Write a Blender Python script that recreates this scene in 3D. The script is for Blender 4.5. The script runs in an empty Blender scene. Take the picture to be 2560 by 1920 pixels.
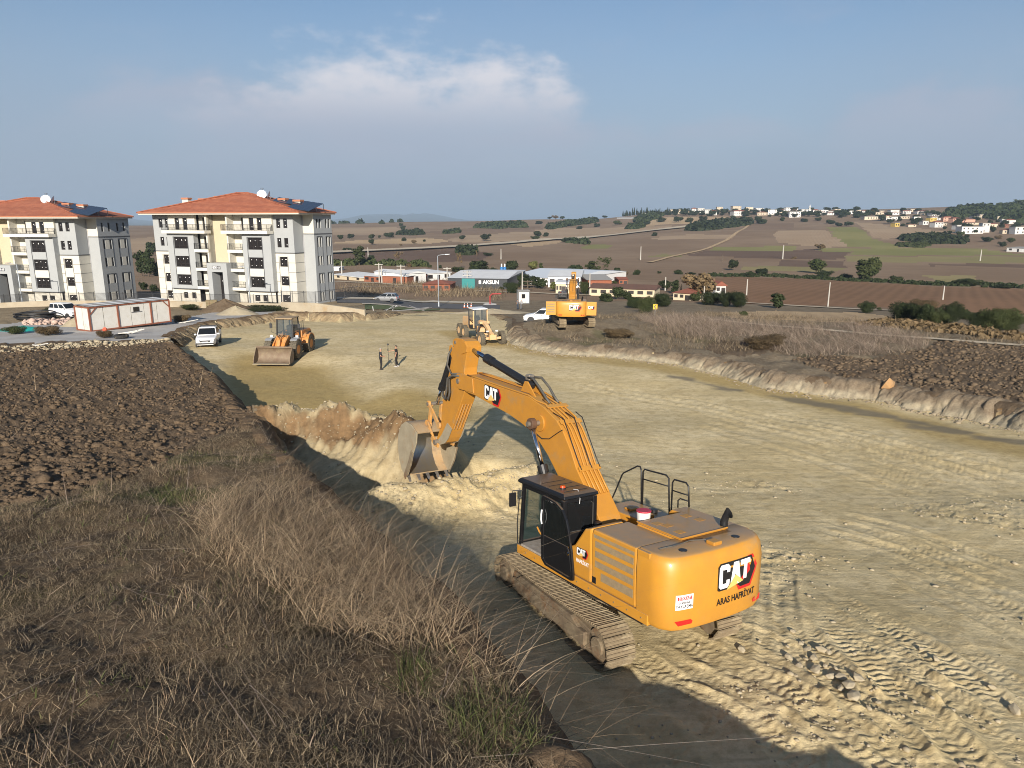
import bpy, bmesh, math, random
import numpy as np
from mathutils import Vector, Matrix

SC = bpy.context.scene
COL = SC.collection
RNG = random.Random(7)
NPR = np.random.RandomState(11)

# ------------------------------------------------------------------ camera
FPX = 1775.0                      # focal length in pixels of the 2560 px wide photograph
CZ = 9.35                         # drone height above the nearest machine's ground
PITCH = math.atan(410 / FPX)
cam_d = bpy.data.cameras.new('camera')
cam_d.sensor_width = 36.0
cam_d.lens = FPX / 2560 * 36
cam_d.clip_start = 0.3
cam_d.clip_end = 120000
cam = bpy.data.objects.new('camera', cam_d)
COL.objects.link(cam)
cam.location = (0, 0, CZ)
cam.rotation_euler = (math.pi / 2 - PITCH, 0, 0)
SC.camera = cam

# ------------------------------------------------------------------ world, sun, exposure
SUN_EL = math.radians(21.0)
SUN_AZ = math.radians(180 + 2.0)    # compass direction the light comes from, clockwise from +Y (behind the camera)
SKY_STRENGTH = 0.075
SUN_STRENGTH = 5.0
EXPOSURE = 0.6
SC.view_settings.view_transform = 'Standard'
SC.view_settings.look = 'None'
SC.view_settings.gamma = 1.0
SC.view_settings.use_curve_mapping = False
SC.view_settings.exposure = EXPOSURE
SC.cycles.use_denoising = True
SC.cycles.max_bounces = 6
SC.cycles.diffuse_bounces = 3
SC.cycles.glossy_bounces = 3
SC.cycles.transmission_bounces = 4
SC.cycles.transparent_max_bounces = 8
SC.cycles.volume_bounces = 0
SC.cycles.filter_width = 1.0
SC.cycles.caustics_reflective = False
SC.cycles.caustics_refractive = False
SC.cycles.sample_clamp_indirect = 4.0

sun_d = bpy.data.lights.new('sun', 'SUN')
sun_d.energy = SUN_STRENGTH
sun_d.angle = math.radians(0.5)
sun_d.color = (1.0, 0.91, 0.79)
sun = bpy.data.objects.new('sun', sun_d)
COL.objects.link(sun)
sdir = Vector((math.sin(SUN_AZ) * math.cos(SUN_EL), math.cos(SUN_AZ) * math.cos(SUN_EL), math.sin(SUN_EL)))
sun.rotation_euler = sdir.to_track_quat('Z', 'Y').to_euler()
sun.location = (0, -30, 60)

world = bpy.data.worlds.new('World')
SC.world = world
world.use_nodes = True


def build_world():
    nt = world.node_tree
    nt.nodes.clear()
    N = nt.nodes.new
    L = nt.links.new

    def math_(op, a, b=None, c=None, clamp=False):
        n = N('ShaderNodeMath'); n.operation = op; n.use_clamp = clamp
        for i, v in enumerate((a, b, c)):
            if v is None:
                continue
            if isinstance(v, (int, float)):
                n.inputs[i].default_value = v
            else:
                L(v, n.inputs[i])
        return n.outputs[0]

    def ramp(v, a, b, lo=0.0, hi=1.0):
        n = N('ShaderNodeMapRange'); n.interpolation_type = 'SMOOTHSTEP'
        n.inputs['From Min'].default_value = a; n.inputs['From Max'].default_value = b
        n.inputs['To Min'].default_value = lo; n.inputs['To Max'].default_value = hi
        L(v, n.inputs['Value'])
        return n.outputs['Result']

    def mix(fac, a, b):
        n = N('ShaderNodeMix'); n.data_type = 'RGBA'
        L(fac, n.inputs[0])
        for s, v in ((6, a), (7, b)):
            if isinstance(v, tuple):
                n.inputs[s].default_value = (*v, 1)
            else:
                L(v, n.inputs[s])
        return n.outputs[2]

    sky = N('ShaderNodeTexSky'); sky.sky_type = 'NISHITA'; sky.sun_disc = False
    sky.sun_elevation = SUN_EL; sky.sun_rotation = SUN_AZ
    sky.altitude = 100; sky.air_density = 1.0; sky.dust_density = 0.8; sky.ozone_density = 2.0
    tc = N('ShaderNodeTexCoord')
    sep = N('ShaderNodeSeparateXYZ'); L(tc.outputs['Generated'], sep.inputs[0])
    X, Y, Z = sep.outputs
    az = math_('ARCTAN2', X, Y)                    # 0 straight ahead, + to the right
    el = math_('ARCSINE', Z)
    # soft fibrous noise in direction space (stretched along the horizon)
    comb = N('ShaderNodeCombineXYZ'); L(az, comb.inputs[0]); L(math_('MULTIPLY', el, 1.9), comb.inputs[1])

    def noise(scale, detail, rough, off=0.0, dist=0.0):
        n = N('ShaderNodeTexNoise'); n.noise_dimensions = '3D'
        n.inputs['Scale'].default_value = scale; n.inputs['Detail'].default_value = detail
        n.inputs['Roughness'].default_value = rough; n.inputs['Distortion'].default_value = dist
        ad = N('ShaderNodeVectorMath'); ad.inputs[1].default_value = (off, off * 1.7, off * 0.3)
        L(comb.outputs[0], ad.inputs[0]); L(ad.outputs[0], n.inputs['Vector'])
        return n.outputs['Fac']

    nb = noise(7.0, 9, 0.56, 2.0, 0.15)
    nf = noise(22.0, 8, 0.6, 5.0)
    nl = noise(2.6, 5, 0.5, 9.0)

    # cumulus heads: (azimuth, elevation of flat base, half width, height)
    def heap(a0, e0, w, h, soft=0.5, low=-0.75, high=0.75):
        dx = math_('DIVIDE', math_('SUBTRACT', az, a0), w)
        dy = math_('DIVIDE', math_('SUBTRACT', el, e0), h)
        top = math_('SUBTRACT', 1.0, math_('MULTIPLY', dx, dx))          # dome profile
        d = math_('SUBTRACT', top, dy)                                     # >0 below the dome outline
        nn = math_('ADD', math_('MULTIPLY', math_('SUBTRACT', nb, 0.5), 1.25), math_('MULTIPLY', math_('SUBTRACT', nf, 0.5), 0.9))
        d = math_('ADD', d, nn)
        m = ramp(d, 0.0, soft)
        base = ramp(dy, low, high)
        return math_('MULTIPLY', m, base)

    R = math.radians
    c1 = heap(R(-9.0), R(6.4), R(16.0), R(7.2), 0.65, -.6, .55)
    c1b = heap(R(-3.0), R(6.4), R(10.5), R(7.6), 0.6, -.6, .55)
    c2 = heap(R(-22), R(7.0), R(11), R(3.8), 0.7)
    c3 = heap(R(29.0), R(5.6), R(7.5), R(4.6), 0.7)
    c4 = heap(R(4), R(5.8), R(13), R(2.4), 0.9)
    c5 = heap(R(15), R(6.0), R(9), R(1.8), 1.1)
    c6 = heap(R(-9), R(4.8), R(19), R(5.0), 1.3)
    big = math_('MAXIMUM', c1, c1b)
    # the same broken heaps go on round the rest of the horizon
    belt = math_('MULTIPLY', ramp(math_('ADD', nb, math_('MULTIPLY', nl, 0.6)), 0.93, 1.15), math_('MULTIPLY', ramp(el, R(3), R(6)), ramp(el, R(14), R(9))))
    behind = ramp(Y, 0.55, 0.2)
    belt = math_('MULTIPLY', belt, behind)
    small = math_('MAXIMUM', math_('MAXIMUM', c2, c3), math_('MAXIMUM', math_('MAXIMUM', c4, c5), c6))
    # grey-blue stratus and haze towards the horizon, with an uneven upper limit
    lim = math_('ADD', el, math_('MULTIPLY', math_('SUBTRACT', nl, 0.5), R(7)))
    veil = ramp(lim, R(19), R(0.5))
    SKYGAIN = 1.0
    dim = N('ShaderNodeMix'); dim.data_type = 'RGBA'; dim.blend_type = 'MULTIPLY'; dim.inputs[0].default_value = 1.0
    L(sky.outputs[0], dim.inputs[6]); dim.inputs[7].default_value = (0.82, 0.86, 0.90, 1)
    skyc = dim.outputs[2]
    hazec = N('ShaderNodeRGB'); hazec.outputs[0].default_value = (2.95, 3.55, 4.65, 1)
    cloudc = N('ShaderNodeRGB'); cloudc.outputs[0].default_value = (6.9, 6.75, 7.1, 1)
    cool = N('ShaderNodeRGB'); cool.outputs[0].default_value = (4.0, 4.25, 5.15, 1)
    c = mix(math_('MULTIPLY', veil, 0.92), skyc, hazec.outputs[0])
    shade = mix(ramp(el, R(5.5), R(11.0)), cool.outputs[0], cloudc.outputs[0])
    streak = math_('MULTIPLY', ramp(noise(5.0, 7, 0.6, 31.0, 0.3), 0.52, 0.8), math_('MULTIPLY', ramp(el, R(4), R(8)), ramp(el, R(22), R(12))))
    c = mix(math_('MULTIPLY', streak, 0.25), c, cool.outputs[0])
    c = mix(math_('MULTIPLY', small, 0.7), c, cool.outputs[0])
    c = mix(math_('MULTIPLY', big, 0.88), c, shade)
    c = mix(math_('MULTIPLY', belt, 0.6), c, shade)
    bg = N('ShaderNodeBackground'); bg.inputs[1].default_value = SKY_STRENGTH
    L(c, bg.inputs[0])
    out = N('ShaderNodeOutputWorld'); L(bg.outputs[0], out.inputs[0])


build_world()

# ------------------------------------------------------------------ pixel <-> world helpers
_cp, _sp = math.cos(PITCH), math.sin(PITCH)


def ray(x, y):
    u = (960 - y) / FPX
    return np.array([(x - 1280) / FPX, _cp + u * _sp, -_sp + u * _cp])


def at(x, y, z):
    d = ray(x, y)
    t = (z - CZ) / d[2]
    return np.array([d[0] * t, d[1] * t, z])


def at_depth(x, y, Y):
    d = ray(x, y)
    t = Y / d[1]
    return np.array([d[0] * t, Y, CZ + d[2] * t])


# ------------------------------------------------------------------ noise
def _hash(ix, iy, seed):
    h = (ix.astype(np.int64) * 374761393 + iy.astype(np.int64) * 668265263 + seed * 1442695041) & 0xffffffff
    h = ((h ^ (h >> 13)) * 1274126177) & 0xffffffff
    h = (h ^ (h >> 16)) & 0xffffff
    return h / float(0xffffff)


def vnoise(x, y, seed=0):
    x = np.asarray(x, float); y = np.asarray(y, float)
    ix = np.floor(x); iy = np.floor(y)
    fx = x - ix; fy = y - iy
    fx = fx * fx * (3 - 2 * fx); fy = fy * fy * (3 - 2 * fy)
    a = _hash(ix, iy, seed); b = _hash(ix + 1, iy, seed)
    c = _hash(ix, iy + 1, seed); d = _hash(ix + 1, iy + 1, seed)
    return (a * (1 - fx) + b * fx) * (1 - fy) + (c * (1 - fx) + d * fx) * fy


def fbm(x, y, scale, octaves=4, seed=0, gain=0.5):
    v = 0.0; a = 1.0; t = 0.0
    x = np.asarray(x, float) / scale; y = np.asarray(y, float) / scale
    for o in range(octaves):
        v = v + a * vnoise(x * 2 ** o + 17.3 * o, y * 2 ** o - 9.1 * o, seed + o)
        t += a; a *= gain
    return v / t


def sstep(a, b, v):
    t = np.clip((np.asarray(v, float) - a) / (b - a), 0, 1)
    return t * t * (3 - 2 * t)


def seg_dist(px, py, poly, closed=False):
    """distance to a polyline and the parameter (length) along it"""
    px = np.asarray(px, float); py = np.asarray(py, float)
    best = np.full(px.shape, 1e18); s_at = np.zeros(px.shape); side = np.zeros(px.shape)
    pts = list(poly) + ([poly[0]] if closed else [])
    s0 = 0.0
    for (ax, ay), (bx, by) in zip(pts[:-1], pts[1:]):
        dx, dy = bx - ax, by - ay
        l2 = dx * dx + dy * dy + 1e-12
        t = np.clip(((px - ax) * dx + (py - ay) * dy) / l2, 0, 1)
        ex = px - ax - t * dx; ey = py - ay - t * dy
        d = ex * ex + ey * ey
        m = d < best
        best = np.where(m, d, best); s_at = np.where(m, s0 + t * math.sqrt(l2), s_at)
        side = np.where(m, np.sign(dx * ey - dy * ex), side)
        s0 += math.sqrt(l2)
    return np.sqrt(best), s_at, side


def inside(px, py, poly):
    px = np.asarray(px, float); py = np.asarray(py, float)
    r = np.zeros(px.shape, bool)
    n = len(poly)
    for i in range(n):
        x1, y1 = poly[i][0], poly[i][1]; x2, y2 = poly[(i + 1) % n][0], poly[(i + 1) % n][1]
        if y1 == y2:
            continue
        c = ((y1 > py) != (y2 > py)) & (px < (x2 - x1) * (py - y1) / (y2 - y1) + x1)
        r ^= c
    return r


# ------------------------------------------------------------------ materials
MATS = {}


def _nt(name):
    m = bpy.data.materials.new(name)
    m.use_nodes = True
    nt = m.node_tree
    b = nt.nodes['Principled BSDF']
    return m, nt, b


def node(nt, typ, **kw):
    n = nt.nodes.new(typ)
    for k, v in kw.items():
        if k in n.inputs:
            n.inputs[k].default_value = v
        else:
            setattr(n, k, v)
    return n


def mix_col(nt, fac, a, b, blend='MIX'):
    n = nt.nodes.new('ShaderNodeMix'); n.data_type = 'RGBA'; n.blend_type = blend
    for i, v in ((0, fac), (6, a), (7, b)):
        if isinstance(v, (int, float)):
            n.inputs[i].default_value = v
        elif isinstance(v, tuple):
            n.inputs[i].default_value = (*v[:3], 1)
        else:
            nt.links.new(v, n.inputs[i])
    return n.outputs[2]


def tex_noise(nt, scale, detail=5.0, rough=0.6, coord='Object', stretch=None, dist=0.0, rot=0.0):
    tc = nt.nodes.new('ShaderNodeTexCoord')
    o = tc.outputs[coord]
    if stretch:
        mp = nt.nodes.new('ShaderNodeMapping'); mp.inputs['Scale'].default_value = stretch; mp.inputs['Rotation'].default_value = (0, 0, rot); mp.vector_type = 'TEXTURE' if False else 'POINT'
        nt.links.new(o, mp.inputs[0]); o = mp.outputs[0]
    n = node(nt, 'ShaderNodeTexNoise', Scale=scale, Detail=detail, Roughness=rough, Distortion=dist)
    nt.links.new(o, n.inputs['Vector'])
    return n.outputs['Fac']


def remap(nt, v, a, b, lo=0.0, hi=1.0, smooth=True):
    n = nt.nodes.new('ShaderNodeMapRange')
    n.interpolation_type = 'SMOOTHSTEP' if smooth else 'LINEAR'
    for k, x in (('From Min', a), ('From Max', b), ('To Min', lo), ('To Max', hi)):
        n.inputs[k].default_value = x
    nt.links.new(v, n.inputs['Value'])
    return n.outputs['Result']


def mat(name, col, rough=0.6, metal=0.0, col2=None, nscale=3.0, namt=1.0, bump=0.0, bscale=20.0,
        dirt=None, dirt_amt=0.0, dirt_scale=1.5, spec=None, top_dust=None, coat=0.0, rnd=0.0):
    """painted / plain surface with procedural variation, dirt patches and fine relief"""
    if name in MATS:
        return MATS[name]
    m, nt, b = _nt(name)
    c = col
    if col2 is not None:
        f = remap(nt, tex_noise(nt, nscale, 6, 0.65), 0.5 - 0.25 * namt, 0.5 + 0.25 * namt)
        c = mix_col(nt, f, col, col2)
    if dirt is not None:
        f = tex_noise(nt, dirt_scale, 8, 0.7, dist=0.2)
        f = remap(nt, f, 0.62 - 0.3 * dirt_amt, 0.72)
        mu = nt.nodes.new('ShaderNodeMath'); mu.operation = 'MULTIPLY'; mu.inputs[1].default_value = min(1.0, 0.4 + dirt_amt)
        nt.links.new(f, mu.inputs[0])
        c = mix_col(nt, mu.outputs[0], c, dirt)
    if top_dust is not None:            # settled dust lies on faces that look up
        g = nt.nodes.new('ShaderNodeNewGeometry')
        sp = nt.nodes.new('ShaderNodeSeparateXYZ'); nt.links.new(g.outputs['Normal'], sp.inputs[0])
        f = remap(nt, sp.outputs[2], 0.72, 0.95)
        n2 = remap(nt, tex_noise(nt, 2.2, 6, 0.7), 0.25, 0.6, 0.55, 1.0)
        mu = nt.nodes.new('ShaderNodeMath'); mu.operation = 'MULTIPLY'
        nt.links.new(f, mu.inputs[0]); nt.links.new(n2, mu.inputs[1])
        m2 = nt.nodes.new('ShaderNodeMath'); m2.operation = 'MULTIPLY'; m2.inputs[1].default_value = top_dust[3]
        nt.links.new(mu.outputs[0], m2.inputs[0])
        c = mix_col(nt, m2.outputs[0], c, top_dust[:3])
    if rnd:
        oi = nt.nodes.new('ShaderNodeObjectInfo')
        hs = nt.nodes.new('ShaderNodeHueSaturation')
        v = remap(nt, oi.outputs['Random'], 0, 1, 1 - rnd, 1 + rnd, False)
        nt.links.new(v, hs.inputs['Value'])
        if isinstance(c, tuple):
            hs.inputs['Color'].default_value = (*c, 1)
        else:
            nt.links.new(c, hs.inputs['Color'])
        c = hs.outputs[0]
    if isinstance(c, tuple):
        b.inputs['Base Color'].default_value = (*c, 1)
    else:
        nt.links.new(c, b.inputs['Base Color'])
    b.inputs['Roughness'].default_value = rough
    b.inputs['Metallic'].default_value = metal
    if spec is not None:
        b.inputs['Specular IOR Level'].default_value = spec
    if coat:
        b.inputs['Coat Weight'].default_value = coat
        b.inputs['Coat Roughness'].default_value = 0.15
    if bump:
        bn = nt.nodes.new('ShaderNodeBump'); bn.inputs['Strength'].default_value = bump; bn.inputs['Distance'].default_value = 0.02
        nt.links.new(tex_noise(nt, bscale, 6, 0.65), bn.inputs['Height'])
        nt.links.new(bn.outputs[0], b.inputs['Normal'])
    MATS[name] = m
    return m


def glass_mat(name, col=(0.02, 0.03, 0.03), rough=0.05, alpha=1.0):
    if name in MATS:
        return MATS[name]
    m, nt, b = _nt(name)
    b.inputs['Base Color'].default_value = (*col, 1)
    b.inputs['Roughness'].default_value = rough
    b.inputs['Specular IOR Level'].default_value = 0.6
    b.inputs['Alpha'].default_value = alpha
    MATS[name] = m
    return m


# ------------------------------------------------------------------ objects
def tag(o, label=None, category=None, group=None, kind=None):
    if label:
        o['label'] = label
    if category:
        o['category'] = category
    if group:
        o['group'] = group
    if kind:
        o['kind'] = kind
    return o


def empty(name, loc=(0, 0, 0), rz=0.0, label=None, category=None, group=None, rot=None, scale=None):
    o = bpy.data.objects.new(name, None)
    o.empty_display_size = 0.3
    COL.objects.link(o)
    o.location = loc
    o.rotation_euler = (0, 0, rz)
    if rot is not None:
        o.rotation_euler = rot
    if scale:
        o.scale = (scale,) * 3
    return tag(o, label, category, group)


def mesh_obj(name, verts, faces, m, parent=None, smooth=False, bevel=0.0):
    me = bpy.data.meshes.new(name)
    me.from_pydata([tuple(v) for v in verts], [], faces)
    if m is not None:
        me.materials.append(m)
    if smooth:
        me.polygons.foreach_set('use_smooth', [True] * len(me.polygons))
    me.update()
    o = bpy.data.objects.new(name, me)
    COL.objects.link(o)
    if parent:
        o.parent = parent
    if bevel:
        add_bevel(o, bevel)
    return o


def add_bevel(o, w, seg=2):
    md = o.modifiers.new('bevel', 'BEVEL'); md.width = w; md.segments = seg
    md.limit_method = 'ANGLE'; md.angle_limit = math.radians(35)
    md.harden_normals = False
    return o


def big_mesh(name, verts, quads, m, smooth=True, attrs=None, parent=None):
    """fast mesh from numpy arrays; quads (n,4) or tris (n,3)"""
    me = bpy.data.meshes.new(name)
    verts = np.asarray(verts, np.float32); quads = np.asarray(quads, np.int32)
    k = quads.shape[1]
    me.vertices.add(len(verts)); me.vertices.foreach_set('co', verts.ravel())
    me.loops.add(quads.size); me.loops.foreach_set('vertex_index', quads.ravel())
    me.polygons.add(len(quads)); me.polygons.foreach_set('loop_start', np.arange(0, quads.size, k, dtype=np.int32))
    if smooth:
        me.polygons.foreach_set('use_smooth', np.ones(len(quads), bool))
    for an, av in (attrs or {}).items():
        a = me.attributes.new(an, 'FLOAT', 'POINT'); a.data.foreach_set('value', np.asarray(av, np.float32))
    me.update(calc_edges=True)
    me.validate()
    if m:
        me.materials.append(m)
    o = bpy.data.objects.new(name, me)
    COL.objects.link(o)
    if parent:
        o.parent = parent
    return o


class MB:
    """collects simple shapes into one mesh"""
    def __init__(self):
        self.v = []; self.f = []

    def add(self, vs, fs):
        k = len(self.v)
        self.v += [tuple(map(float, p)) for p in vs]
        self.f += [tuple(k + i for i in f) for f in fs]
        return self

    def box(self, x0, x1, y0, y1, z0, z1):
        return self.add([(x0, y0, z0), (x1, y0, z0), (x1, y1, z0), (x0, y1, z0), (x0, y0, z1), (x1, y0, z1), (x1, y1, z1), (x0, y1, z1)],
                        [(0, 3, 2, 1), (4, 5, 6, 7), (0, 1, 5, 4), (1, 2, 6, 5), (2, 3, 7, 6), (3, 0, 4, 7)])

    def obox(self, p0, p1, w, h, up=(0, 0, 1)):
        """bar from p0 to p1 with width w (sideways) and h (along up)"""
        p0 = Vector(p0); p1 = Vector(p1); d = (p1 - p0).normalized(); u = Vector(up)
        s = d.cross(u)
        if s.length < 1e-4:
            s = d.cross(Vector((0, 1, 0)))
        s.normalize(); u = s.cross(d).normalized()
        vs = []
        for p in (p0, p1):
            for a, b in ((-1, -1), (1, -1), (1, 1), (-1, 1)):
                vs.append(p + s * a * w / 2 + u * b * h / 2)
        return self.add(vs, [(3, 2, 1, 0), (4, 5, 6, 7), (0, 1, 5, 4), (1, 2, 6, 5), (2, 3, 7, 6), (3, 0, 4, 7)])

    def cyl(self, p0, p1, r, n=12, r1=None, cap=True):
        p0 = Vector(p0); p1 = Vector(p1); r1 = r if r1 is None else r1
        d = (p1 - p0).normalized()
        s = d.cross(Vector((0, 0, 1)))
        if s.length < 1e-3:
            s = Vector((1, 0, 0))
        s.normalize(); u = s.cross(d)
        vs = []
        for p, rr in ((p0, r), (p1, r1)):
            for i in range(n):
                a = 2 * math.pi * i / n
                vs.append(p + s * math.cos(a) * rr + u * math.sin(a) * rr)
        fs = [(i, n + i, n + (i + 1) % n, (i + 1) % n) for i in range(n)]
        if cap:
            fs += [tuple(range(n)), tuple(range(2 * n - 1, n - 1, -1))]
        return self.add(vs, fs)

    def tube(self, pts, r, n=6, cap=True):
        pts = [Vector(p) for p in pts]
        rings = []
        prev = None
        for i, p in enumerate(pts):
            d = (pts[min(i + 1, len(pts) - 1)] - pts[max(i - 1, 0)]).normalized()
            if prev is None:
                s = d.cross(Vector((0, 0, 1)))
                if s.length < 1e-3:
                    s = d.cross(Vector((0, 1, 0)))
            else:
                s = prev - d * prev.dot(d)
            s.normalize(); prev = s; u = d.cross(s)
            rr = r[i] if isinstance(r, (list, tuple)) else r
            rings.append([p + s * math.cos(2 * math.pi * k / n) * rr + u * math.sin(2 * math.pi * k / n) * rr for k in range(n)])
        return self.loft(rings, cap)

    def loft(self, rings, cap=True, closed=True):
        n = len(rings[0]); k = len(self.v)
        for r in rings:
            self.v += [tuple(map(float, p)) for p in r]
        for i in range(len(rings) - 1):
            for j in range(n if closed else n - 1):
                a = k + i * n + j; b = k + i * n + (j + 1) % n
                self.f.append((a, b, b + n, a + n))
        if cap:
            self.f.append(tuple(k + j for j in range(n - 1, -1, -1)))
            self.f.append(tuple(k + (len(rings) - 1) * n + j for j in range(n)))
        return self

    def prism(self, pts, y0, y1):
        """polygon in x,z extruded along y"""
        n = len(pts)
        a = sum(pts[i][0] * pts[(i + 1) % n][1] - pts[(i + 1) % n][0] * pts[i][1] for i in range(n))
        if a < 0:
            pts = pts[::-1]
        vs = [(x, y0, z) for x, z in pts] + [(x, y1, z) for x, z in pts]
        fs = [tuple(range(n)), tuple(range(2 * n - 1, n - 1, -1))]
        fs += [(i, n + i, n + (i + 1) % n, (i + 1) % n) for i in range(n)]
        return self.add(vs, fs)

    def prism_z(self, pts, z0, z1):
        n = len(pts)
        a = sum(pts[i][0] * pts[(i + 1) % n][1] - pts[(i + 1) % n][0] * pts[i][1] for i in range(n))
        if a < 0:
            pts = pts[::-1]
        vs = [(x, y, z0) for x, y in pts] + [(x, y, z1) for x, y in pts]
        fs = [tuple(range(n - 1, -1, -1)), tuple(range(n, 2 * n))]
        fs += [(i, (i + 1) % n, n + (i + 1) % n, n + i) for i in range(n)]
        return self.add(vs, fs)

    def build(self, name, m, parent=None, smooth=False, bevel=0.0):
        o = mesh_obj(name, self.v, self.f, m, parent, smooth, bevel)
        return o


def smooth_by_angle(o, deg=35):
    me = o.data
    me.polygons.foreach_set('use_smooth', [True] * len(me.polygons))
    try:
        me.set_sharp_from_angle(angle=math.radians(deg))
    except Exception:
        pass
    return o


def copy_tree(o, parent=None):
    c = o.copy()
    COL.objects.link(c)
    c.parent = parent
    for ch in [x for x in KIDS.get(o.name, ())]:
        copy_tree(ch, c)
    return c


KIDS = {}


def index_kids():
    KIDS.clear()
    for o in bpy.data.objects:
        if o.parent:
            KIDS.setdefault(o.parent.name, []).append(o)


def text_mesh(body, size, m, name='lettering', parent=None, extrude=0.004, xform=None, align='CENTER', shear=0.0, bold=0.0, spacing=1.0, narrow=1.0):
    cu = bpy.data.curves.new('text', 'FONT')
    cu.body = body; cu.size = size; cu.extrude = extrude; cu.align_x = align; cu.align_y = 'CENTER'
    cu.shear = shear; cu.offset = bold; cu.space_character = spacing; cu.resolution_u = 3
    ob = bpy.data.objects.new('text', cu)
    me = bpy.data.meshes.new_from_object(ob)
    bpy.data.objects.remove(ob)
    if narrow != 1.0:
        for v in me.vertices:
            v.co.x *= narrow
    if xform is not None:
        for v in me.vertices:
            v.co = xform(v.co)
    me.name = name
    me.materials.clear(); me.materials.append(m)
    o = bpy.data.objects.new(name, me)
    COL.objects.link(o)
    if parent:
        o.parent = parent
    return o
# ================================================================== terrain
def table(xs, ys):
    xs = np.array(xs, float); ys = np.array(ys, float)
    return lambda v: np.interp(v, xs, ys)


Z_FLOOR = table([-40, 4, 8, 12, 15.8, 20, 26, 40, 54, 65, 80, 95, 110, 125, 150, 200],
                [2.0, 0.8, 0.62, 0.36, 0.0, -0.42, -0.9, -1.75, -2.1, -2.35, -2.9, -3.8, -5.0, -6.0, -7.2, -8.5])
Z_LEFT = table([-40, 5, 10, 16, 24, 33, 45, 60, 72, 90, 105, 117, 140, 160, 200],
               [4.6, 3.3, 2.7, 2.0, 1.1, 0.25, -0.45, -1.0, -1.7, -2.6, -3.4, -3.85, -4.6, -6.5, -8.2])
Z_RIGHT = table([-40, 20, 30, 40, 54, 65, 75, 90, 110, 125, 150, 200],
                [2.0, 0.35, -0.2, -0.8, -1.3, -1.5, -1.75, -3.1, -5.0, -6.0, -7.2, -8.6])

FAR_R = [150, 200, 300, 400, 550, 700, 900, 1200, 1400, 1700, 2300, 4000, 9000, 40000]
FAR_AZ = [-0.70, -0.26, 0.10, 0.23, 0.45, 0.67, 0.9]
FAR_Z = np.array([
    [-7.2, -8.3, -11.0, -12.5, -13.0, -12.0, -9.0, -4.0, -1.0, -4.0, -14., -30, -38, -38],
    [-7.2, -8.3, -11.0, -12.5, -13.0, -12.0, -9.0, -4.0, 0.5, -2.0, -14., -30, -38, -38],
    [-7.2, -9.0, -12.0, -12.8, -12.6, -10.5, -5.0, 5.0, 10.0, 9.0, -10., -30, -38, -38],
    [-7.2, -9.0, -12.0, -12.5, -11.0, -7.0, 2.0, 17.0, 25.0, 24.0, 0., -30, -38, -38],
    [-7.2, -9.0, -12.0, -12.8, -11.0, -6.5, 3.0, 19.5, 27.0, 27.0, 8., -30, -38, -38],
    [-7.2, -9.0, -12.0, -13.0, -11.0, -6.0, 4.0, 24.0, 37.0, 38.0, 20., -30, -38, -38],
    [-7.2, -9.0, -12.0, -13.0, -11.0, -6.0, 4.0, 26.0, 40.0, 42.0, 24., -30, -38, -38]])


def far_z(x, y):
    r = np.hypot(x, y)
    a = np.clip(np.arctan2(x, np.abs(y) + 1e-6), FAR_AZ[0], FAR_AZ[-1])
    lr = np.log(np.clip(r, FAR_R[0], FAR_R[-1]))
    lg = np.log(np.array(FAR_R, float))
    cols = np.stack([np.interp(lr, lg, FAR_Z[i]) for i in range(len(FAR_AZ))], 0)
    k = np.clip(np.searchsorted(FAR_AZ, a) - 1, 0, len(FAR_AZ) - 2)
    a0 = np.array(FAR_AZ)[k]; a1 = np.array(FAR_AZ)[k + 1]
    t = (a - a0) / (a1 - a0)
    t = t * t * (3 - 2 * t)
    flat = cols.reshape(len(FAR_AZ), -1)
    idx = np.arange(flat.shape[1]); kk = k.ravel(); tt = t.ravel()
    z = flat[kk, idx] * (1 - tt) + flat[kk + 1, idx] * tt
    z = z.reshape(np.shape(r))
    und = (fbm(x, y, 320, 3, 71) - 0.5) * 9 * sstep(350, 900, r) * (1 - sstep(2500, 6000, r))
    mt = 0.0
    for a0, w, h in ((-.150, .045, 150), (-.20, .03, 75), (-.105, .03, 80), (-.24, .05, 40), (-.50, .05, 70), (-.60, .05, 95), (-.05, .06, 40)):
        mt = mt + h * np.exp(-((a - a0) / w) ** 2)
    mt = mt * (0.75 + 0.5 * fbm(a * 60, r / 3000, 1.0, 4, 19)) * np.exp(-((r - 14000) / 3400) ** 2)
    return z + und + mt


def natural_z(x, y):
    """undug ground, without small relief"""
    x = np.asarray(x, float); y = np.asarray(y, float)
    xb = np.interp(y, [0, 30, 60, 100], [16, 11, -3, -20])
    w = sstep(xb - 5, xb + 5, x)
    z = Z_LEFT(y) * (1 - w) + Z_RIGHT(y) * w
    # excavated heap that the second excavator stands on
    d = np.hypot((x - 7.0) / 11.0, (y - 76) / 9.0)
    z = z + 0.75 * (1 - sstep(0.3, 1.0, d)) * w
    f = sstep(128, 165, np.hypot(x, y))
    return z * (1 - f) + far_z(x, y) * f


_TS = 4.0 * 1.012 ** np.arange(780)


def nat_pt(px, py):
    """point where the view ray of a photo pixel meets the undug ground"""
    d = ray(px, py)
    ts = _TS
    if py < 745:
        ts = ts[ts > 128]
    for k in range(4):
        below = np.nonzero(CZ + d[2] * ts < natural_z(d[0] * ts, d[1] * ts))[0]
        if len(below) == 0:
            return (d[0] * 3000, d[1] * 3000)
        i = max(below[0], 1)
        b = ts[i]
        ts = np.linspace(ts[i - 1], b, 24)
    return (d[0] * b, d[1] * b)


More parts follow.
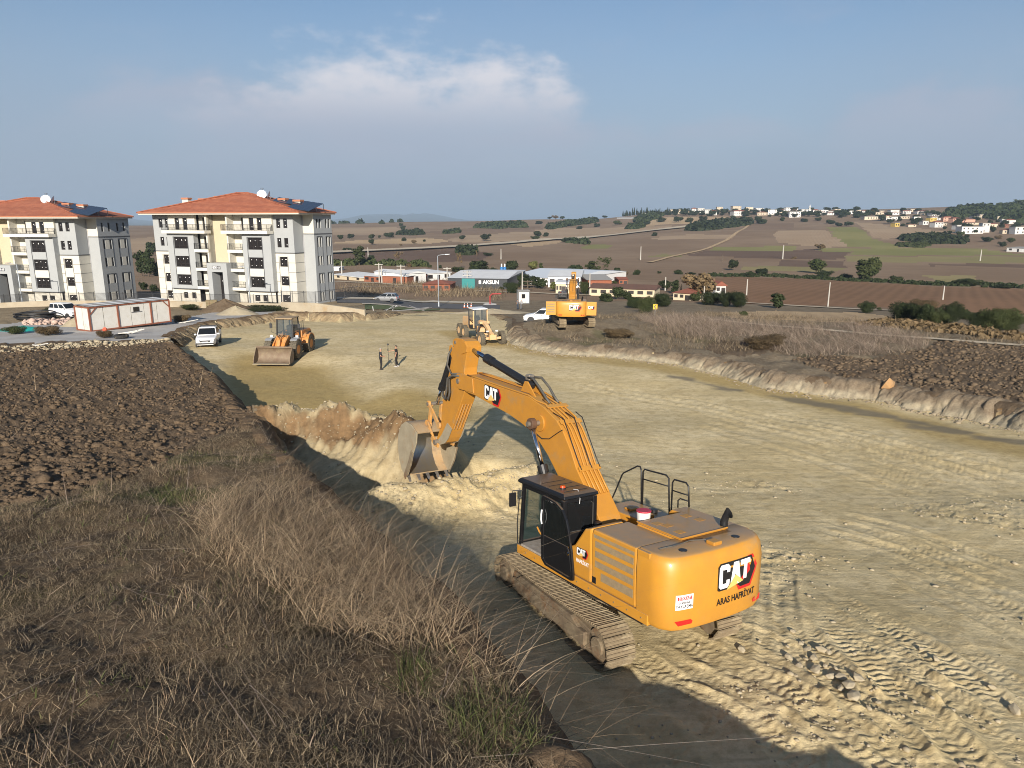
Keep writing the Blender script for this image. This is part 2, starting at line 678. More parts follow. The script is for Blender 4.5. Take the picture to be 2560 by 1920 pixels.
def floor_pt(px, py):
    d = ray(px, py)
    a, b = 3.0, 400.0
    for _ in range(50):
        m = (a + b) / 2
        if CZ + d[2] * m < float(Z_FLOOR(d[1] * m)):
            b = m
        else:
            a = m
    return (d[0] * b, d[1] * b)


# rim of the excavation: top edge of the cut bank, photo pixels -> ground
LEFT_RIM_PX = [(1545, 1960), (1490, 1880), (1400, 1775), (1310, 1660), (1215, 1560), (1130, 1465), (1045, 1390), (960, 1325), (870, 1255),
               (800, 1195), (730, 1120), (660, 1060), (600, 1000), (545, 940), (500, 905), (468, 882), (440, 858)]
FAR_RIM_PX = [(425, 842), (470, 822), (520, 806), (590, 797), (660, 788), (720, 783), (775, 781), (850, 786), (925, 786), (1000, 783), (1080, 781), (1150, 780), (1225, 784), (1262, 796)]
RIGHT_RIM_PX = [(1275, 820), (1300, 840), (1360, 856), (1430, 866), (1505, 868), (1590, 876), (1700, 886), (1817, 906), (1933, 934), (2050, 947), (2206, 962), (2322, 983),
                (2439, 1000), (2560, 1024), (2700, 1052)]
LEFT_RIM = [nat_pt(*p) for p in LEFT_RIM_PX]
FAR_RIM = [nat_pt(*p) for p in FAR_RIM_PX]
RIGHT_RIM = [nat_pt(*p) for p in RIGHT_RIM_PX]
# the rim goes on out of view, curving in front of the drone
OFF_RIM = [(40, -14), (18, -10), (9.5, 0.2), (6.6, 3.0), (4.0, 4.7), (2.2, 6.2)]
PIT = OFF_RIM + LEFT_RIM + FAR_RIM + RIGHT_RIM + [(60, 20), (60, -14)]
PIT_LINE = OFF_RIM + LEFT_RIM + FAR_RIM + RIGHT_RIM

# digging face, its spoil ridge and the trench in front of the first machine
RIDGE = [(-12.6, 33.6), (-11.0, 34.0), (-9.0, 33.6), (-6.8, 32.6), (-4.9, 31.0), (-3.6, 29.4)]
LIP = [(-7.0, 22.9), (-5.6, 23.1), (-3.2, 23.6), (-1.5, 24.3), (0.0, 25.2), (1.2, 26.6)]
TRENCH = [(-9.6, 26.6), (-7.2, 27.0), (-5.0, 26.9), (-3.2, 27.0), (-1.6, 27.8)]

# lanes left by tyres and tracks on the clay: (photo polyline, half width, pitch, depth)
LANES_PX = [
    ([(1922, 1440), (1920, 1560), (1922, 1720)], 0.36, 0.20, 0.045),
    ([(2030, 1505), (2125, 1616), (2238, 1729), (2419, 1910), (2500, 1990)], 0.42, 0.21, 0.05),
    ([(1640, 1575), (1740, 1620), (1813, 1662), (1967, 1734), (2080, 1811), (2238, 1910), (2330, 1980)], 0.42, 0.21, 0.05),
    ([(2160, 1530), (2328, 1643), (2464, 1752), (2600, 1880)], 0.38, 0.20, 0.045),
    ([(2080, 1590), (2180, 1680), (2330, 1820), (2460, 1960)], 0.36, 0.20, 0.04),
    ([(2215, 1377), (2374, 1449), (2600, 1570)], 0.35, 0.22, 0.04),
    ([(2050, 1290), (2250, 1350), (2560, 1470)], 0.35, 0.24, 0.04),
    ([(1560, 1690), (1700, 1760), (1900, 1900)], 0.40, 0.21, 0.04),
    ([(1700, 1800), (1820, 1920)], 0.36, 0.21, 0.035),
    ([(1900, 1035), (2150, 1085), (2560, 1195)], 0.45, 0.30, 0.05),
    ([(1960, 1085), (2200, 1140), (2560, 1250)], 0.40, 0.28, 0.04),
    ([(1750, 1050), (2050, 1130), (2400, 1240)], 0.45, 0.3, 0.04),
    ([(1440, 960), (1750, 1010), (2100, 1090), (2560, 1215)], 0.5, 0.3, 0.05),
]
LANES = []
for _l, _w, _p, _d in LANES_PX:
    _q = [floor_pt(*p) for p in _l]
    for _k, (_ox, _oy) in enumerate(((0, 0), (.95, .75), (-.8, -.85))):
        LANES.append(([(a + _ox + RNG.uniform(-.3, .3) * (_k > 0), b + _oy + RNG.uniform(-.3, .3) * (_k > 0)) for a, b in _q], _w * (1 if _k == 0 else .8), _p * (.9 if _k == 0 else .78), _d * (.62 if _k == 0 else .42)))
DAMP = [floor_pt(*p) for p in [(600, 925), (620, 885), (680, 905), (770, 912), (820, 955), (860, 985), (895, 1010), (800, 1020), (700, 1045), (650, 1040)]]
DAMP2 = [floor_pt(*p) for p in [(880, 1010), (1000, 985), (1130, 1010), (1150, 1050), (980, 1050)]]
OCHRE = [floor_pt(*p) for p in [(1120, 830), (1250, 860), (1420, 895), (1600, 915), (1780, 945), (2000, 990), (2250, 1050), (2600, 1135)]]
WET = [floor_pt(*p) for p in [(1930, 985), (2020, 1003), (2120, 1022), (2250, 1046), (2330, 1062)]]
WET2 = [floor_pt(*p) for p in [(2290, 1062), (2420, 1085), (2600, 1112)]]
WET3 = [floor_pt(*p) for p in [(1690, 945), (1760, 958), (1830, 972)]]


def rim_signed(x, y):
    d, s, _ = seg_dist(x, y, PIT_LINE)
    return np.where(inside(x, y, PIT), d, -d), s


def lumps(x, y, scale, seed):
    """clods: rounded lumps with dark gaps between"""
    a = 1 - np.abs(2 * vnoise(x / scale, y / scale, seed) - 1)
    b = 1 - np.abs(2 * vnoise(x / scale * 2.1 + 5, y / scale * 2.1 - 3, seed + 1) - 1)
    c = 1 - np.abs(2 * vnoise(x / scale * 4.3 + 8, y / scale * 4.3 + 3, seed + 2) - 1)
    return a * 0.5 + b * 0.33 + c * 0.17


PLOW_PX = [(-700, 905), (-300, 885), (0, 872), (200, 863), (440, 852), (500, 905), (545, 940), (600, 1000), (650, 1056), (612, 1066), (560, 1080), (488, 1114), (423, 1153), (293, 1198), (107, 1244), (0, 1260), (-500, 1290)]
PAD_PX = [(-500, 850), (0, 812), (90, 800), (260, 806), (330, 800), (430, 800), (520, 783), (600, 768), (700, 776), (640, 792), (520, 806), (440, 838), (440, 846), (200, 853), (0, 860), (-500, 885)]
SPOIL_PX = [(1972, 897), (2030, 893), (2090, 889), (2186, 898), (2322, 869), (2346, 850), (2400, 853), (2560, 868), (2800, 890), (2800, 1040), (2560, 1014), (2458, 996), (2361, 977), (2245, 957), (2100, 942), (2035, 919)]
CLUMP_PX = [(1985, 868), (1900, 862), (1860, 850), (1790, 850), (1760, 870), (1800, 890), (1900, 890)]
PLOW = [nat_pt(*p) for p in PLOW_PX]
PAD = [nat_pt(*p) for p in PAD_PX]
SPOIL = [nat_pt(*p) for p in SPOIL_PX]
CLUMP = [nat_pt(*p) for p in CLUMP_PX]


def ground_z(x, y, detail=True):
    x = np.asarray(x, float); y = np.asarray(y, float)
    near_ = np.hypot(x, y) < 150
    out = np.empty(x.shape)
    out[~near_] = far_z(x[~near_], y[~near_]) if (~near_).any() else 0
    fm = (np.hypot(x, y) < 170) & ~near_
    if fm.any():
        out[fm] = natural_z(x[fm], y[fm])
    if near_.any():
        out[near_] = ground_z_near(x[near_], y[near_], detail)
    return out


def ground_z_near(x, y, detail=True):
    nat = natural_z(x, y)
    r = np.hypot(x, y)
    sd, s = rim_signed(x, y)
    wob = (fbm(x, y, 1.3, 3, 5) - 0.5) * 0.7
    k = sstep(-0.55, 0.55, sd + wob * sstep(0, 1, np.abs(sd)) * 0.6)
    fl = Z_FLOOR(y) + (fbm(x, y, 9, 3, 21) - 0.5) * 0.5
    # lower, freshly cut bay in front of the loader
    bay = inside(x, y, DAMP) | (seg_dist(x, y, DAMP, True)[0] < 2.0)
    dbay = seg_dist(x, y, DAMP, True)[0]
    dbay = np.where(inside(x, y, DAMP), 1.0, 1 - sstep(0, 5, dbay))
    fl = fl - 0.35 * dbay
    # heaped far slope of the cutting beside the grader and round the far rim
    z = nat * (1 - k) + fl * k
    # trench, ridge and lip at the bucket
    pit = sstep(0.0, 0.8, sd + 0.5)
    dr, sr, sgr = seg_dist(x, y, RIDGE)
    wob2 = (fbm(x, y, 1.6, 3, 35) - 0.5)
    ridge_h = 1.75 * np.exp(-(np.maximum(dr + wob2 * 1.3, 0) / 1.35) ** 2) * (0.62 + 0.75 * fbm(x, y, 1.0, 3, 33))
    dt, st, _ = seg_dist(x, y, TRENCH)
    dl, sl, _ = seg_dist(x, y, LIP)
    z = z + ridge_h * sstep(-0.6, 0.6, sd)
    z = z + 0.95 * np.exp(-(dl / 1.35) ** 2) * pit * (.75 + .5 * fbm(x, y, 1.5, 2, 38))
    cut = np.exp(-(np.maximum(dt - 0.9, 0) / 0.9) ** 2)
    z = z - 1.6 * cut * pit
    chan = np.interp(y, [13, 18, 22, 26, 29.5, 32.5], [0.0, .35, .9, 1.3, 1.0, 0]) * (x < 3) * np.exp(-(np.maximum(sd - 1.1, 0) / .8) ** 2) * sstep(-.1, .7, sd)
    z = z - chan
    if not detail:
        return z
    near = 1 - sstep(70, 140, r)
    # --- pit floor relief
    m = k
    rel = (fbm(x, y, 2.2, 4, 3) - 0.5) * 0.07 + (fbm(x, y, 0.45, 4, 8, 0.6) - 0.5) * 0.035
    rough = sstep(0.54, 0.68, fbm(x * .8 + y * .5, y * 1.3, 5.0, 3, 61)) * (1 - sstep(26, 45, r)) + np.exp(-((dl / 2.4) ** 2)) + np.exp(-(dr / 2.0) ** 2) + (1 - sstep(0, 2.2, np.abs(sd))) * 0.7
    rel = rel + rough * (lumps(x, y, 0.42, 14) - 0.5) * 0.14
    crest = np.exp(-(dr / 1.5) ** 2)
    rel = rel + crest * ((lumps(x, y, 0.95, 18) - 0.5) * 0.5 + (lumps(x, y, 0.34, 19) - 0.5) * 0.30)
    # teeth marks raked down the digging face
    face = np.exp(-((dr - 1.5) / 0.9) ** 2) * np.where(y < np.interp(x, [p[0] for p in RIDGE], [p[1] for p in RIDGE]), 1.0, 0.0)
    rel = rel + face * (np.abs(np.sin(np.pi * (sr + wob2 * .25) / 0.52)) ** .6 - .6) * 0.24
    lane_m = np.zeros_like(z)
    for pts, w, pitch, depth in LANES:
        xs = [p[0] for p in pts]; ys = [p[1] for p in pts]
        sel = (x > min(xs) - 1.5) & (x < max(xs) + 1.5) & (y > min(ys) - 1.5) & (y < max(ys) + 1.5)
        if not sel.any():
            continue
        d, sl_, sg = seg_dist(x[sel], y[sel], pts)
        jit = (fbm(x[sel], y[sel], 0.5, 2, 91) - 0.5) * 0.09
        band = 1 - sstep(w * 0.8, w * 1.15, d + jit)
        t = d * sg
        ph = sl_ + jit + np.abs(np.mod(t / w + 1.0, 1.0) - 0.5) * 0.16
        tooth = sstep(0.25, 0.75, 0.5 + 0.5 * np.sin(2 * np.pi * ph / pitch))
        fade = 0.35 + 0.65 * sstep(0.35, 0.6, fbm(x[sel], y[sel], 2.0, 2, 55))
        edge = np.exp(-((d - w * 1.15) / 0.12) ** 2)
        endf = sstep(0.0, 1.2, sl_) * sstep(0.0, 1.2, sl_.max() - sl_) if sl_.size else 1.0
        band = band * endf * (0.45 + 0.55 * sstep(0.30, 0.55, fbm(x[sel], y[sel], 1.4, 2, 155)))
        dz = band * (-0.03 + 1.0 * depth * tooth * fade + (fbm(x[sel], y[sel], .16, 2, 65) - .5) * .035) + 0.035 * edge * endf * (0.4 + fbm(x[sel], y[sel], 0.25, 2, 4))
        lane_m[sel] = np.maximum(lane_m[sel], band)
        rel[sel] = rel[sel] * (1 - 0.5 * band) + dz
    # faint grader streaks
    z = z + rel * m * near
    # --- plateau: plough clods, dry grass humps
    pl = inside(x, y, PLOW)
    spo = inside(x, y, SPOIL) | inside(x, y, CLUMP)
    cl = np.where(pl, 1.0, 0.0) + np.where(spo, 1.0, 0.0)
    edge_n = np.where((sd < 0), 1.0, 0.0) * near
    z = z + edge_n * cl * ((lumps(x, y, 0.55, 40) - 0.55) * 0.30 + (lumps(x, y, 0.24, 47) - 0.5) * 0.13 + (fbm(x, y, 2.5, 2, 44) - .5) * .25)
    z = z + edge_n * (1 - np.clip(cl, 0, 1)) * ((fbm(x, y, 1.6, 4, 51) - 0.5) * 0.55 + (fbm(x, y, 0.3, 3, 57) - 0.5) * 0.07)
    z = z + edge_n * (1 - sstep(0, 1.2, -sd)) * (lumps(x, y, 0.6, 77) - 0.5) * 0.25
    # concrete yard is level
    pad = inside(x, y, PAD)
    z = np.where(pad & (sd < -0.2), nat + (fbm(x, y, 6, 2, 5) - 0.5) * 0.05, z)
    return z


def gz(x, y):
    return float(ground_z(np.array([x]), np.array([y]), False)[0])


def gzd(x, y):
    return float(ground_z(np.array([x]), np.array([y]), True)[0])


def hit(px, py):
    """point where the view ray of a photo pixel meets the ground as built (without fine relief)"""
    d = ray(px, py)
    ts = _TS if py > 745 else _TS[_TS > 128]
    for k in range(4):
        below = np.nonzero(CZ + d[2] * ts < ground_z(d[0] * ts, d[1] * ts, False))[0]
        if len(below) == 0:               # the ray just clears the ridge: stand on the crest it passes closest to
            tr = ts[(ts > 200) & (ts < 1900)] if len(ts) > 30 else ts
            zz = ground_z(d[0] * tr, d[1] * tr, False)
            j = int(np.argmin((CZ + d[2] * tr - zz) / tr))
            return Vector((d[0] * tr[j], d[1] * tr[j], float(zz[j])))
        i = max(below[0], 1)
        b = ts[i]
        ts = np.linspace(ts[i - 1], b, 24)
    return Vector((d[0] * b, d[1] * b, CZ + d[2] * b))


# far fields: (material key, photo outline)
def za(pts): return [(1340 + a * .2803, 500 + b * .2803) for a, b in pts]
def zr(pts): return [(1940 + a * .2803, 500 + b * .2803) for a, b in pts]
def z7(pts): return [(820 + a * .2441, 560 + b * .2441) for a, b in pts]


FIELDS = [
    ('stubble_field', 'field_tan', za([(0, 250), (820, 235), (1350, 240), (1400, 232), (900, 290), (300, 345), (0, 345)])),
    ('stubble_field', 'field_tan', za([(1000, 340), (1400, 305), (1800, 308), (1720, 350), (1100, 356)])),
    ('stubble_field', 'field_straw', za([(850, 185), (1700, 150), (1760, 175), (1400, 215), (1000, 232)])),
    ('green_field', 'field_green', za([(380, 422), (500, 396), (680, 400), (640, 435), (420, 433)])),
    ('grass_strip', 'field_olive', za([(960, 505), (1100, 482), (1320, 486), (1240, 513)])),
    ('green_field', 'field_green', za([(1540, 446), (1590, 418), (2212, 415), (2330, 417), (2330, 455)])),
    ('plowed_field', 'field_dark', za([(1500, 455), (2212, 456), (2330, 460), (2212, 527), (1330, 492)])),
    ('plowed_field', 'field_dark', zr([(110, 455), (300, 442), (680, 462), (640, 530), (0, 525), (0, 458)])),
    ('plowed_field', 'field_mid', za([(1880, 210), (2300, 205), (2300, 262), (1850, 262)])),
    ('stubble_field', 'field_tan', zr([(0, 272), (440, 270), (540, 340), (680, 420), (430, 425), (0, 385)])),
    ('green_field', 'field_green', zr([(440, 245), (700, 240), (860, 340), (1120, 420), (690, 425), (540, 340)])),
    ('green_field', 'field_green', zr([(400, 430), (1120, 425), (1850, 437), (2220, 492), (690, 492), (690, 460), (390, 458)])),
    ('grass_strip', 'field_olive', zr([(640, 505), (2300, 505), (2300, 562), (640, 552)])),
    ('plowed_field', 'field_dark', zr([(0, 532), (630, 542), (600, 602), (0, 590)])),
    ('grass_strip', 'field_olive', zr([(-300, 590), (0, 592), (600, 606), (480, 640), (-300, 630)])),
    ('stubble_field', 'field_tan', zr([(700, 195), (900, 210), (1500, 285), (1580, 310), (1000, 345), (860, 335)])),
    ('plowed_field', 'field_dark', zr([(1370, 566), (2500, 568), (2500, 612), (1420, 590)])),
    ('grass_strip', 'field_olive', zr([(1300, 672), (1760, 668), (2000, 755), (1500, 745)])),
    ('plowed_field', 'field_red', zr([(-760, 690), (0, 692), (700, 728), (1500, 772), (2600, 800), (2600, 1090), (2212, 1040), (1640, 968), (0, 938), (-260, 925), (-560, 720)])),
    ('straw_field', 'field_straw', zr([(-500, 1000), (0, 988), (740, 1003), (1060, 1040), (1060, 1092), (700, 1092), (0, 1072), (-400, 1050)])),
    ('stubble_field', 'field_tan', z7([(40, 40), (700, 30), (760, 60), (560, 108), (40, 112)])),
    ('stubble_field', 'field_straw', z7([(490, 158), (1000, 142), (1300, 168), (1000, 205), (500, 205), (60, 200), (60, 185)])),
    ('stubble_field', 'field_tan', z7([(1200, 170), (1400, 120), (2000, 78), (2300, 75), (2280, 150), (1500, 195)])),
    ('stubble_field', 'field_straw', z7([(1820, 205), (2212, 178), (2450, 170), (2200, 225), (2050, 232)])),
    ('plowed_field', 'field_dark', z7([(60, 310), (900, 268), (1350, 245), (1700, 300), (1600, 380), (700, 400), (60, 380)])),
    ('plowed_field', 'field_mid', z7([(900, 90), (1500, 40), (2200, 20), (2200, 60), (1400, 105)])),
    ('stubble_field', 'field_tan', [(300, 600), (385, 592), (385, 625), (300, 635)]),
]


def build_ground():
    fine = np.radians(np.arange(-39.6, 39.61, 0.099))
    left = np.radians(np.concatenate([np.arange(-180, -90, 9.0), np.arange(-90, -39.7, 2.6)]))
    right = np.radians(np.concatenate([np.arange(42.2, 90, 2.6), np.arange(90, 180.1, 9.0)]))
    az = np.concatenate([left, fine, right])
    r = [0.4, 1.2, 2.2, 3.2, 4.2, 5.2, 6.2, 7.1, 7.9, 8.5]
    while r[-1] < 24000:
        a = r[-1]
        dr = max(0.034, 1.15 * a * a / (CZ * 710))
        dr = min(dr, 0.028 * a if a < 2600 else 0.11 * a)
        r.append(a + dr)
    r = np.array(r)
    A, Rr = np.meshgrid(az, r)
    X = np.sin(A) * Rr; Y = np.cos(A) * Rr
    Z = ground_z(X, Y)
    nr, na = X.shape
    idx = np.arange(nr * na).reshape(nr, na)
    quads = np.stack([idx[:-1, :-1], idx[:-1, 1:], idx[1:, 1:], idx[1:, :-1]], -1).reshape(-1, 4)[:, ::-1]
    verts = np.stack([X, Y, Z], -1).reshape(-1, 3)
    # ---- which ground is it (per face, from its centre, with wavering borders)
    cx = verts[quads][:, :, 0].mean(1); cy = verts[quads][:, :, 1].mean(1)
    cr = np.hypot(cx, cy)
    wx = cx + (fbm(cx, cy, 1.2, 3, 101) - 0.5) * 1.2 * (cr < 130); wy = cy + (fbm(cx, cy, 1.2, 3, 103) - 0.5) * 1.2 * (cr < 130)
    wx = wx + (fbm(cx, cy, 30, 2, 105) - 0.5) * 8 * (cr > 200); wy = wy + (fbm(cx, cy, 30, 2, 107) - 0.5) * 8 * (cr > 200)
    zone = np.full(len(quads), 0)                      # 0 open land far
    names = ['farmland', 'pit_floor', 'plowed_ground', 'dry_grass_ground', 'concrete_yard', 'spoil_ground', 'building_plot', 'hills', 'rough_bench']
    mats_ = ['field_brown', 'clay', 'plough', 'drygrass_soil', 'yard', 'spoil', 'plot', 'far_wood', 'bench']
    sd, _ = rim_signed(wx, wy)
    zone[(cr < 150)] = 3
    zone[cr > 2600] = 7
    zone[(cr < 150) & (cx > -14) & (cy > 30)] = 8
    lf = (cx < -12) & (cy > 66) & (cr < 150)
    zone[lf] = 6
    zone[inside(wx, wy, PLOW) | ((cx < -30) & (cy < 66) & (cy > 24) & (cr < 90))] = 2
    zone[inside(wx, wy, SPOIL) | inside(wx, wy, CLUMP)] = 5
    zone[inside(cx, cy, PAD)] = 4
    zone[sd > 0.15] = 1
    dark_edge = (sd > -1.2) & (sd <= 0.15) & (zone == 8) & (cx > 0) & (cy > 25)
    zone[dark_edge] = 5
    for nm, mk, poly in FIELDS:
        pw = [nat_pt(*p) for p in poly]
        ins = inside(wx, wy, pw) & (cr > 85) & (zone != 1)
        names.append(nm); mats_.append(mk)
        zone[ins] = len(names) - 1
    # ---- attributes
    d_och = seg_dist(X, Y, OCHRE)[0]
    dmp = np.where(inside(X, Y, DAMP) | inside(X, Y, DAMP2), 1.0, 0.0)
    dm2 = np.minimum(seg_dist(X, Y, DAMP, True)[0], seg_dist(X, Y, DAMP2, True)[0])
    dmp = np.maximum(dmp, 1 - sstep(0, 2.5, dm2))
    och = 1 - sstep(0.8, 2.6, d_och + (fbm(X, Y, 3, 3, 7) - 0.5) * 1.5)
    damp = np.clip(np.maximum(dmp, och * 0.9), 0, 1) * (Rr < 130)
    wet = np.zeros_like(X)
    for pl_, w in ((WET, 0.75), (WET2, 0.7), (WET3, 0.6)):
        d = seg_dist(X, Y, pl_)[0]
        wet = np.maximum(wet, 1 - sstep(w * 0.3, w * 1.3, d + (fbm(X * 0.5, Y * 1.5, 1.2, 3, 17) - 0.5) * 1.6))
    dr = seg_dist(X, Y, RIDGE)[0]
    sdv, _ = rim_signed(X, Y)
    # topsoil left on the crest of the ridge and along the undisturbed rim
    top = np.exp(-(seg_dist(X, Y, [(p[0] + 0.2, p[1] - 1.0) for p in RIDGE[:6]])[0] / 1.15) ** 2)
    top = np.maximum(top, (1 - sstep(0.1, 0.7, sdv)) * 0.8 * (Y < 60))
    topsoil = sstep(0.42, 0.62, top * 0.75 + (fbm(X, Y, 1.1, 4, 37) - 0.5) * 0.9) * (Rr < 130)
    grn = sstep(0.62, 0.72, fbm(X, Y, 3.0, 4, 131)) * (Rr < 70)
    gp = nat_pt(430, 1235)
    grn = np.maximum(grn * 0.5, 1 - sstep(0.5, 1.7, np.hypot((X - gp[0]) / 1.5, Y - gp[1]) + (fbm(X, Y, 0.5, 3, 3) - 0.5)))
    fresh = np.maximum(np.exp(-(seg_dist(X, Y, [(p[0], p[1] - 1.2) for p in RIDGE])[0] / 1.9) ** 2), np.exp(-(seg_dist(X, Y, TRENCH)[0] / 1.6) ** 2)) * (Rr < 60)  # mask that darkens dig face and trench colour to tame sunlight on the slope
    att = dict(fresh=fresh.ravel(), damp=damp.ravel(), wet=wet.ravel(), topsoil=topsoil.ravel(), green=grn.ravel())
    out = []
    for zi in range(len(names)):
        f = quads[zone == zi]
        if not len(f):
            continue
        used = np.unique(f)
        mp = np.full(len(verts), -1, np.int64); mp[used] = np.arange(len(used))
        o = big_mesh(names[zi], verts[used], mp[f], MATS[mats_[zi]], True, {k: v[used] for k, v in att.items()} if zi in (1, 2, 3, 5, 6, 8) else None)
        o['kind'] = 'structure'
        out.append(o)
    return out


# ------------------------------------------------------------------ soil materials
def attr(nt, name):
    a = nt.nodes.new('ShaderNodeAttribute'); a.attribute_name = name
    return a.outputs['Fac']


def mulv(nt, v, k):
    m = nt.nodes.new('ShaderNodeMath'); m.operation = 'MULTIPLY'; m.inputs[1].default_value = k
    nt.links.new(v, m.inputs[0])
    return m.outputs[0]


def soil_bump(nt, b, specs):
    """specs: list of (noise output, strength, distance) chained"""
    prev = None
    for h, s, d in specs:
        bn = nt.nodes.new('ShaderNodeBump'); bn.inputs['Strength'].default_value = s; bn.inputs['Distance'].default_value = d
        nt.links.new(h, bn.inputs['Height'])
        if prev:
            nt.links.new(prev, bn.inputs['Normal'])
        prev = bn.outputs[0]
    nt.links.new(prev, b.inputs['Normal'])


def soil_materials():
    # pale marl of the cutting
    m, nt, b = _nt('clay')
    n1 = tex_noise(nt, 0.35, 6, 0.6); n2 = tex_noise(nt, 2.4, 8, 0.7); n3 = tex_noise(nt, 14, 6, 0.7)
    c = mix_col(nt, remap(nt, n1, 0.35, 0.65), (0.570, 0.457, 0.248), (0.691, 0.571, 0.342))
    c = mix_col(nt, remap(nt, n2, 0.42, 0.72), c, (0.436, 0.338, 0.178))
    c = mix_col(nt, mulv(nt, remap(nt, n3, 0.45, 0.75), 0.5), c, (0.378, 0.305, 0.173))
    # scraped streaks that follow the lane direction
    st = tex_noise(nt, 1.3, 6, 0.7, stretch=(0.22, 2.6, 1.0), rot=math.radians(40))
    c = mix_col(nt, mulv(nt, remap(nt, st, 0.52, 0.72), 0.55), c, (0.362, 0.282, 0.160))
    st2 = tex_noise(nt, 1.1, 5, 0.6, stretch=(0.3, 2.2, 1.0), rot=math.radians(25))
    c = mix_col(nt, mulv(nt, remap(nt, st2, 0.55, 0.75), 0.35), c, (0.756, 0.656, 0.431))
    c = mix_col(nt, mulv(nt, attr(nt, 'damp'), 0.85), c, mix_col(nt, remap(nt, n2, 0.3, 0.7), (0.427, 0.312, 0.118), (0.345, 0.244, 0.091)))
    c = mix_col(nt, mulv(nt, attr(nt, 'wet'), 0.85), c, (0.185, 0.160, 0.114))
    c = mix_col(nt, mulv(nt, attr(nt, 'fresh'), 0.9), c, mix_col(nt, remap(nt, n2, 0.35, 0.65), (0.330, 0.270, 0.168), (0.237, 0.186, 0.110)))  # shade put into the colour: the dig face catches more sun than the floor
    c = mix_col(nt, attr(nt, 'topsoil'), c, mix_col(nt, remap(nt, n2, 0.3, 0.7), (0.241, 0.152, 0.076), (0.145, 0.092, 0.048)))
    nt.links.new(c, b.inputs['Base Color']); b.inputs['Roughness'].default_value = 0.95
    b.inputs['Specular IOR Level'].default_value = 0.15
    soil_bump(nt, b, [(n2, 0.35, 0.12), (n3, 0.55, 0.05), (st, 0.5, 0.06), (tex_noise(nt, 45, 5, 0.7), 0.5, 0.02)])
    MATS['clay'] = m

    def soil(name, c1, c2, c3, bump=0.6, green=False, sc=1.0):
        m, nt, b = _nt(name)
        n1 = tex_noise(nt, 0.5 * sc, 6, 0.6); n2 = tex_noise(nt, 3.0 * sc, 8, 0.7); n3 = tex_noise(nt, 16 * sc, 6, 0.7)
        c = mix_col(nt, remap(nt, n1, 0.35, 0.65), c1, c2)
        c = mix_col(nt, remap(nt, n2, 0.45, 0.75), c, c3)
        c = mix_col(nt, mulv(nt, remap(nt, n3, 0.5, 0.8), 0.5), c, tuple(x * 0.6 for x in c1))
        if green:
            c = mix_col(nt, mulv(nt, attr(nt, 'green'), 0.75), c, (0.075, 0.095, 0.028))
        nt.links.new(c, b.inputs['Base Color']); b.inputs['Roughness'].default_value = 0.95
        b.inputs['Specular IOR Level'].default_value = 0.1
        soil_bump(nt, b, [(n2, bump, 0.12), (n3, bump, 0.05), (tex_noise(nt, 50, 5, 0.7), 0.5, 0.02)])
        MATS[name] = m
    soil('plough', (0.135, 0.096, 0.061), (0.162, 0.117, 0.077), (0.112, 0.077, 0.048), 0.8)
    soil('drygrass_soil', (0.134, 0.098, 0.063), (0.104, 0.073, 0.046), (0.149, 0.115, 0.079), 0.7, True)
    soil('spoil', (0.160, 0.117, 0.077), (0.117, 0.083, 0.053), (0.191, 0.149, 0.101), 0.8)
    soil('bench', (0.225, 0.180, 0.122), (0.165, 0.128, 0.085), (0.30, 0.25, 0.175), 0.8, True)
    soil('plot', (0.300, 0.235, 0.150), (0.235, 0.180, 0.110), (0.36, 0.30, 0.21), 0.5, True)
    m, nt, b = _nt('yard')
    n1 = tex_noise(nt, 0.5, 6, 0.6); n2 = tex_noise(nt, 4, 8, 0.7)
    c = mix_col(nt, remap(nt, n1, 0.4, 0.6), (0.36, 0.345, 0.325), (0.43, 0.42, 0.40))
    c = mix_col(nt, mulv(nt, remap(nt, n2, 0.5, 0.7), 0.7), c, (0.40, 0.33, 0.23))
    nt.links.new(c, b.inputs['Base Color']); b.inputs['Roughness'].default_value = 0.9
    soil_bump(nt, b, [(n2, 0.3, 0.03)])
    MATS['yard'] = m

    def field(name, c1, c2, rows=0.0):
        m, nt, b = _nt(name)
        n1 = tex_noise(nt, 0.012, 6, 0.6); n2 = tex_noise(nt, 0.25, 6, 0.7, stretch=(0.25, 1.0, 1.0)); n3 = tex_noise(nt, 1.6, 6, 0.75)
        c = mix_col(nt, remap(nt, n1, 0.35, 0.65), c1, c2)
        c = mix_col(nt, mulv(nt, remap(nt, n2, 0.45, 0.75), 0.6), c, tuple(x * 0.72 for x in c1))
        c = mix_col(nt, mulv(nt, remap(nt, n3, 0.5, 0.8), 0.5), c, tuple(x * 0.62 for x in c2))
        if rows:
            tc = nt.nodes.new('ShaderNodeTexCoord')
            mp = nt.nodes.new('ShaderNodeMapping'); mp.inputs['Rotation'].default_value = (0, 0, rows)
            nt.links.new(tc.outputs['Object'], mp.inputs[0])
            w = node(nt, 'ShaderNodeTexWave', Scale=0.11, Distortion=2.5, Detail=3.0); w.bands_direction = 'X'
            nt.links.new(mp.outputs[0], w.inputs['Vector'])
            c = mix_col(nt, mulv(nt, w.outputs['Fac'], 0.22), c, tuple(x * 1.45 for x in c1))
        nt.links.new(c, b.inputs['Base Color']); b.inputs['Roughness'].default_value = 1.0
        b.inputs['Specular IOR Level'].default_value = 0.05
        soil_bump(nt, b, [(n3, 0.6, 0.3)])
        MATS[name] = m
    field('field_brown', (0.225, 0.157, 0.104), (0.275, 0.200, 0.136))
    field('field_mid', (0.239, 0.167, 0.116), (0.196, 0.136, 0.093))
    field('field_dark', (0.142, 0.096, 0.070), (0.174, 0.119, 0.087))
    field('field_tan', (0.362, 0.268, 0.177), (0.312, 0.225, 0.148), 0.6)
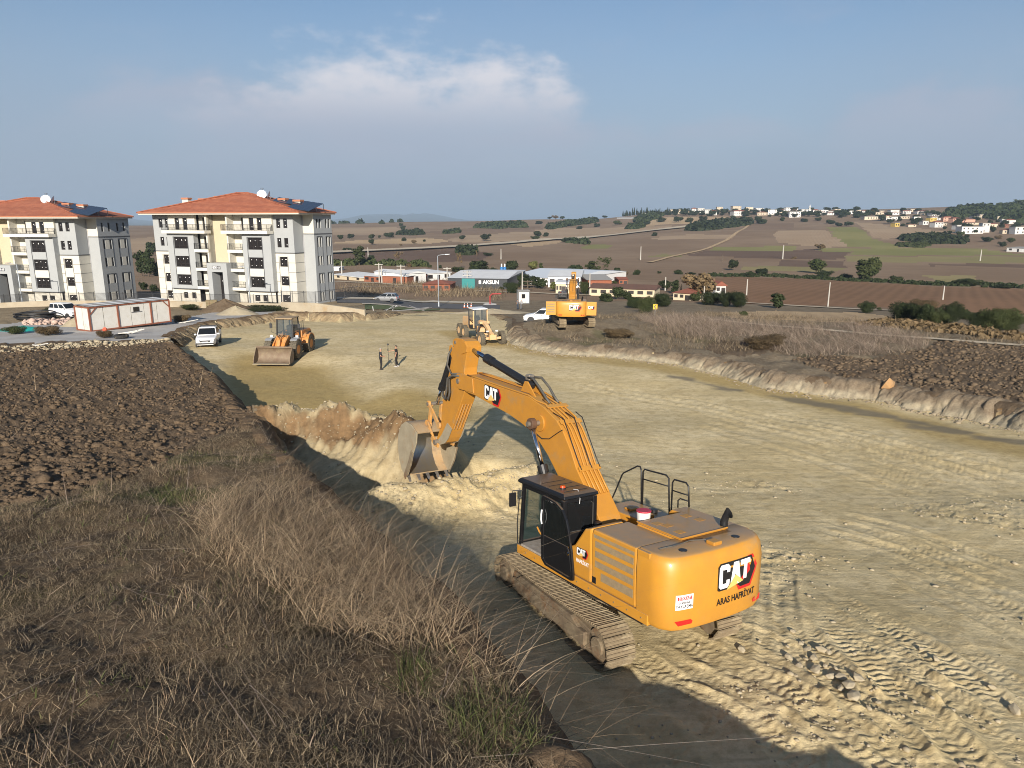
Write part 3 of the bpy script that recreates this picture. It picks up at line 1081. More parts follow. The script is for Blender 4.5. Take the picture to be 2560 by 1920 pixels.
    field('field_straw', (0.457, 0.336, 0.206), (0.392, 0.283, 0.171), 0.3)
    field('field_green', (0.196, 0.191, 0.075), (0.254, 0.229, 0.099), 2.4)
    field('field_olive', (0.297, 0.246, 0.123), (0.239, 0.210, 0.099))
    field('far_wood', (0.10, 0.105, 0.07), (0.14, 0.13, 0.085))
    field('field_red', (0.239, 0.142, 0.084), (0.189, 0.116, 0.070), 0.55)


soil_materials()
GROUND = build_ground()
# ================================================================== excavators
DUST = (0.33, 0.25, 0.14)
mat('cat_yellow', (0.58, 0.270, 0.030), 0.45, 0, (0.51, 0.235, 0.034), 2.0, 1, dirt=(0.37, 0.24, 0.10), dirt_amt=0.24, dirt_scale=1.3, top_dust=(0.30, 0.205, 0.105, 0.86), coat=0.25)
mat('cat_yellow_b', (0.49, 0.222, 0.028), 0.5, 0, (0.43, 0.195, 0.032), 3.0, 1, top_dust=(0.42, 0.26, 0.08, 0.5), dirt=(0.33, 0.23, 0.11), dirt_amt=0.28, dirt_scale=1.5)
mat('cat_yellow_worn', (0.62, 0.28, 0.05), 0.6, 0, (0.42, 0.27, 0.12), 3.5, 1.2, dirt=(0.20, 0.15, 0.10), dirt_amt=0.5, dirt_scale=3, bump=0.3, bscale=14)
mat('cab_black', (0.010, 0.010, 0.011), 0.35, 0, top_dust=(0.17, 0.12, 0.08, 0.75))
mat('steel_black', (0.014, 0.014, 0.015), 0.45)
mat('hose_grey', (0.085, 0.080, 0.070), 0.6, dirt=(0.2, 0.16, 0.1), dirt_amt=0.3, dirt_scale=6)
mat('chrome', (0.72, 0.72, 0.72), 0.12, 1.0)
mat('pin_steel', (0.30, 0.26, 0.21), 0.5, 0.6)
mat('shoe_mud', (0.270, 0.210, 0.125), 0.85, 0, (0.150, 0.112, 0.072), 5.0, 1.4, bump=0.8, bscale=9, dirt=(0.40, 0.33, 0.21), dirt_amt=0.45, dirt_scale=3)
mat('frame_mud', (0.120, 0.085, 0.055), 0.85, 0, (0.24, 0.19, 0.12), 2.5, 1.2, bump=0.8, bscale=7, dirt=(0.19, 0.085, 0.03), dirt_amt=0.4, dirt_scale=2)
mat('grille_dust', (0.235, 0.180, 0.110), 0.8, 0, (0.33, 0.24, 0.13), 8, 1.2, bump=0.4, bscale=60)
mat('logo_white', (0.85, 0.85, 0.85), 0.4)
mat('logo_black', (0.012, 0.012, 0.014), 0.4)
mat('logo_red', (0.55, 0.02, 0.02), 0.4)
mat('logo_gold', (0.80, 0.52, 0.16), 0.4)
mat('reflector_red', (0.72, 0.02, 0.015), 0.25, coat=0.5)
mat('bucket_outer', (0.40, 0.26, 0.13), 0.7, 0, (0.40, 0.31, 0.19), 2.2, 1.2, dirt=(0.22, 0.16, 0.11), dirt_amt=0.5, dirt_scale=2.5, bump=.3, bscale=12)
mat('bucket_clay', (0.34, 0.29, 0.20), 0.9, 0, (0.27, 0.225, 0.15), 3, 1, bump=0.5, bscale=12, dirt=(0.30, 0.17, 0.07), dirt_amt=0.3, dirt_scale=2)
mat('bucket_shine', (0.42, 0.42, 0.44), 0.28, 0.85, (0.50, 0.43, 0.30), 1.6, 0.8)
mat('tooth_steel', (0.30, 0.28, 0.26), 0.35, 0.7, dirt=(0.38, 0.30, 0.18), dirt_amt=0.4, dirt_scale=6)
mat('seat_cloth', (0.055, 0.055, 0.060), 0.9)
mat('floor_mat', (0.23, 0.20, 0.17), 0.9, 0, (0.42, 0.38, 0.33), 9, 1.3)
mat('beacon_amber', (0.55, 0.06, 0.008), 0.15)
glass_mat('cab_glass', (0.012, 0.030, 0.026), 0.04, 0.55)
glass_mat('dark_glass', (0.010, 0.011, 0.012), 0.06)
Y_ = MATS


def cat_logo(parent, place, s=0.2, names=('logo_plate', 'logo_hexagon', 'logo_letters', 'logo_triangle')):
    """badge drawn in a plane: place(u, v, out) -> point in the parent's frame; s = letter height"""
    def poly(name, polys, m, out, thick=0.003):
        mb = MB()
        for pts in polys:
            n = len(pts)
            a = sum(pts[i][0] * pts[(i + 1) % n][1] - pts[(i + 1) % n][0] * pts[i][1] for i in range(n))
            if a < 0:
                pts = pts[::-1]
            top = [place(u * s, v * s, out + thick) for u, v in pts]
            bot = [place(u * s, v * s, out) for u, v in pts]
            mb.add(top + bot, [tuple(range(n))] + [(n + i, n + (i + 1) % n, (i + 1) % n, i) for i in range(n)])
        return mb.build(name, m, parent)
    U = -1.17
    def sh(pts): return [(u + U, v - 0.45) for u, v in pts]
    poly(names[1], [sh([(1.75, 1.07), (2.10, 1.07), (2.40, .58), (2.30, .30), (1.98, -.27), (1.22, -.27), (1.05, .0), (1.7, .5)])], Y_['logo_red'], 0.002)
    poly(names[0], [sh([(-.05, -.04), (.04, -.08), (.5, -.08), (1.05, .02), (1.30, -.14), (1.90, -.14), (2.25, .5), (1.98, 1.05), (1.1, 1.05), (.62, 1.05), (.08, 1.05), (-.07, .93)])], Y_['logo_black'], 0.006)
    w = [sh([(.0, .10), (.10, .0), (.20, .0), (.20, .99), (.10, .99), (.0, .88)]),
         sh([(.2, .78), (.42, .78), (.42, .66), (.60, .66), (.60, .88), (.50, .99), (.2, .99)]),
         sh([(.2, .0), (.50, .0), (.60, .12), (.60, .34), (.42, .34), (.42, .2), (.2, .2)]),
         sh([(.66, .05), (.86, .05), (1.02, .99), (.84, .99)]),
         sh([(1.02, .99), (.90, .60), (1.10, .05), (1.30, .05), (1.14, .99)]),
         sh([(1.24, .99), (1.24, .79), (1.86, .79), (1.86, .99)]),
         sh([(1.45, .79), (1.45, .16), (1.66, .16), (1.66, .79)])]
    poly(names[2], w, Y_['logo_white'], 0.010)
    poly(names[3], [sh([(.45, -.10), (.96, .46), (1.46, .10)])], Y_['logo_gold'], 0.014)


CW_Y = [1.47, 1.44, 1.30, 1.10, 0.80, 0.40, 0.0, -0.40, -0.80, -1.10, -1.30, -1.44, -1.47]
CW_X = [-3.00, -3.24, -3.42, -3.50, -3.55, -3.575, -3.58, -3.575, -3.55, -3.50, -3.42, -3.24, -3.00]


def cw_x(y):
    return float(np.interp(-y, [-v for v in CW_Y], CW_X))


def counterweight_mesh():
    mb = MB()
    # rings of the outline, from the bottom up; the back leans in a little above
    lev = [(1.24, 0.90, 0.12), (1.20, 0.95, 0.03), (1.30, 0.99, 0.0), (1.75, 1.0, 0.0), (2.30, 1.0, -0.02), (2.42, 0.995, 0.0), (2.56, 0.99, 0.02), (2.66, 0.965, 0.07), (2.70, 0.93, 0.13)]
    rings = []
    for z, w, inn in lev:
        ring = [(CW_X[i] + (0 if i in (0, len(CW_Y) - 1) else inn), CW_Y[i] * w if 0 < i < len(CW_Y) - 1 else CW_Y[i] * w, z) for i in range(len(CW_Y))]
        ring = [(-2.62, 1.47 * w, z)] + ring + [(-2.62, -1.47 * w, z)]
        rings.append(ring)
    mb.loft(rings)
    return mb


def track_outline(L=2.62, r=0.44, zc=0.47):
    """closed loop of points in x,z round idler and sprocket"""
    pts = []
    for i in range(9):
        a = -math.pi / 2 + math.pi * i / 8
        pts.append((L - r + math.cos(a) * r, zc + math.sin(a) * r))
    for i in range(1, 6):
        t = i / 6
        pts.append((L - r - t * (2 * L - 2 * r), zc + r - 0.05 * math.sin(math.pi * t)))
    for i in range(9):
        a = math.pi / 2 + math.pi * i / 8
        pts.append((-L + r + math.cos(a) * r, zc + math.sin(a) * r))
    return pts


def along(pts, n, closed=True):
    P = [Vector((p[0], 0, p[1])) for p in pts]
    if closed:
        P.append(P[0])
    ln = [0]
    for a, b in zip(P[:-1], P[1:]):
        ln.append(ln[-1] + (b - a).length)
    out = []
    for k in range(n):
        s = ln[-1] * k / n
        i = max(j for j in range(len(ln)) if ln[j] <= s + 1e-9)
        i = min(i, len(P) - 2)
        t = (s - ln[i]) / max(1e-9, ln[i + 1] - ln[i])
        p = P[i].lerp(P[i + 1], t); d = (P[i + 1] - P[i]).normalized()
        out.append((p, d))
    return out


def undercarriage(root, yaw, gauge=1.46, shoe_w=0.70):
    cy_, sy_ = math.cos(yaw), math.sin(yaw)
    Rz = Matrix.Rotation(yaw, 4, 'Z')
    shoe_me = None
    for side in (1, -1):
        yc = side * gauge
        outline = track_outline()
        # chain behind the shoes
        mb = MB(); inner = [(x * 0.955, 0.47 + (z - 0.47) * 0.86) for x, z in outline]
        mb.prism(inner, yc - 0.16, yc + 0.16)
        o = mb.build('track_chain', Y_['frame_mud'], root); o.matrix_local = Rz
        mb = MB()
        sgn = side
        # side frame with a sloping top and end guards
        mb.prism([(-1.95, 0.24), (1.75, 0.24), (1.85, 0.42), (1.70, 0.70), (1.1, 0.74), (-1.3, 0.74), (-1.9, 0.66), (-2.05, 0.45)], yc - 0.24, yc + 0.24)
        mb.box(-1.75, 1.60, yc + sgn * 0.24, yc + sgn * 0.34, 0.30, 0.60)
        mb.prism([(-1.5, 0.60), (1.45, 0.60), (1.2, 0.76), (-1.2, 0.76)], yc - sgn * 0.30, yc + sgn * 0.33)
        o = mb.build('track_frame', Y_['frame_mud'], root, bevel=0.02); o.matrix_local = Rz
        for nm, x, rr in (('sprocket', -2.17, 0.37), ('idler', 2.17, 0.37)):
            mb = MB().cyl((x, yc - 0.24, 0.47), (x, yc + 0.24, 0.47), rr, 20)
            mb.cyl((x, yc + sgn * 0.24, 0.47), (x, yc + sgn * 0.31, 0.47), rr * 0.55, 14)
            o = mb.build(nm, Y_['frame_mud'], root, bevel=0.015); o.matrix_local = Rz
        for k in range(7):
            x = -1.5 + k * 0.49
            mb = MB().cyl((x, yc - 0.22, 0.20), (x, yc + 0.22, 0.20), 0.10, 10)
            o = mb.build('roller', Y_['frame_mud'], root); o.matrix_local = Rz
        n = 52
        for i, (p, d) in enumerate(along(outline, n)):
            if shoe_me is None:
                mb = MB()
                pitch = 0.205
                mb.box(-pitch / 2 * .97, pitch / 2 * .97, -shoe_w / 2, shoe_w / 2, -0.012, 0.016)
                for gx, gh in ((-0.075, 0.030), (0.0, 0.024), (0.075, 0.030)):
                    mb.prism([(gx - 0.014, 0.015), (gx + 0.014, 0.015), (gx + 0.007, 0.015 + gh), (gx - 0.007, 0.015 + gh)], -shoe_w / 2, shoe_w / 2)
                o = mb.build('track_shoe', Y_['shoe_mud'], root)
                shoe_me = o.data
            else:
                o = bpy.data.objects.new('track_shoe', shoe_me); COL.objects.link(o); o.parent = root
            nrm = Vector((-d.z, 0, d.x)) * -1      # outward
            c = Vector((0, 0, 0.47))
            if nrm.dot(p - c) < 0:
                nrm = -nrm
            yv = Vector((0, 1, 0))
            xv = yv.cross(nrm).normalized()
            M = Matrix((xv, yv, nrm)).transposed().to_4x4()
            jit = Matrix.Rotation(RNG.uniform(-0.03, 0.03), 4, 'Y')
            M.translation = p + Vector((0, yc, 0)) + nrm * 0.005
            o.matrix_local = Rz @ M @ jit
    mb = MB()
    mb.prism_z([(-0.9, -1.2), (0.9, -1.2), (1.15, -0.75), (0.75, 0.0), (1.15, 0.75), (0.9, 1.2), (-0.9, 1.2), (-1.15, 0.75), (-0.75, 0.0), (-1.15, -0.75)], 0.52, 0.86)
    mb.cyl((0, 0, 0.82), (0, 0, 1.12), 0.72, 24)
    o = mb.build('car_body', Y_['frame_mud'], root, bevel=0.02); o.matrix_local = Rz


def shift(pts, dx, dz): return [(x + dx, z + dz) for x, z in pts]


BOOM_TOP = [(-0.16, 2.16), (-0.02, 2.42), (0.30, 2.78), (0.88, 3.43), (1.12, 3.84), (1.44, 4.26), (1.73, 4.50), (2.32, 4.77), (3.04, 4.96), (4.34, 5.04), (6.0, 5.16), (6.62, 5.18), (7.02, 5.16)]
BOOM_BOT = [(7.20, 5.02), (7.18, 4.82), (6.98, 4.74), (6.48, 4.66), (6.0, 4.63), (4.95, 4.46), (4.05, 4.33), (3.42, 4.18), (2.93, 4.03), (2.51, 3.81), (2.15, 3.55), (1.86, 3.28), (1.61, 3.04), (0.9, 2.46), (0.38, 2.04), (0.12, 1.88), (-0.12, 1.92)]


def build_excavator(name, loc_matrix, label, category, door_open=True, under_yaw=-0.093, service_doors=False, full=True):
    root = empty(name)
    root.matrix_world = loc_matrix
    tag(root, label, category)
    undercarriage(root, under_yaw)
    Yl = Y_['cat_yellow']
    # ---- deck, side sills
    mb = MB()
    mb.box(-2.75, 1.78, -1.40, 1.40, 1.12, 1.30)
    o = mb.build('deck', Y_['steel_black'], root)
    mb = MB()
    for s in (1, -1):
        mb.prism([(-2.98, 1.20), (1.80, 1.20), (1.80, 1.42), (-2.98, 1.42)], s * 1.36, s * 1.475)
    mb.box(1.70, 1.80, -1.36, -0.45, 1.20, 1.42)
    mb.build('side_sill', Yl, root, bevel=0.015)
    for k in range(11):
        x = -2.8 + .42 * k
        MB().cyl((x, 1.475, 1.31), (x, 1.487, 1.31), .016, 6).build('bolt', Y_['pin_steel'], root)
    # ---- counterweight
    cw = counterweight_mesh().build('counterweight', Yl, root); smooth_by_angle(cw, 50); add_bevel(cw, 0.02)

    def on_cw(yc, zc, tilt=0.0):
        def place(u, v, out):
            y = yc - u; z = zc + v
            x = cw_x(y) + float(np.interp(z, [1.2, 1.3, 1.75, 2.3, 2.42, 2.56, 2.66], [.03, 0, 0, -.02, 0, .02, .07]))
            dx = (cw_x(y + 0.02) - cw_x(y - 0.02)) / 0.04
            n = Vector((-1, dx, 0)).normalized()
            p = Vector((x, y, z)) + n * (out + 0.006)
            return (p.x, p.y, p.z)
        return place
    cat_logo(cw, on_cw(-0.42, 2.10), 0.50)
    if full:
        pl = on_cw(-0.40, 1.60)
        text_mesh('ARAS HAFRİYAT', 0.185, Y_['logo_black'], 'lettering', cw, 0.002, lambda c: Vector(pl(c.x, c.y, 0.004 + c.z)), bold=0.004, narrow=0.86)
        # warning plate
        ps = on_cw(1.02, 1.80)
        def curved(u0, u1, v0, v1, out, name, m):
            us = [u0 + (u1 - u0) * i / 8 for i in range(9)]
            mb = MB(); mb.loft([[ps(u, v0, 0), ps(u, v0, out), ps(u, v1, out), ps(u, v1, 0)] for u in us])
            return mb.build(name, Y_[m], cw)
        curved(-.19, .19, -.15, .15, .006, 'warning_sign', 'logo_white')
        curved(-.155, .155, .045, .115, .009, 'warning_band', 'reflector_red')
        for body, v, sz, m_, nar in (('DİKKAT!', .08, .075, 'logo_white', .9), ("25 M'den fazla", -.01, .055, 'logo_black', .8), ('YAKLAŞMA', -.085, .085, 'logo_black', .85)):
            text_mesh(body, sz, Y_[m_], 'warning_lettering', cw, 0.001, lambda c, v=v: Vector(ps(c.x, c.y + v, 0.0115 + c.z)), bold=0.001, narrow=nar)
    for yc in (1.02, -1.12):
        pr = on_cw(yc, 1.375)
        mb = MB()
        q = [(-.20, .045), (.15, .055), (.19, .02), (.17, -.035), (-.13, -.05)]
        mb.add([pr(u if yc > 0 else -u, v, .012) for u, v in q], [tuple(range(5)) if yc > 0 else tuple(range(4, -1, -1))])
        mb.build('reflector', Y_['reflector_red'], cw)
    # counterweight lifting eyes on top
    for x, y in ((-3.22, 0.80), (-3.22, -0.72)):
        mb = MB().cyl((x, y, 2.70), (x, y, 2.712), 0.085, 14)
        mb.build('lifting_eye', Y_['steel_black'], cw)
    mb = MB().box(-3.40, -3.18, -0.12, 0.12, 2.70, 2.78)
    mb.build('work_lamp', Y_['cat_yellow_b'], cw, bevel=0.02)
    # ---- engine house: left and right side panels, hood
    mb = MB()
    mb.prism([(-2.60, 1.42), (-1.17, 1.42), (-1.17, 2.56), (-1.22, 2.68), (-2.60, 2.68)], 0.45, 1.45)
    o = mb.build('left_service_door', Yl, root, bevel=0.04)
    g = [(2.30, 2.44, -1.30, -2.52), (2.08, 2.22, -1.30, -2.52), (1.86, 2.0, -1.30, -2.52), (1.60, 1.78, -1.50, -2.52)]
    for z0, z1, xa, xb in g:
        mb = MB().box(xb, xa, 1.450, 1.456, z0, z1)
        mb.build('grille', Y_['grille_dust'], o)
    mb = MB().box(-2.54, -1.24, 1.40, 1.452, 2.50, 2.575)
    mb.build('grille', Y_['grille_dust'], o)
    mb = MB().box(-1.34, -1.22, 1.452, 1.462, 1.48, 1.62)
    mb.build('latch', Y_['steel_black'], o)
    mb = MB()
    mb.prism([(-2.98, 1.42), (-2.62, 1.42), (-2.62, 2.68), (-2.98, 2.68)], 0.45, 1.455)
    mb.build('rear_panel', Yl, root, bevel=0.02)
    # air-cleaner compartment ahead of it, sloping down to the cab
    mb = MB()
    mb.prism([(-1.16, 1.42), (-0.20, 1.42), (-0.20, 1.95), (-0.55, 2.12), (-0.92, 2.60), (-1.16, 2.68)], 0.52, 1.45)
    o = mb.build('front_service_door', Yl, root, bevel=0.05)
    cat_logo(o, lambda u, v, out: (-0.86 - u, 1.452 + out, 2.02 + v), 0.165)
    text_mesh('HAFRİYAT', 0.12, Y_['logo_white'], 'lettering', o, 0.001, lambda c: Vector((-0.86 - c.x, 1.455 + c.z, 1.80 + c.y)), bold=0.003, narrow=0.8)
    # hood: raised middle deck with hinged lid
    mb = MB()
    mb.prism([(-2.98, 1.42), (-1.46, 1.42), (-1.46, 2.64), (-1.50, 2.70), (-2.98, 2.70)], -0.95, 0.44)
    mb.box(-1.46, -1.02, -0.95, 0.44, 1.42, 2.46)
    hood = mb.build('hood', Yl, root, bevel=0.03)
    mb = MB().box(-2.80, -1.48, -0.93, 0.43, 2.70, 2.735)
    mb.build('hood_lid', Yl, hood, bevel=0.012)
    for x, y in ((-1.80, 0.14), (-2.02, 0.05), (-2.46, 0.12), (-1.75, -0.80), (-2.10, -0.86)):
        mb = MB().box(x - 0.09, x + 0.09, y - 0.10, y + 0.10, 2.735, 2.74)
        mb.build('grip_pad', Y_['cat_yellow_b'], hood)
    mb = MB().tube([(-2.82, 0.45, 2.745), (-2.82, -0.93, 2.745)], 0.018, 6)
    mb.build('hinge_rail', Y_['cat_yellow_b'], hood)
    mb = MB().tube([(-1.48, 0.44, 2.745), (-2.80, 0.44, 2.745)], 0.014, 6)
    mb.build('hinge_rail', Y_['cat_yellow_b'], hood)
    mb = MB().tube([(-2.95, 1.18, 2.72), (-3.02, 0.85, 2.74), (-3.0, 0.60, 2.74), (-2.98, 0.35, 2.75), (-3.16, 0.10, 2.77)], 0.012, 5)
    mb.build('wire', Y_['hose_grey'], hood)
    # exhaust stack with a slanted mouth
    mb = MB()
    ex, ey = -2.62, -1.05
    ring = []
    for k, (z, tx, rr) in enumerate(((2.70, 0, .085), (2.80, 0, .085), (2.92, .03, .08), (3.02, .10, .075))):
        ring.append([(ex - tx * 1.1 + math.cos(a) * rr, ey - tx * 0.3 + math.sin(a) * rr, z + (0.10 * math.cos(a) if k == 3 else 0)) for a in [2 * math.pi * i / 12 for i in range(12)]])
    mb.loft(ring, cap=False)
    o = mb.build('exhaust', Y_['steel_black'], hood); smooth_by_angle(o, 60)
    # right side: walkway boxes, tank
    mb = MB()
    mb.prism([(-2.98, 1.42), (-1.02, 1.42), (-1.02, 2.60), (-1.12, 2.69), (-2.98, 2.69)], -1.455, -0.96)
    o = mb.build('right_service_door', Yl, root, bevel=0.04)
    for z0, z1 in ((1.60, 1.78), (1.86, 2.0), (2.08, 2.22)):
        MB().box(-2.6, -1.4, -1.462, -1.455, z0, z1).build('grille', Y_['grille_dust'], o)
    mb = MB()
    mb.prism([(-1.00, 1.42), (0.92, 1.42), (0.92, 2.26), (0.80, 2.36), (-0.92, 2.36), (-1.0, 2.30)], -1.455, -0.50)
    tank = mb.build('fuel_tank', Yl, root, bevel=0.04)
    mb = MB().cyl((-0.3, -1.2, 2.36), (-0.3, -1.2, 2.44), 0.09, 12)
    mb.build('filler_cap', Y_['steel_black'], tank)
    mb = MB().box(-0.62, -0.35, -0.92, -0.7, 2.36, 2.44).box(0.05, 0.3, -1.0, -0.75, 2.36, 2.42)
    mb.build('valve_cover', Y_['cat_yellow_b'], tank, bevel=0.02)
    mb = MB()
    mb.prism([(0.93, 1.42), (1.60, 1.42), (1.60, 1.60), (1.30, 1.62), (1.28, 1.95), (0.93, 1.97)], -1.44, -0.55)
    mb.build('step_box', Yl, root, bevel=0.03)
    # engine-bay gap between hood and boom
    mb = MB().box(-1.00, 0.30, -0.49, 0.40, 1.30, 1.72)
    mb.box(-0.98, -0.22, -0.45, 0.48, 1.72, 2.08)
    mb.build('valve_bay', Y_['steel_black'], root, bevel=0.03)
    for s in (-1, 1):
        MB().prism([(-0.62, 1.30), (0.55, 1.30), (0.45, 2.0), (0.16, 2.24), (-0.12, 2.24), (-0.45, 1.95)], s * 0.40, s * 0.46).build('boom_bracket', Yl, root, bevel=0.01)
    # ---- handrails on the right side
    def rail(pts, r=0.021): return MB().tube(pts, r, 8).build('handrail', Y_['steel_black'], root, smooth=True)
    yr = -1.42
    rail([(1.56, yr, 1.62), (1.56, yr, 2.2), (1.40, yr, 2.5), (1.16, yr, 2.97), (1.10, yr, 3.03), (0.58, yr, 3.32), (0.48, yr, 3.33), (0.43, yr, 3.24), (0.40, yr, 2.36)])
    rail([(0.36, yr, 2.36), (0.36, yr, 3.22), (0.31, yr, 3.29), (-0.46, yr, 3.31), (-0.55, yr, 3.25), (-0.60, yr, 2.36)])
    rail([(0.36, yr, 3.03), (-0.57, yr, 3.05)], .017)
    rail([(-0.66, yr, 2.36), (-0.68, yr, 3.18), (-0.74, yr, 3.26), (-1.12, yr, 3.27), (-1.20, yr, 3.2), (-1.24, yr, 2.70)])
    rail([(-0.68, yr, 2.98), (-1.22, yr, 2.98)], .017)
    rail([(-1.24, yr, 2.84), (-0.95, yr, 2.84), (-0.88, yr, 2.78), (-0.88, yr, 2.60)], .017)
    # ---- cab
    zf, zr_ = 1.44, 3.16
    xa, xb, ya, yb = 1.78, -0.15, 1.46, 0.48
    mb = MB()
    def post(p0, p1, w=0.085, h=0.085): mb.obox(p0, p1, w, h)
    post((1.70, ya - .04, zf), (1.58, ya - .06, 3.02)); post((1.76, yb + .04, zf), (1.62, yb + .06, 3.02))
    post((0.55, ya - .03, zf), (0.52, ya - .05, 3.02), .10, .07)
    post((xb + .06, ya - .04, zf), (xb + .06, ya - .06, 3.02), .12, .12); post((xb + .06, yb + .06, zf), (xb + .06, yb + .06, 3.02), .12, .12)
    post((1.72, ya - .04, zf + .03), (1.76, yb + .04, zf + .03)); post((1.60, ya - .05, 2.99), (1.62, yb + .05, 2.99))
    post((1.62, ya - .06, 3.00), (xb + .06, ya - .06, 3.00), .10, .12); post((1.62, yb + .06, 3.0), (xb + .06, yb + .06, 3.0), .10, .12)
    post((xb + .06, ya - .06, 3.0), (xb + .06, yb + .06, 3.0), .10, .14)
    mb.box(xb + .02, xb + .10, yb + .04, ya - .04, zf, 2.22)
    mb.box(xb + .02, 0.55, ya - .07, ya - .015, zf, 1.90)
    mb.box(xb, 1.70, yb + .02, yb + .08, zf, 1.98)
    cab = mb.build('cab', Y_['cab_black'], root, bevel=0.02)
    mb = MB()
    ring = lambda z, i: [(xa - .02 - i, ya - i * .6, z), (xb - .02 + i, ya - i * .6, z), (xb - .02 + i, yb + i * .6, z), (xa - .02 - i, yb + i * .6, z)]
    mb.loft([ring(3.03, .02), ring(3.06, -.02), ring(3.12, .0), ring(3.17, .08)])
    for k in range(4):
        x = 0.95 - 0.3 * k
        mb.box(x - .02, x + .02, yb + .15, ya - .15, 3.165, 3.182)
    MB_roof = mb.build('cab_roof', Y_['cab_black'], cab, bevel=0.025)
    mb = MB().add([(1.745, ya - .09, zf + .06), (1.79, yb + .09, zf + .06), (1.65, yb + .10, 2.95), (1.625, ya - .10, 2.95)], [(0, 1, 2, 3)])
    mb.build('windscreen', Y_['cab_glass'], cab)
    mb = MB().add([(1.68, yb + .05, 2.0), (xb + .12, yb + .05, 2.0), (xb + .12, yb + .06, 2.95), (1.58, yb + .06, 2.95)], [(0, 1, 2, 3)])
    mb.build('side_window', Y_['cab_glass'], cab)
    mb = MB().add([(xb + .015, yb + .14, 2.24), (xb + .015, ya - .12, 2.24), (xb + .015, ya - .12, 2.93), (xb + .015, yb + .14, 2.93)], [(0, 1, 2, 3)])
    mb.build('rear_window', Y_['dark_glass'], cab)
    mb = MB().tube([(xb - .005, yb + .16, 2.26), (xb - .005, ya - .14, 2.26)], .008, 4).tube([(xb - .005, yb + .13, 2.30), (xb - .005, yb + .13, 2.86), (xb - .005, yb + .20, 2.91)], .008, 4)
    mb.build('window_seal', Y_['hose_grey'], cab)
    MB().box(xb + .1, 1.68, yb + .08, ya - .02, zf - .02, zf + .03).build('cab_floor', Y_['floor_mat'], cab)
    mb = MB().box(0.22, 0.78, 0.72, 1.20, 1.78, 1.94).box(0.12, 0.30, 0.72, 1.20, 1.90, 2.52).box(0.14, 0.26, 0.82, 1.10, 2.52, 2.74).box(0.30, 0.70, 0.8, 1.12, 1.47, 1.78)
    mb.build('seat', Y_['seat_cloth'], cab, bevel=0.05)
    mb = MB().box(0.45, 1.02, 1.21, 1.30, 1.98, 2.06).cyl((0.95, 1.26, 2.05), (1.0, 1.26, 2.24), .025, 8).box(0.45, 1.02, 0.60, 0.69, 1.98, 2.06).cyl((0.95, 0.65, 2.05), (1.0, 0.65, 2.24), .025, 8)
    mb.build('armrest', Y_['steel_black'], cab, bevel=0.015)
    MB().cyl((0.99, 1.26, 2.22), (1.0, 1.26, 2.30), .045, 10).build('joystick', mat('joystick_red', (0.42, 0.09, 0.05), .5), cab)
    MB().tube([(1.15, 1.30, 2.02), (1.05, 1.30, 1.92), (0.92, 1.30, 1.86)], .022, 6).build('safety_lever', Y_['cat_yellow_b'], cab)
    MB().tube([(1.30, 1.05, 1.47), (1.26, 1.05, 2.25)], .014, 5).tube([(1.30, 0.85, 1.47), (1.26, 0.85, 2.25)], .014, 5).build('travel_lever', Y_['steel_black'], cab)
    mb = MB().tube([(1.76, ya + .02, 1.46), (1.72, ya + .06, 2.0), (1.66, ya + .04, 2.66), (1.62, ya - .02, 2.70)], .014, 6)
    mb.build('grab_bar', Y_['steel_black'], cab)
    mb = MB().tube([(1.60, ya - .02, 2.86), (1.72, ya + .20, 2.86), (1.72, ya + .20, 2.80)], .012, 5)
    mb.box(1.69, 1.74, ya + .11, ya + .29, 2.46, 2.80)
    mb.build('mirror', Y_['steel_black'], cab, bevel=0.01)
    mb = MB().cyl((0.30, 1.16, 3.165), (0.30, 1.16, 3.20), .075, 14)
    bc = mb.build('beacon', Y_['steel_black'], cab)
    MB().cyl((0.30, 1.16, 3.20), (0.30, 1.16, 3.245), .07, 14, .055).build('beacon_lens', Y_['beacon_amber'], bc)
    mb = MB().tube([(0.10, 1.0, 3.18), (-0.05, 0.98, 3.2), (-0.16, 1.0, 3.02), (-0.17, 1.02, 2.9)], .006, 4)
    mb.build('wire', Y_['logo_white'], cab)
    # door, folded back against the house when open
    if door_open:
        yd = ya + 0.075
        x0, x1 = -0.66, 0.60
        fr = [(x1, 1.40), (x1, 2.90), (x1 - .06, 3.00), (x1 - .25, 3.00), (-.10, 2.88), (-.30, 2.74), (-.42, 2.55), (-.50, 2.2), (x0, 1.90), (x0, 1.34), (x0 + .05, 1.30), (x1 - .4, 1.30)]
        fr = [(x1, 1.44), (x1, 2.93), (x1 - .05, 3.01), (x1 - .30, 3.0), (.02, 2.97), (-.22, 2.86), (-.38, 2.66), (-.48, 2.40), (-.58, 2.0), (x0, 1.50), (x0, 1.33), (x0 + .1, 1.30), (.45, 1.33)]
        mb = MB()
        cxx = sum(p[0] for p in fr) / len(fr); czz = sum(p[1] for p in fr) / len(fr)
        n = len(fr)
        inn = [(cxx + (x - cxx) * .87, czz + (z - czz) * .93) for x, z in fr]
        for ys, flip in ((yd - .03, False), (yd + .03, True)):
            k0 = len(mb.v)
            mb.v += [(x, ys, z) for x, z in fr] + [(x, ys, z) for x, z in inn]
            for i in range(n):
                f = (k0 + i, k0 + (i + 1) % n, k0 + n + (i + 1) % n, k0 + n + i)
                mb.f.append(f if flip else f[::-1])
        for i in range(n):
            a, b2 = i, (i + 1) % n
            mb.f.append((a, b2, 2 * n + b2, 2 * n + a))
            mb.f.append((n + b2, n + a, 3 * n + a, 3 * n + b2))
        dr = mb.build('door', Y_['cab_black'], cab); add_bevel(dr, .012)
        low = [(x, z) for x, z in inn if z < 1.95] + [(0.50, 2.02), (-.47, 2.02)]
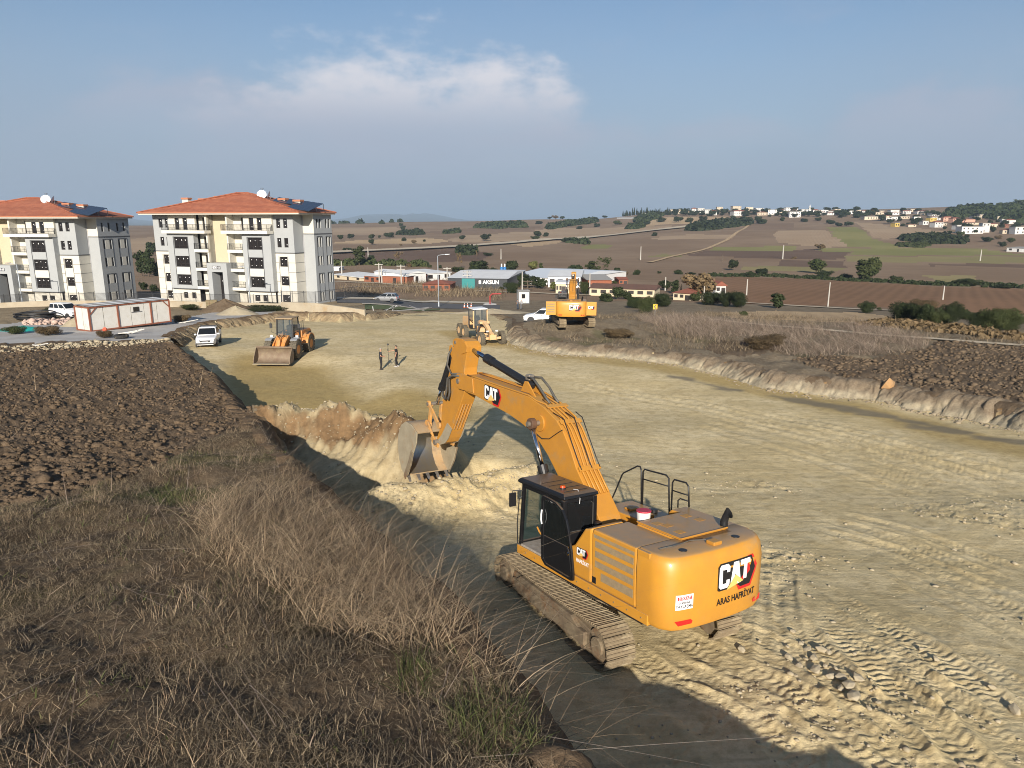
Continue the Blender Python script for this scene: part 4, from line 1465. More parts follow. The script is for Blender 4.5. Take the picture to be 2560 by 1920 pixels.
        lowp = [(0.52, 1.44), (0.52, 2.05), (-.42, 2.05), (-.50, 1.92), (-.57, 1.50), (-.55, 1.38), (.40, 1.40)]
        MB().prism(lowp, yd - .02, yd + .02).build('door_panel', Y_['cab_black'], cab, bevel=.012)
        MB().add([(x, yd, z) for x, z in ((0.52, 2.06), (0.52, 2.9), (.02, 2.88), (-.2, 2.78), (-.33, 2.6), (-.42, 2.36), (-.46, 2.06))], [tuple(range(7))]).build('door_glass', glass_mat('door_glass', (0.010, 0.012, 0.012), .05, .92), cab)
        MB().tube([(.56, yd + .04, 2.66), (.54, yd + .07, 2.55), (.54, yd + .07, 2.42), (.56, yd + .04, 2.32)], .02, 6).build('door_handle', Y_['logo_white'], cab)
        MB().cyl((-.46, yd + .02, 1.90), (-.46, yd + .05, 1.90), .04, 10).build('door_lock', Y_['chrome'], cab)
    else:
        MB().box(0.58, 1.62, ya - .02, ya + .03, zf, 2.0).build('door', Y_['cab_black'], cab, bevel=.02)
        MB().add([(1.55, ya, 2.0), (0.58, ya, 2.0), (0.58, ya - .03, 2.95), (1.55, ya - .03, 2.95)], [(3, 2, 1, 0)]).build('door_glass', Y_['dark_glass'], cab)
    if service_doors:
        for s in (1, -1):
            mb = MB().box(-2.98, -2.92, min(s * 1.47, s * 2.45), max(s * 1.47, s * 2.45), 1.30, 2.62)
            dd = mb.build('open_service_door', Yl, root, bevel=.02)
            if s < 0:
                cat_logo(dd, lambda u, v, out: (-2.985 - out, -1.96 - u, 2.05 + v), 0.27)
            else:
                for z in (1.55, 1.80, 2.05, 2.30):
                    MB().box(-2.99, -2.98, 1.60, 2.35, z, z + .12).build('grille', Y_['grille_dust'], dd)
    # ---- boom
    mb = MB(); n = len(BOOM_TOP)
    hw = 0.33
    mb.prism(BOOM_TOP + BOOM_BOT, -hw, hw)
    boom = mb.build('boom', Y_['cat_yellow_b'], root, bevel=0.015)
    # fork cheeks at the boom nose and foot bosses
    for s in (-1, 1):
        mb = MB().prism([(6.05, 4.70), (6.10, 5.14), (6.75, 5.24), (7.12, 5.20), (7.24, 5.03), (7.20, 4.80), (7.02, 4.72)], s * hw, s * (hw + .035))
        mb.build('nose_plate', Y_['cat_yellow_b'], boom, bevel=.01)
        mb = MB().cyl((7.03, s * hw, 4.97), (7.03, s * (hw + .07), 4.97), .085, 16)
        mb.build('pin', Y_['pin_steel'], boom)
        mb = MB().cyl((2.46, s * hw, 4.33), (2.46, s * (hw + .05), 4.33), .23, 24)
        mb.build('pin_boss', Y_['cat_yellow_b'], boom, bevel=.01)
        mb = MB().tube([(6.4, s * .35, 4.98), (6.42, s * .35, 4.80), (6.24, s * .35, 4.78), (6.16, s * .35, 4.9)], .012, 5)
        mb.build('weld_bead', Y_['cat_yellow_b'], boom)
    cat_logo(boom, lambda u, v, out: (4.92 - u * .985, hw + .004 + out, 4.77 + v + u * -.09), 0.40)
    # stick-cylinder bracket on top
    for s in (-1, 1):
        MB().prism([(2.95, 4.92), (3.30, 5.00), (3.72, 5.02), (3.52, 5.32), (3.38, 5.32)], s * .10, s * .14).build('cylinder_bracket', Y_['cat_yellow_b'], boom, bevel=.01)
    MB().cyl((2.46, -.75, 4.33), (2.46, .75, 4.33), .07, 14).build('cylinder_pin', Y_['pin_steel'], boom)
    # hard lines clamped along the top of the boom
    def top_at(x): return float(np.interp(x, [p[0] for p in BOOM_TOP], [p[1] for p in BOOM_TOP]))
    for k, y in enumerate((-.24, -.12, 0.0, .12, .24)):
        xs = [0.35, 0.6, 0.88, 1.12, 1.44, 1.73, 2.05, 2.32, 2.65] + ([3.04, 3.6, 4.34, 5.2, 6.0, 6.5] if k in (0, 1, 4) else [])
        pts = [(x - (.05 if x < 1.8 else 0), y, top_at(x) + (.06 if x > 1.7 else .05)) for x in xs]
        if k == 4:
            pts = [(p[0], (hw - .02 if p[0] > 2.6 else y), p[2] - (.0 if p[0] < 2.6 else .03)) for p in pts]
        MB().tube(pts, .026, 7).build('hydraulic_line', Y_['cat_yellow_b'], boom, smooth=True)
    for x in (0.82, 1.62, 2.2):
        z = top_at(x); a = math.atan2(top_at(x + .05) - top_at(x - .05), .1)
        nx, nz = -math.sin(a), math.cos(a)
        MB().obox((x + nx * .09, -.33, z + nz * .09), (x + nx * .09, .33, z + nz * .09), .13, .04, (nx, 0, nz)).build('line_clamp', Y_['cat_yellow_b'], boom, bevel=.008)
    # thin black hoses looping over the back
    for y, k in ((-.30, 0), (-.05, 1), (.28, 2)):
        pts = [(1.75 + .1 * k, y, top_at(1.75) + .16), (1.5, y - .02, 4.46 + .10), (1.15, y, 4.05), (.9, y, 3.66), (.72, y, 3.36 + .05)]
        MB().tube(pts, .014, 5).build('hose', Y_['steel_black'], boom, smooth=True)
    MB().tube([(2.46, .62, 4.20), (2.25, .42, 3.95), (2.0, .36, 3.98), (1.6, .35, 4.22), (1.45, .34, 4.30)], .012, 5).build('hose', Y_['steel_black'], boom)
    for y in (-.07, .07):
        MB().tube([(3.44, y, 5.42), (3.1, y * 2, 5.44), (2.75, y * 2.2, 5.22), (2.5, y * 2, 5.0), (2.3, y * 2, 4.86)], .035, 7).build('hose', Y_['hose_grey'], boom, smooth=True)
    # ---- boom cylinders (one each side)
    for s in (1, -1):
        p0 = Vector((1.22, s * .56, 1.62)); p1 = Vector((2.46, s * .60, 4.33)); d = (p1 - p0).normalized()
        mb = MB().cyl(p0, p0 + d * 1.72, .115, 16)
        mb.cyl(p0 + d * 1.66, p0 + d * 1.86, .14, 16)
        cy = mb.build('boom_cylinder', Y_['steel_black'], root)
        MB().cyl(p0 + d * 1.80, p1 - d * .12, .062, 14).build('cylinder_rod', Y_['chrome'], cy, smooth=True)
        MB().cyl(p1 + Vector((0, -.075, 0)), p1 + Vector((0, .075, 0)), .15, 18).build('rod_eye', mat('rust_eye', (0.11, 0.06, 0.035), .7), cy, bevel=.01)
    # ---- stick cylinder
    p0 = Vector((3.46, 0, 5.22)); p1 = Vector((6.86, 0, 6.0)); d = (p1 - p0).normalized()
    mb = MB().cyl(p0, p0 + d * 2.36, .118, 16).cyl(p0 + d * 2.10, p0 + d * 2.46, .145, 16)
    mb.cyl(p0 + Vector((0, -.1, 0)), p0 + Vector((0, .1, 0)), .13, 14)
    cy = mb.build('stick_cylinder', Y_['steel_black'], root)
    MB().cyl(p0 + d * 2.4, p1, .072, 14).build('cylinder_rod', mat('rod_blue', (0.35, 0.42, 0.52), .12, 1.0), cy, smooth=True)
    MB().cyl(p1 + Vector((0, -.12, 0)), p1 + Vector((0, .12, 0)), .13, 16).build('rod_eye', MATS['rust_eye'], cy)
    MB().box(3.36, 3.56, -.10, .10, 5.34, 5.50).build('hose_block', Y_['pin_steel'], cy, bevel=.03)
    # ---- stick
    sw = 0.235
    st = [(7.58, 6.02), (7.66, 6.14), (7.58, 6.26), (7.38, 6.32), (7.0, 6.30), (6.78, 6.24), (6.64, 6.10), (6.66, 5.92), (6.84, 5.40), (6.86, 5.20), (6.80, 4.95), (6.86, 4.62), (7.02, 4.36), (7.30, 3.96), (7.72, 3.36), (8.02, 2.94),
          (8.20, 2.76), (8.60, 2.62), (8.82, 2.66), (8.88, 2.80), (8.70, 3.06), (8.52, 3.42), (8.50, 3.80), (8.38, 4.19), (7.90, 5.19)]
    mb = MB().prism(st, -sw, sw)
    stick = mb.build('stick', Y_['cat_yellow_b'], root, bevel=.015)
    for s in (-1, 1):
        MB().prism([(6.62, 6.08), (6.66, 5.90), (7.0, 5.82), (7.1, 6.1), (7.0, 6.26), (6.78, 6.22)], s * .14, s * (sw + .03)).build('ear_plate', Y_['cat_yellow_b'], stick, bevel=.01)
        MB().prism([(7.72, 3.3), (8.0, 2.92), (8.25, 2.72), (8.62, 2.60), (8.78, 2.72), (8.45, 3.0), (8.05, 3.45)], s * sw, s * (sw + .02)).build('wear_plate', Y_['bucket_clay'], stick)
    for k in range(4):
        y = -.16 + .107 * k
        MB().tube([(7.10, y, 4.18), (7.40, y, 3.75), (7.74, y, 3.27)], .02, 5).build('wear_bar', Y_['cat_yellow_worn'], stick)
    MB().cyl((7.45, -sw - .02, 6.17), (7.45, sw + .02, 6.17), .06, 12).build('pin', Y_['pin_steel'], stick)
    # hoses hanging from the boom nose to the stick
    for y, dx in ((.30, 0), (.36, .12)):
        MB().tube([(6.95, y, 5.14), (7.3, y + .06, 5.12), (7.62, y + .08, 5.0), (7.60 + dx, y + .08, 4.55), (7.75 + dx, y + .05, 4.28), (8.0 + dx, y, 4.35), (8.1 + dx, y - .05, 4.5)], .034, 7).build('hose', Y_['hose_grey'], stick, smooth=True)
    MB().tube([(7.0, .32, 5.2), (7.5, .36, 5.15), (7.92, .30, 5.4), (7.98, .2, 5.75), (7.86, .1, 6.0), (7.78, .06, 6.02)], .034, 7).build('hose', Y_['hose_grey'], stick, smooth=True)
    # ---- bucket cylinder down the front of the stick
    p0 = Vector((7.98, 0, 5.95)); p1 = Vector((9.30, 0, 3.92)); d = (p1 - p0).normalized()
    mb = MB().cyl(p0, p0 + d * 1.66, .105, 16).cyl(p0 + d * 1.55, p0 + d * 1.78, .13, 14)
    cy = mb.build('bucket_cylinder', Y_['steel_black'], root)
    MB().cyl(p0 + d * 1.7, p1, .06, 12).build('cylinder_rod', Y_['chrome'], cy, smooth=True)
    for s in (-1, 1):
        MB().prism([(7.62, 5.85), (7.8, 5.5), (8.08, 5.86), (8.06, 6.02), (7.92, 6.06)], s * .10, s * .14).build('cylinder_bracket', Y_['cat_yellow_b'], stick, bevel=.008)
    # linkage
    for s in (-1, 1):
        mb = MB().obox((9.36, s * .29, 3.92), (8.60, s * .29, 3.28), .06, .16, (0, 0, 1)); mb.cyl((9.36, s * .25, 3.92), (9.36, s * .33, 3.92), .12, 14).cyl((8.60, s * .25, 3.28), (8.60, s * .33, 3.28), .12, 14)
        mb.build('idler_link', Y_['cat_yellow_worn'], root, bevel=.01)
        mb = MB().obox((9.36, s * .20, 3.90), (9.52, s * .20, 3.16), .08, .15, (1, 0, 0)); mb.cyl((9.52, s * .15, 3.16), (9.52, s * .26, 3.16), .11, 14)
        mb.build('bucket_link', Y_['cat_yellow_worn'], root, bevel=.01)
    MB().cyl((9.36, -.36, 3.92), (9.36, .36, 3.92), .065, 12).build('link_pin', Y_['pin_steel'], root)
    # ---- bucket: curved shell open towards the machine, side plates, lip, teeth
    bw = 0.82
    prof = [(9.16, 2.98), (9.62, 3.20), (10.10, 3.24), (10.50, 3.06), (10.78, 2.66), (10.84, 2.20), (10.74, 1.78), (10.52, 1.44), (10.22, 1.24)]
    mb = MB(); k0 = 0
    th = 0.045
    outer = prof
    inner = []
    for x, z in prof:
        v = Vector((9.85 - x, 2.15 - z)); v.normalize()
        inner.append((x + v.x * th, z + v.y * th))
    ringL = [[(x, -bw, z) for x, z in outer], [(x, bw, z) for x, z in outer]]
    nP = len(prof)
    vs = [(x, -bw, z) for x, z in outer] + [(x, bw, z) for x, z in outer] + [(x, -bw, z) for x, z in inner] + [(x, bw, z) for x, z in inner]
    fs = []
    for i in range(nP - 1):
        fs += [(i, i + 1, nP + i + 1, nP + i), (2 * nP + i, 3 * nP + i, 3 * nP + i + 1, 2 * nP + i + 1)]
    fs += [(0, nP, 3 * nP, 2 * nP), (nP - 1, 3 * nP - 1, 4 * nP - 1, 2 * nP - 1)]
    bk = mesh_obj('bucket', vs, fs, Y_['bucket_outer'], root); smooth_by_angle(bk, 40)
    side = prof + [(10.02, 1.30), (9.72, 1.72), (9.50, 2.20), (9.22, 2.62)]
    for s in (-1, 1):
        MB().prism(side, s * bw, s * (bw + .04)).build('side_plate', Y_['bucket_clay'], bk, bevel=.008)
        MB().prism([(10.16, 1.14), (10.30, 1.26), (9.86, 1.86), (9.62, 2.30), (9.46, 2.22), (9.72, 1.66)], s * (bw + .04), s * (bw + .07)).build('side_cutter', Y_['frame_mud'], bk, bevel=.008)
        MB().prism([(9.10, 2.86), (9.50, 3.05), (9.66, 3.22), (9.55, 3.34), (9.40, 3.28), (9.05, 2.86), (8.62, 2.62), (8.66, 2.50), (8.92, 2.52), (9.2, 2.72)], s * .26, s * .33).build('bucket_ear', Y_['cat_yellow_worn'], bk, bevel=.01)
    MB().cyl((8.76, -.40, 2.68), (8.76, .40, 2.68), .09, 14).build('bucket_pin', Y_['pin_steel'], bk)
    # polished patch of the shell floor
    pts = []
    for x, z in inner[4:]:
        pts.append([(x - .010, y, z + .010) for y in (.62, .52, -.1, -.34, -.46)])
    mbp = MB(); mbp.loft([[(p[0] + .0, p[1], p[2]) for p in r] for r in pts], cap=False, closed=False)
    mbp.build('worn_floor', Y_['bucket_shine'], bk, smooth=True)
    for k in range(5):
        y = -.74 + .37 * k
        mb = MB()
        mb.loft([[(10.32, y - .07, 1.36), (10.32, y + .07, 1.36), (10.20, y + .07, 1.24), (10.20, y - .07, 1.24)],
                 [(10.17, y - .055, 1.22), (10.17, y + .055, 1.22), (10.08, y + .055, 1.14), (10.08, y - .055, 1.14)],
                 [(10.05, y - .045, 1.09), (10.05, y + .045, 1.09), (10.02, y + .045, 1.06), (10.02, y - .045, 1.06)]])
        mb.build('tooth', Y_['tooth_steel'], bk, bevel=.008)
    return root


def lower_arm(root, deg):
    """swing boom, stick and bucket down about the boom foot"""
    M = Matrix.Translation((0, 0, 2.05)) @ Matrix.Rotation(math.radians(deg), 4, 'Y') @ Matrix.Translation((0, 0, -2.05))
    for o in root.children:
        if o.name.split('.')[0] in ('boom', 'stick_cylinder', 'stick', 'bucket_cylinder', 'idler_link', 'bucket_link', 'link_pin', 'bucket'):
            o.matrix_basis = M @ o.matrix_basis


def rot_mat(th, pi, ro, loc):
    M = Matrix.Rotation(th, 4, 'Z') @ Matrix.Rotation(pi, 4, 'Y') @ Matrix.Rotation(ro, 4, 'X')
    M.translation = loc
    return M


EXC_M = rot_mat(2.134, 0.085, 0.055, Vector((2.332, 15.762, 0.0)))
EXC = build_excavator('excavator', EXC_M, 'large yellow tracked excavator with its cab door open, bucket reaching into the fresh trench', 'excavator')

# things left on its deck
def on_machine(x, y, z): return EXC_M @ Vector((x, y, z))


def pail():
    r = empty('plastic_pail', on_machine(-1.22, 0.0, 2.465), 0.3, 'white plastic pail with a red lid standing on the excavator deck', 'pail')
    r.rotation_euler = EXC_M.to_euler()
    MB().cyl((0, 0, 0), (0, 0, .36), .135, 20, .16).build('tub', mat('pail_white', (.72, .70, .66), .5, dirt=(.4, .33, .25), dirt_amt=.2, dirt_scale=6), r, bevel=.01)
    MB().cyl((0, 0, .36), (0, 0, .40), .172, 20).build('lid', mat('pail_red', (.42, .03, .06), .5), r, bevel=.012)


pail()
jr = empty('glass_jar', on_machine(-0.36, 0.62, 2.62), 0, 'small clear jar with a dark lid hung behind the excavator cab', 'jar')
jr.rotation_euler = EXC_M.to_euler()
MB().cyl((0, 0, -.50), (0, 0, -.22), .085, 14).build('jar_body', glass_mat('jar_glass', (.20, .20, .17), .1, .8), jr)
MB().cyl((0, 0, -.22), (0, 0, -.17), .09, 14).build('lid', Y_['steel_black'], jr)
MB().box(.0, .05, .086, .09, -.45, -.27).build('paper_label', Y_['logo_white'], jr)
# ================================================================== vehicles and people
mat('car_white', (0.78, 0.78, 0.78), 0.3, coat=0.5, dirt=(0.45, 0.38, 0.28), dirt_amt=0.1, dirt_scale=2)
mat('car_silver', (0.42, 0.43, 0.44), 0.3, 0.6, coat=0.5)
mat('tyre', (0.022, 0.021, 0.020), 0.85, dirt=(0.22, 0.18, 0.12), dirt_amt=0.35, dirt_scale=3, bump=0.5, bscale=20)
mat('tyre_dusty', (0.16, 0.135, 0.09), 0.9, 0, (0.07, 0.06, 0.045), 5, 1.3, bump=0.6, bscale=15)
mat('rim_grey', (0.35, 0.35, 0.36), 0.4, 0.7)
mat('lamp_clear', (0.65, 0.66, 0.68), 0.15, 0.2)
mat('lamp_red', (0.45, 0.02, 0.02), 0.25)
mat('plastic_dark', (0.03, 0.03, 0.032), 0.6)
mat('loader_orange', (0.60, 0.235, 0.045), 0.5, 0, (0.50, 0.20, 0.05), 2, 1, dirt=(0.40, 0.30, 0.16), dirt_amt=0.35, dirt_scale=2, top_dust=(.36, .27, .15, .6))
mat('grader_pale', (0.66, 0.40, 0.17), 0.55, 0, (0.60, 0.40, 0.22), 2, 1, dirt=(0.52, 0.42, 0.28), dirt_amt=0.55, dirt_scale=2)
mat('worn_steel', (0.16, 0.105, 0.070), 0.7, 0.2, (0.24, 0.19, 0.13), 2, 1.2, bump=0.3, bscale=10, dirt=(0.34, 0.27, 0.16), dirt_amt=0.3, dirt_scale=1.5)
glass_mat('car_glass', (0.012, 0.014, 0.016), 0.05)
glass_mat('machine_glass', (0.10, 0.12, 0.13), 0.06, 0.55)


def tyre_mesh(r, w, hub):
    mb = MB()
    prof = [(hub, -w * .42), (r * .86, -w * .5), (r * .97, -w * .42), (r, -w * .2), (r, w * .2), (r * .97, w * .42), (r * .86, w * .5), (hub, w * .42)]
    n = 22
    rings = [[(math.cos(a) * p, y, math.sin(a) * p) for p, y in prof] for a in [2 * math.pi * i / n for i in range(n)]]
    k = len(prof)
    for rg in rings:
        mb.v += rg
    for i in range(n):
        for j in range(k - 1):
            a = i * k + j; b = ((i + 1) % n) * k + j
            mb.f.append((a, a + 1, b + 1, b))
    return mb


def wheel(root, x, y, r, w, m_t='tyre', m_r='rim_grey', hub=None, lugs=0, name='wheel'):
    hub = hub or r * .6
    mb = tyre_mesh(r, w, hub)
    for k in range(lugs):
        a = 2 * math.pi * k / lugs
        for s in (-1, 1):
            a2 = a + (math.pi / lugs if s > 0 else 0)
            c, sn = math.cos(a2), math.sin(a2)
            e = 2 * math.pi / lugs * .22
            v = []
            for rr in (r * .97, r * 1.045):
                for yy, da in ((0.02 * s, 0), (s * w * .5, e * 1.6)):
                    for d in (-e, e):
                        aa = a2 + d + da
                        v.append((math.cos(aa) * rr, yy, math.sin(aa) * rr))
            mb.add(v, [(4, 5, 7, 6), (0, 2, 6, 4), (1, 5, 7, 3), (0, 4, 5, 1), (2, 3, 7, 6)])
    o = mb.build(name, MATS[m_t], root); smooth_by_angle(o, 40)
    o.location = (x, y, r)
    s = 1 if y > 0 else -1
    mb = MB()
    ring = []
    for rr, yy in ((hub * 1.02, w * .40), (hub * .92, w * .44), (hub * .80, w * .30), (hub * .35, w * .26), (hub * .28, w * .42)):
        ring.append([(math.cos(2 * math.pi * i / 16) * rr, s * yy, math.sin(2 * math.pi * i / 16) * rr) for i in range(16)])
    mb.loft(ring, cap=True)
    ri = mb.build('rim', MATS[m_r], o)
    return o


def car(name, loc, rz, label, category, style, paint, tilt=None):
    """style: dict with stations (x, roof z, roof half width) along the car, belt height, width ..."""
    r = empty(name, loc, rz, label, category)
    if tilt:
        r.rotation_euler = (tilt[0], tilt[1], rz)
    S = style
    w, zb, z0 = S['w'] / 2, S['belt'], S['floor']
    rings = []
    for x, hood, nar in S['low']:
        ww = w * nar
        rings.append([(x, -ww * .93, z0), (x, -ww, z0 + .12), (x, -ww, hood * .72), (x, -ww * .965, hood - .05), (x, -ww * .86, hood), (x, ww * .86, hood), (x, ww * .965, hood - .05), (x, ww, hood * .72), (x, ww, z0 + .12), (x, ww * .93, z0)])
    body = MB().loft(rings).build('body', MATS[paint], r); smooth_by_angle(body, 32)
    # greenhouse
    g = S['top']                                   # [(x_low, x_high)] : front low, front high, rear high, rear low
    xf0, xf1, xr1, xr0 = g
    zr = S['roof']
    wl, wh = w * .955, w * .80
    ring0 = [(xf0, -wl, zb), (xr0, -wl, zb), (xr0, wl, zb), (xf0, wl, zb)]
    ring1 = [(xf1, -wh, zr - .05), (xr1, -wh, zr - .05), (xr1, wh, zr - .05), (xf1, wh, zr - .05)]
    ring2 = [(xf1 - .10, -wh * .9, zr), (xr1 + .10, -wh * .9, zr), (xr1 + .10, wh * .9, zr), (xf1 - .10, wh * .9, zr)]
    cabn = MB().loft([ring0, ring1, ring2]).build('cabin', MATS[paint], r, bevel=.03)

    def lerp(a, b, t): return tuple(a[i] + (b[i] - a[i]) * t for i in range(3))

    def quad(p00, p10, p11, p01, nm, inset=.08, off=.012):
        c = [Vector(p) for p in (p00, p10, p11, p01)]
        nrm = (c[1] - c[0]).cross(c[3] - c[0]).normalized()
        mid = sum(c, Vector()) / 4
        if nrm.dot(mid - Vector(((xf0 + xr0) / 2, 0, zb))) < 0:
            nrm = -nrm
        vs = []
        for u, v in ((inset * .6, inset), (1 - inset * .6, inset), (1 - inset * .6, 1 - inset), (inset * .6, 1 - inset)):
            p = c[0].lerp(c[1], u).lerp(c[3].lerp(c[2], u), v)
            vs.append(p + nrm * off)
        return MB().add(vs, [(0, 1, 2, 3)]).build(nm, MATS['car_glass'], cabn)
    quad(ring0[3], ring0[0], ring1[0], ring1[3], 'windscreen')
    quad(ring0[1], ring0[2], ring1[2], ring1[1], 'rear_window')
    cuts = S.get('cuts', (0, .5, 1))
    for s, (a, b, c, d) in ((-1, (ring0[0], ring0[1], ring1[1], ring1[0])), (1, (ring0[3], ring0[2], ring1[2], ring1[3]))):
        for t0, t1 in zip(cuts[:-1], cuts[1:]):
            quad(lerp(a, b, t0), lerp(a, b, t1), lerp(d, c, t1), lerp(d, c, t0), 'side_window', .10)
    for x in S['axles']:
        for s in (-1, 1):
            wheel(r, x, s * (w - .09), S.get('wr', .33), .21)
            MB().cyl((x, s * (w - .20), S.get('wr', .33)), (x, s * (w + .012), S.get('wr', .33)), S.get('wr', .33) * 1.2, 18).build('wheel_arch', MATS['plastic_dark'], body)
    xf, xr = S['low'][-1][0], S['low'][0][0]
    hz = S['low'][-2][1]
    for s in (-1, 1):
        MB().box(xf - .20, xf + .015, s * w * .52, s * w * .86, hz - .24, hz - .08).build('headlight', MATS['lamp_clear'], r, bevel=.02)
        MB().box(xr - .015, xr + .12, s * w * .72, s * w * .93, S['belt'] - .32, S['belt'] - .02).build('tail_light', MATS['lamp_red'], r, bevel=.02)
        MB().box(xf0 - .22, xf0 - .08, s * (w + .0), s * (w + .20), zb + .0, zb + .14).build('mirror', MATS[paint], r, bevel=.03)
    MB().box(xf - .05, xf + .02, -w * .5, w * .5, hz - .30, hz - .14).build('grille', MATS['plastic_dark'], r, bevel=.02)
    MB().box(xf - .06, xf + .03, -w * .85, w * .85, z0 + .05, z0 + .20).build('bumper', MATS['plastic_dark'], r, bevel=.03)
    MB().box(xf + .02, xf + .035, -.26, .26, z0 + .20, z0 + .31).build('number_plate', MATS['logo_white'], r)
    MB().box(xr - .05, xr + .03, -w * .85, w * .85, z0 + .08, z0 + .24).build('rear_bumper', MATS['plastic_dark'], r, bevel=.03)
    for s in (-1, 1):
        for x in S.get('doors', ()):
            MB().box(x - .10, x + .06, s * w * .985, s * (w + .018), zb - .15, zb - .11).build('door_handle', MATS['plastic_dark'], r)
    return r


PICKUP = dict(w=1.85, belt=1.12, floor=.42, roof=1.78, wr=.37, top=(1.02, .35, -.78, -.98), cuts=(0, .52, 1), doors=(.30, -.70), axles=(1.55, -1.55),
              low=[(-2.65, .98, .94), (-2.55, 1.12, 1), (-1.0, 1.12, 1), (1.0, 1.12, 1), (1.9, 1.04, .98), (2.35, .98, .92), (2.62, .78, .80)])
VAN = dict(w=1.72, belt=1.16, floor=.30, roof=1.80, wr=.31, top=(1.05, .30, -1.80, -1.93), cuts=(0, .36, .68, 1), doors=(.05, -.35), axles=(1.25, -1.30),
           low=[(-1.98, .95, .95), (-1.95, 1.16, 1), (.9, 1.16, 1), (1.05, 1.16, 1), (1.60, 1.0, .97), (1.85, .90, .90), (1.96, .70, .80)])
HATCH = dict(w=1.74, belt=.95, floor=.24, roof=1.50, wr=.31, top=(1.08, .35, -1.55, -1.98), cuts=(0, .42, .78, 1), doors=(.1, -.8), axles=(1.30, -1.25),
             low=[(-2.10, .80, .88), (-2.04, .95, .97), (.9, .95, 1), (1.1, .95, 1), (1.75, .84, .95), (2.02, .72, .86), (2.12, .55, .74)])
SUV = dict(w=1.86, belt=1.10, floor=.32, roof=1.72, wr=.37, top=(1.10, .35, -1.85, -2.25), cuts=(0, .4, .75, 1), doors=(.1, -.8), axles=(1.40, -1.40),
           low=[(-2.32, .90, .92), (-2.26, 1.10, .98), (1.0, 1.10, 1), (1.15, 1.10, 1), (1.85, 1.0, .97), (2.20, .92, .90), (2.34, .68, .80)])


def ground_at(px, py):
    p = hit(px, py)
    return Vector((p.x, p.y, gzd(p.x, p.y)))


def heading(pa, pb):
    return math.atan2(pb[1] - pa[1], pb[0] - pa[0])


g = ground_at(523, 862)
pk = car('pickup_truck', g, math.radians(-74), 'white double-cab pickup truck parked at the foot of the brown cut bank', 'pickup', PICKUP, 'car_white')
# load bed and roof bars of the pickup
MB().box(-2.50, -1.06, -.76, .76, 1.125, 1.13).build('load_bed', MATS['plastic_dark'], pk)
mbb = MB()
for s in (-1, 1):
    mbb.tube([(.15, s * .66, 1.80), (-.65, s * .66, 1.80)], .025, 6)
mbb.tube([(-.1, -.66, 1.84), (-.1, .66, 1.84)], .03, 6).tube([(-.5, -.66, 1.84), (-.5, .66, 1.84)], .03, 6)
mbb.build('roof_rack', MATS['plastic_dark'], pk)

g = ground_at(168, 795)
car('van', g, math.radians(-22), 'small white van with a black roof rack parked beside the white site cabin', 'van', VAN, 'car_white')
g = ground_at(967, 754)
car('hatchback_car', g, math.radians(171), 'silver hatchback parked on the asphalt road below the apartment block', 'car', HATCH, 'car_silver')


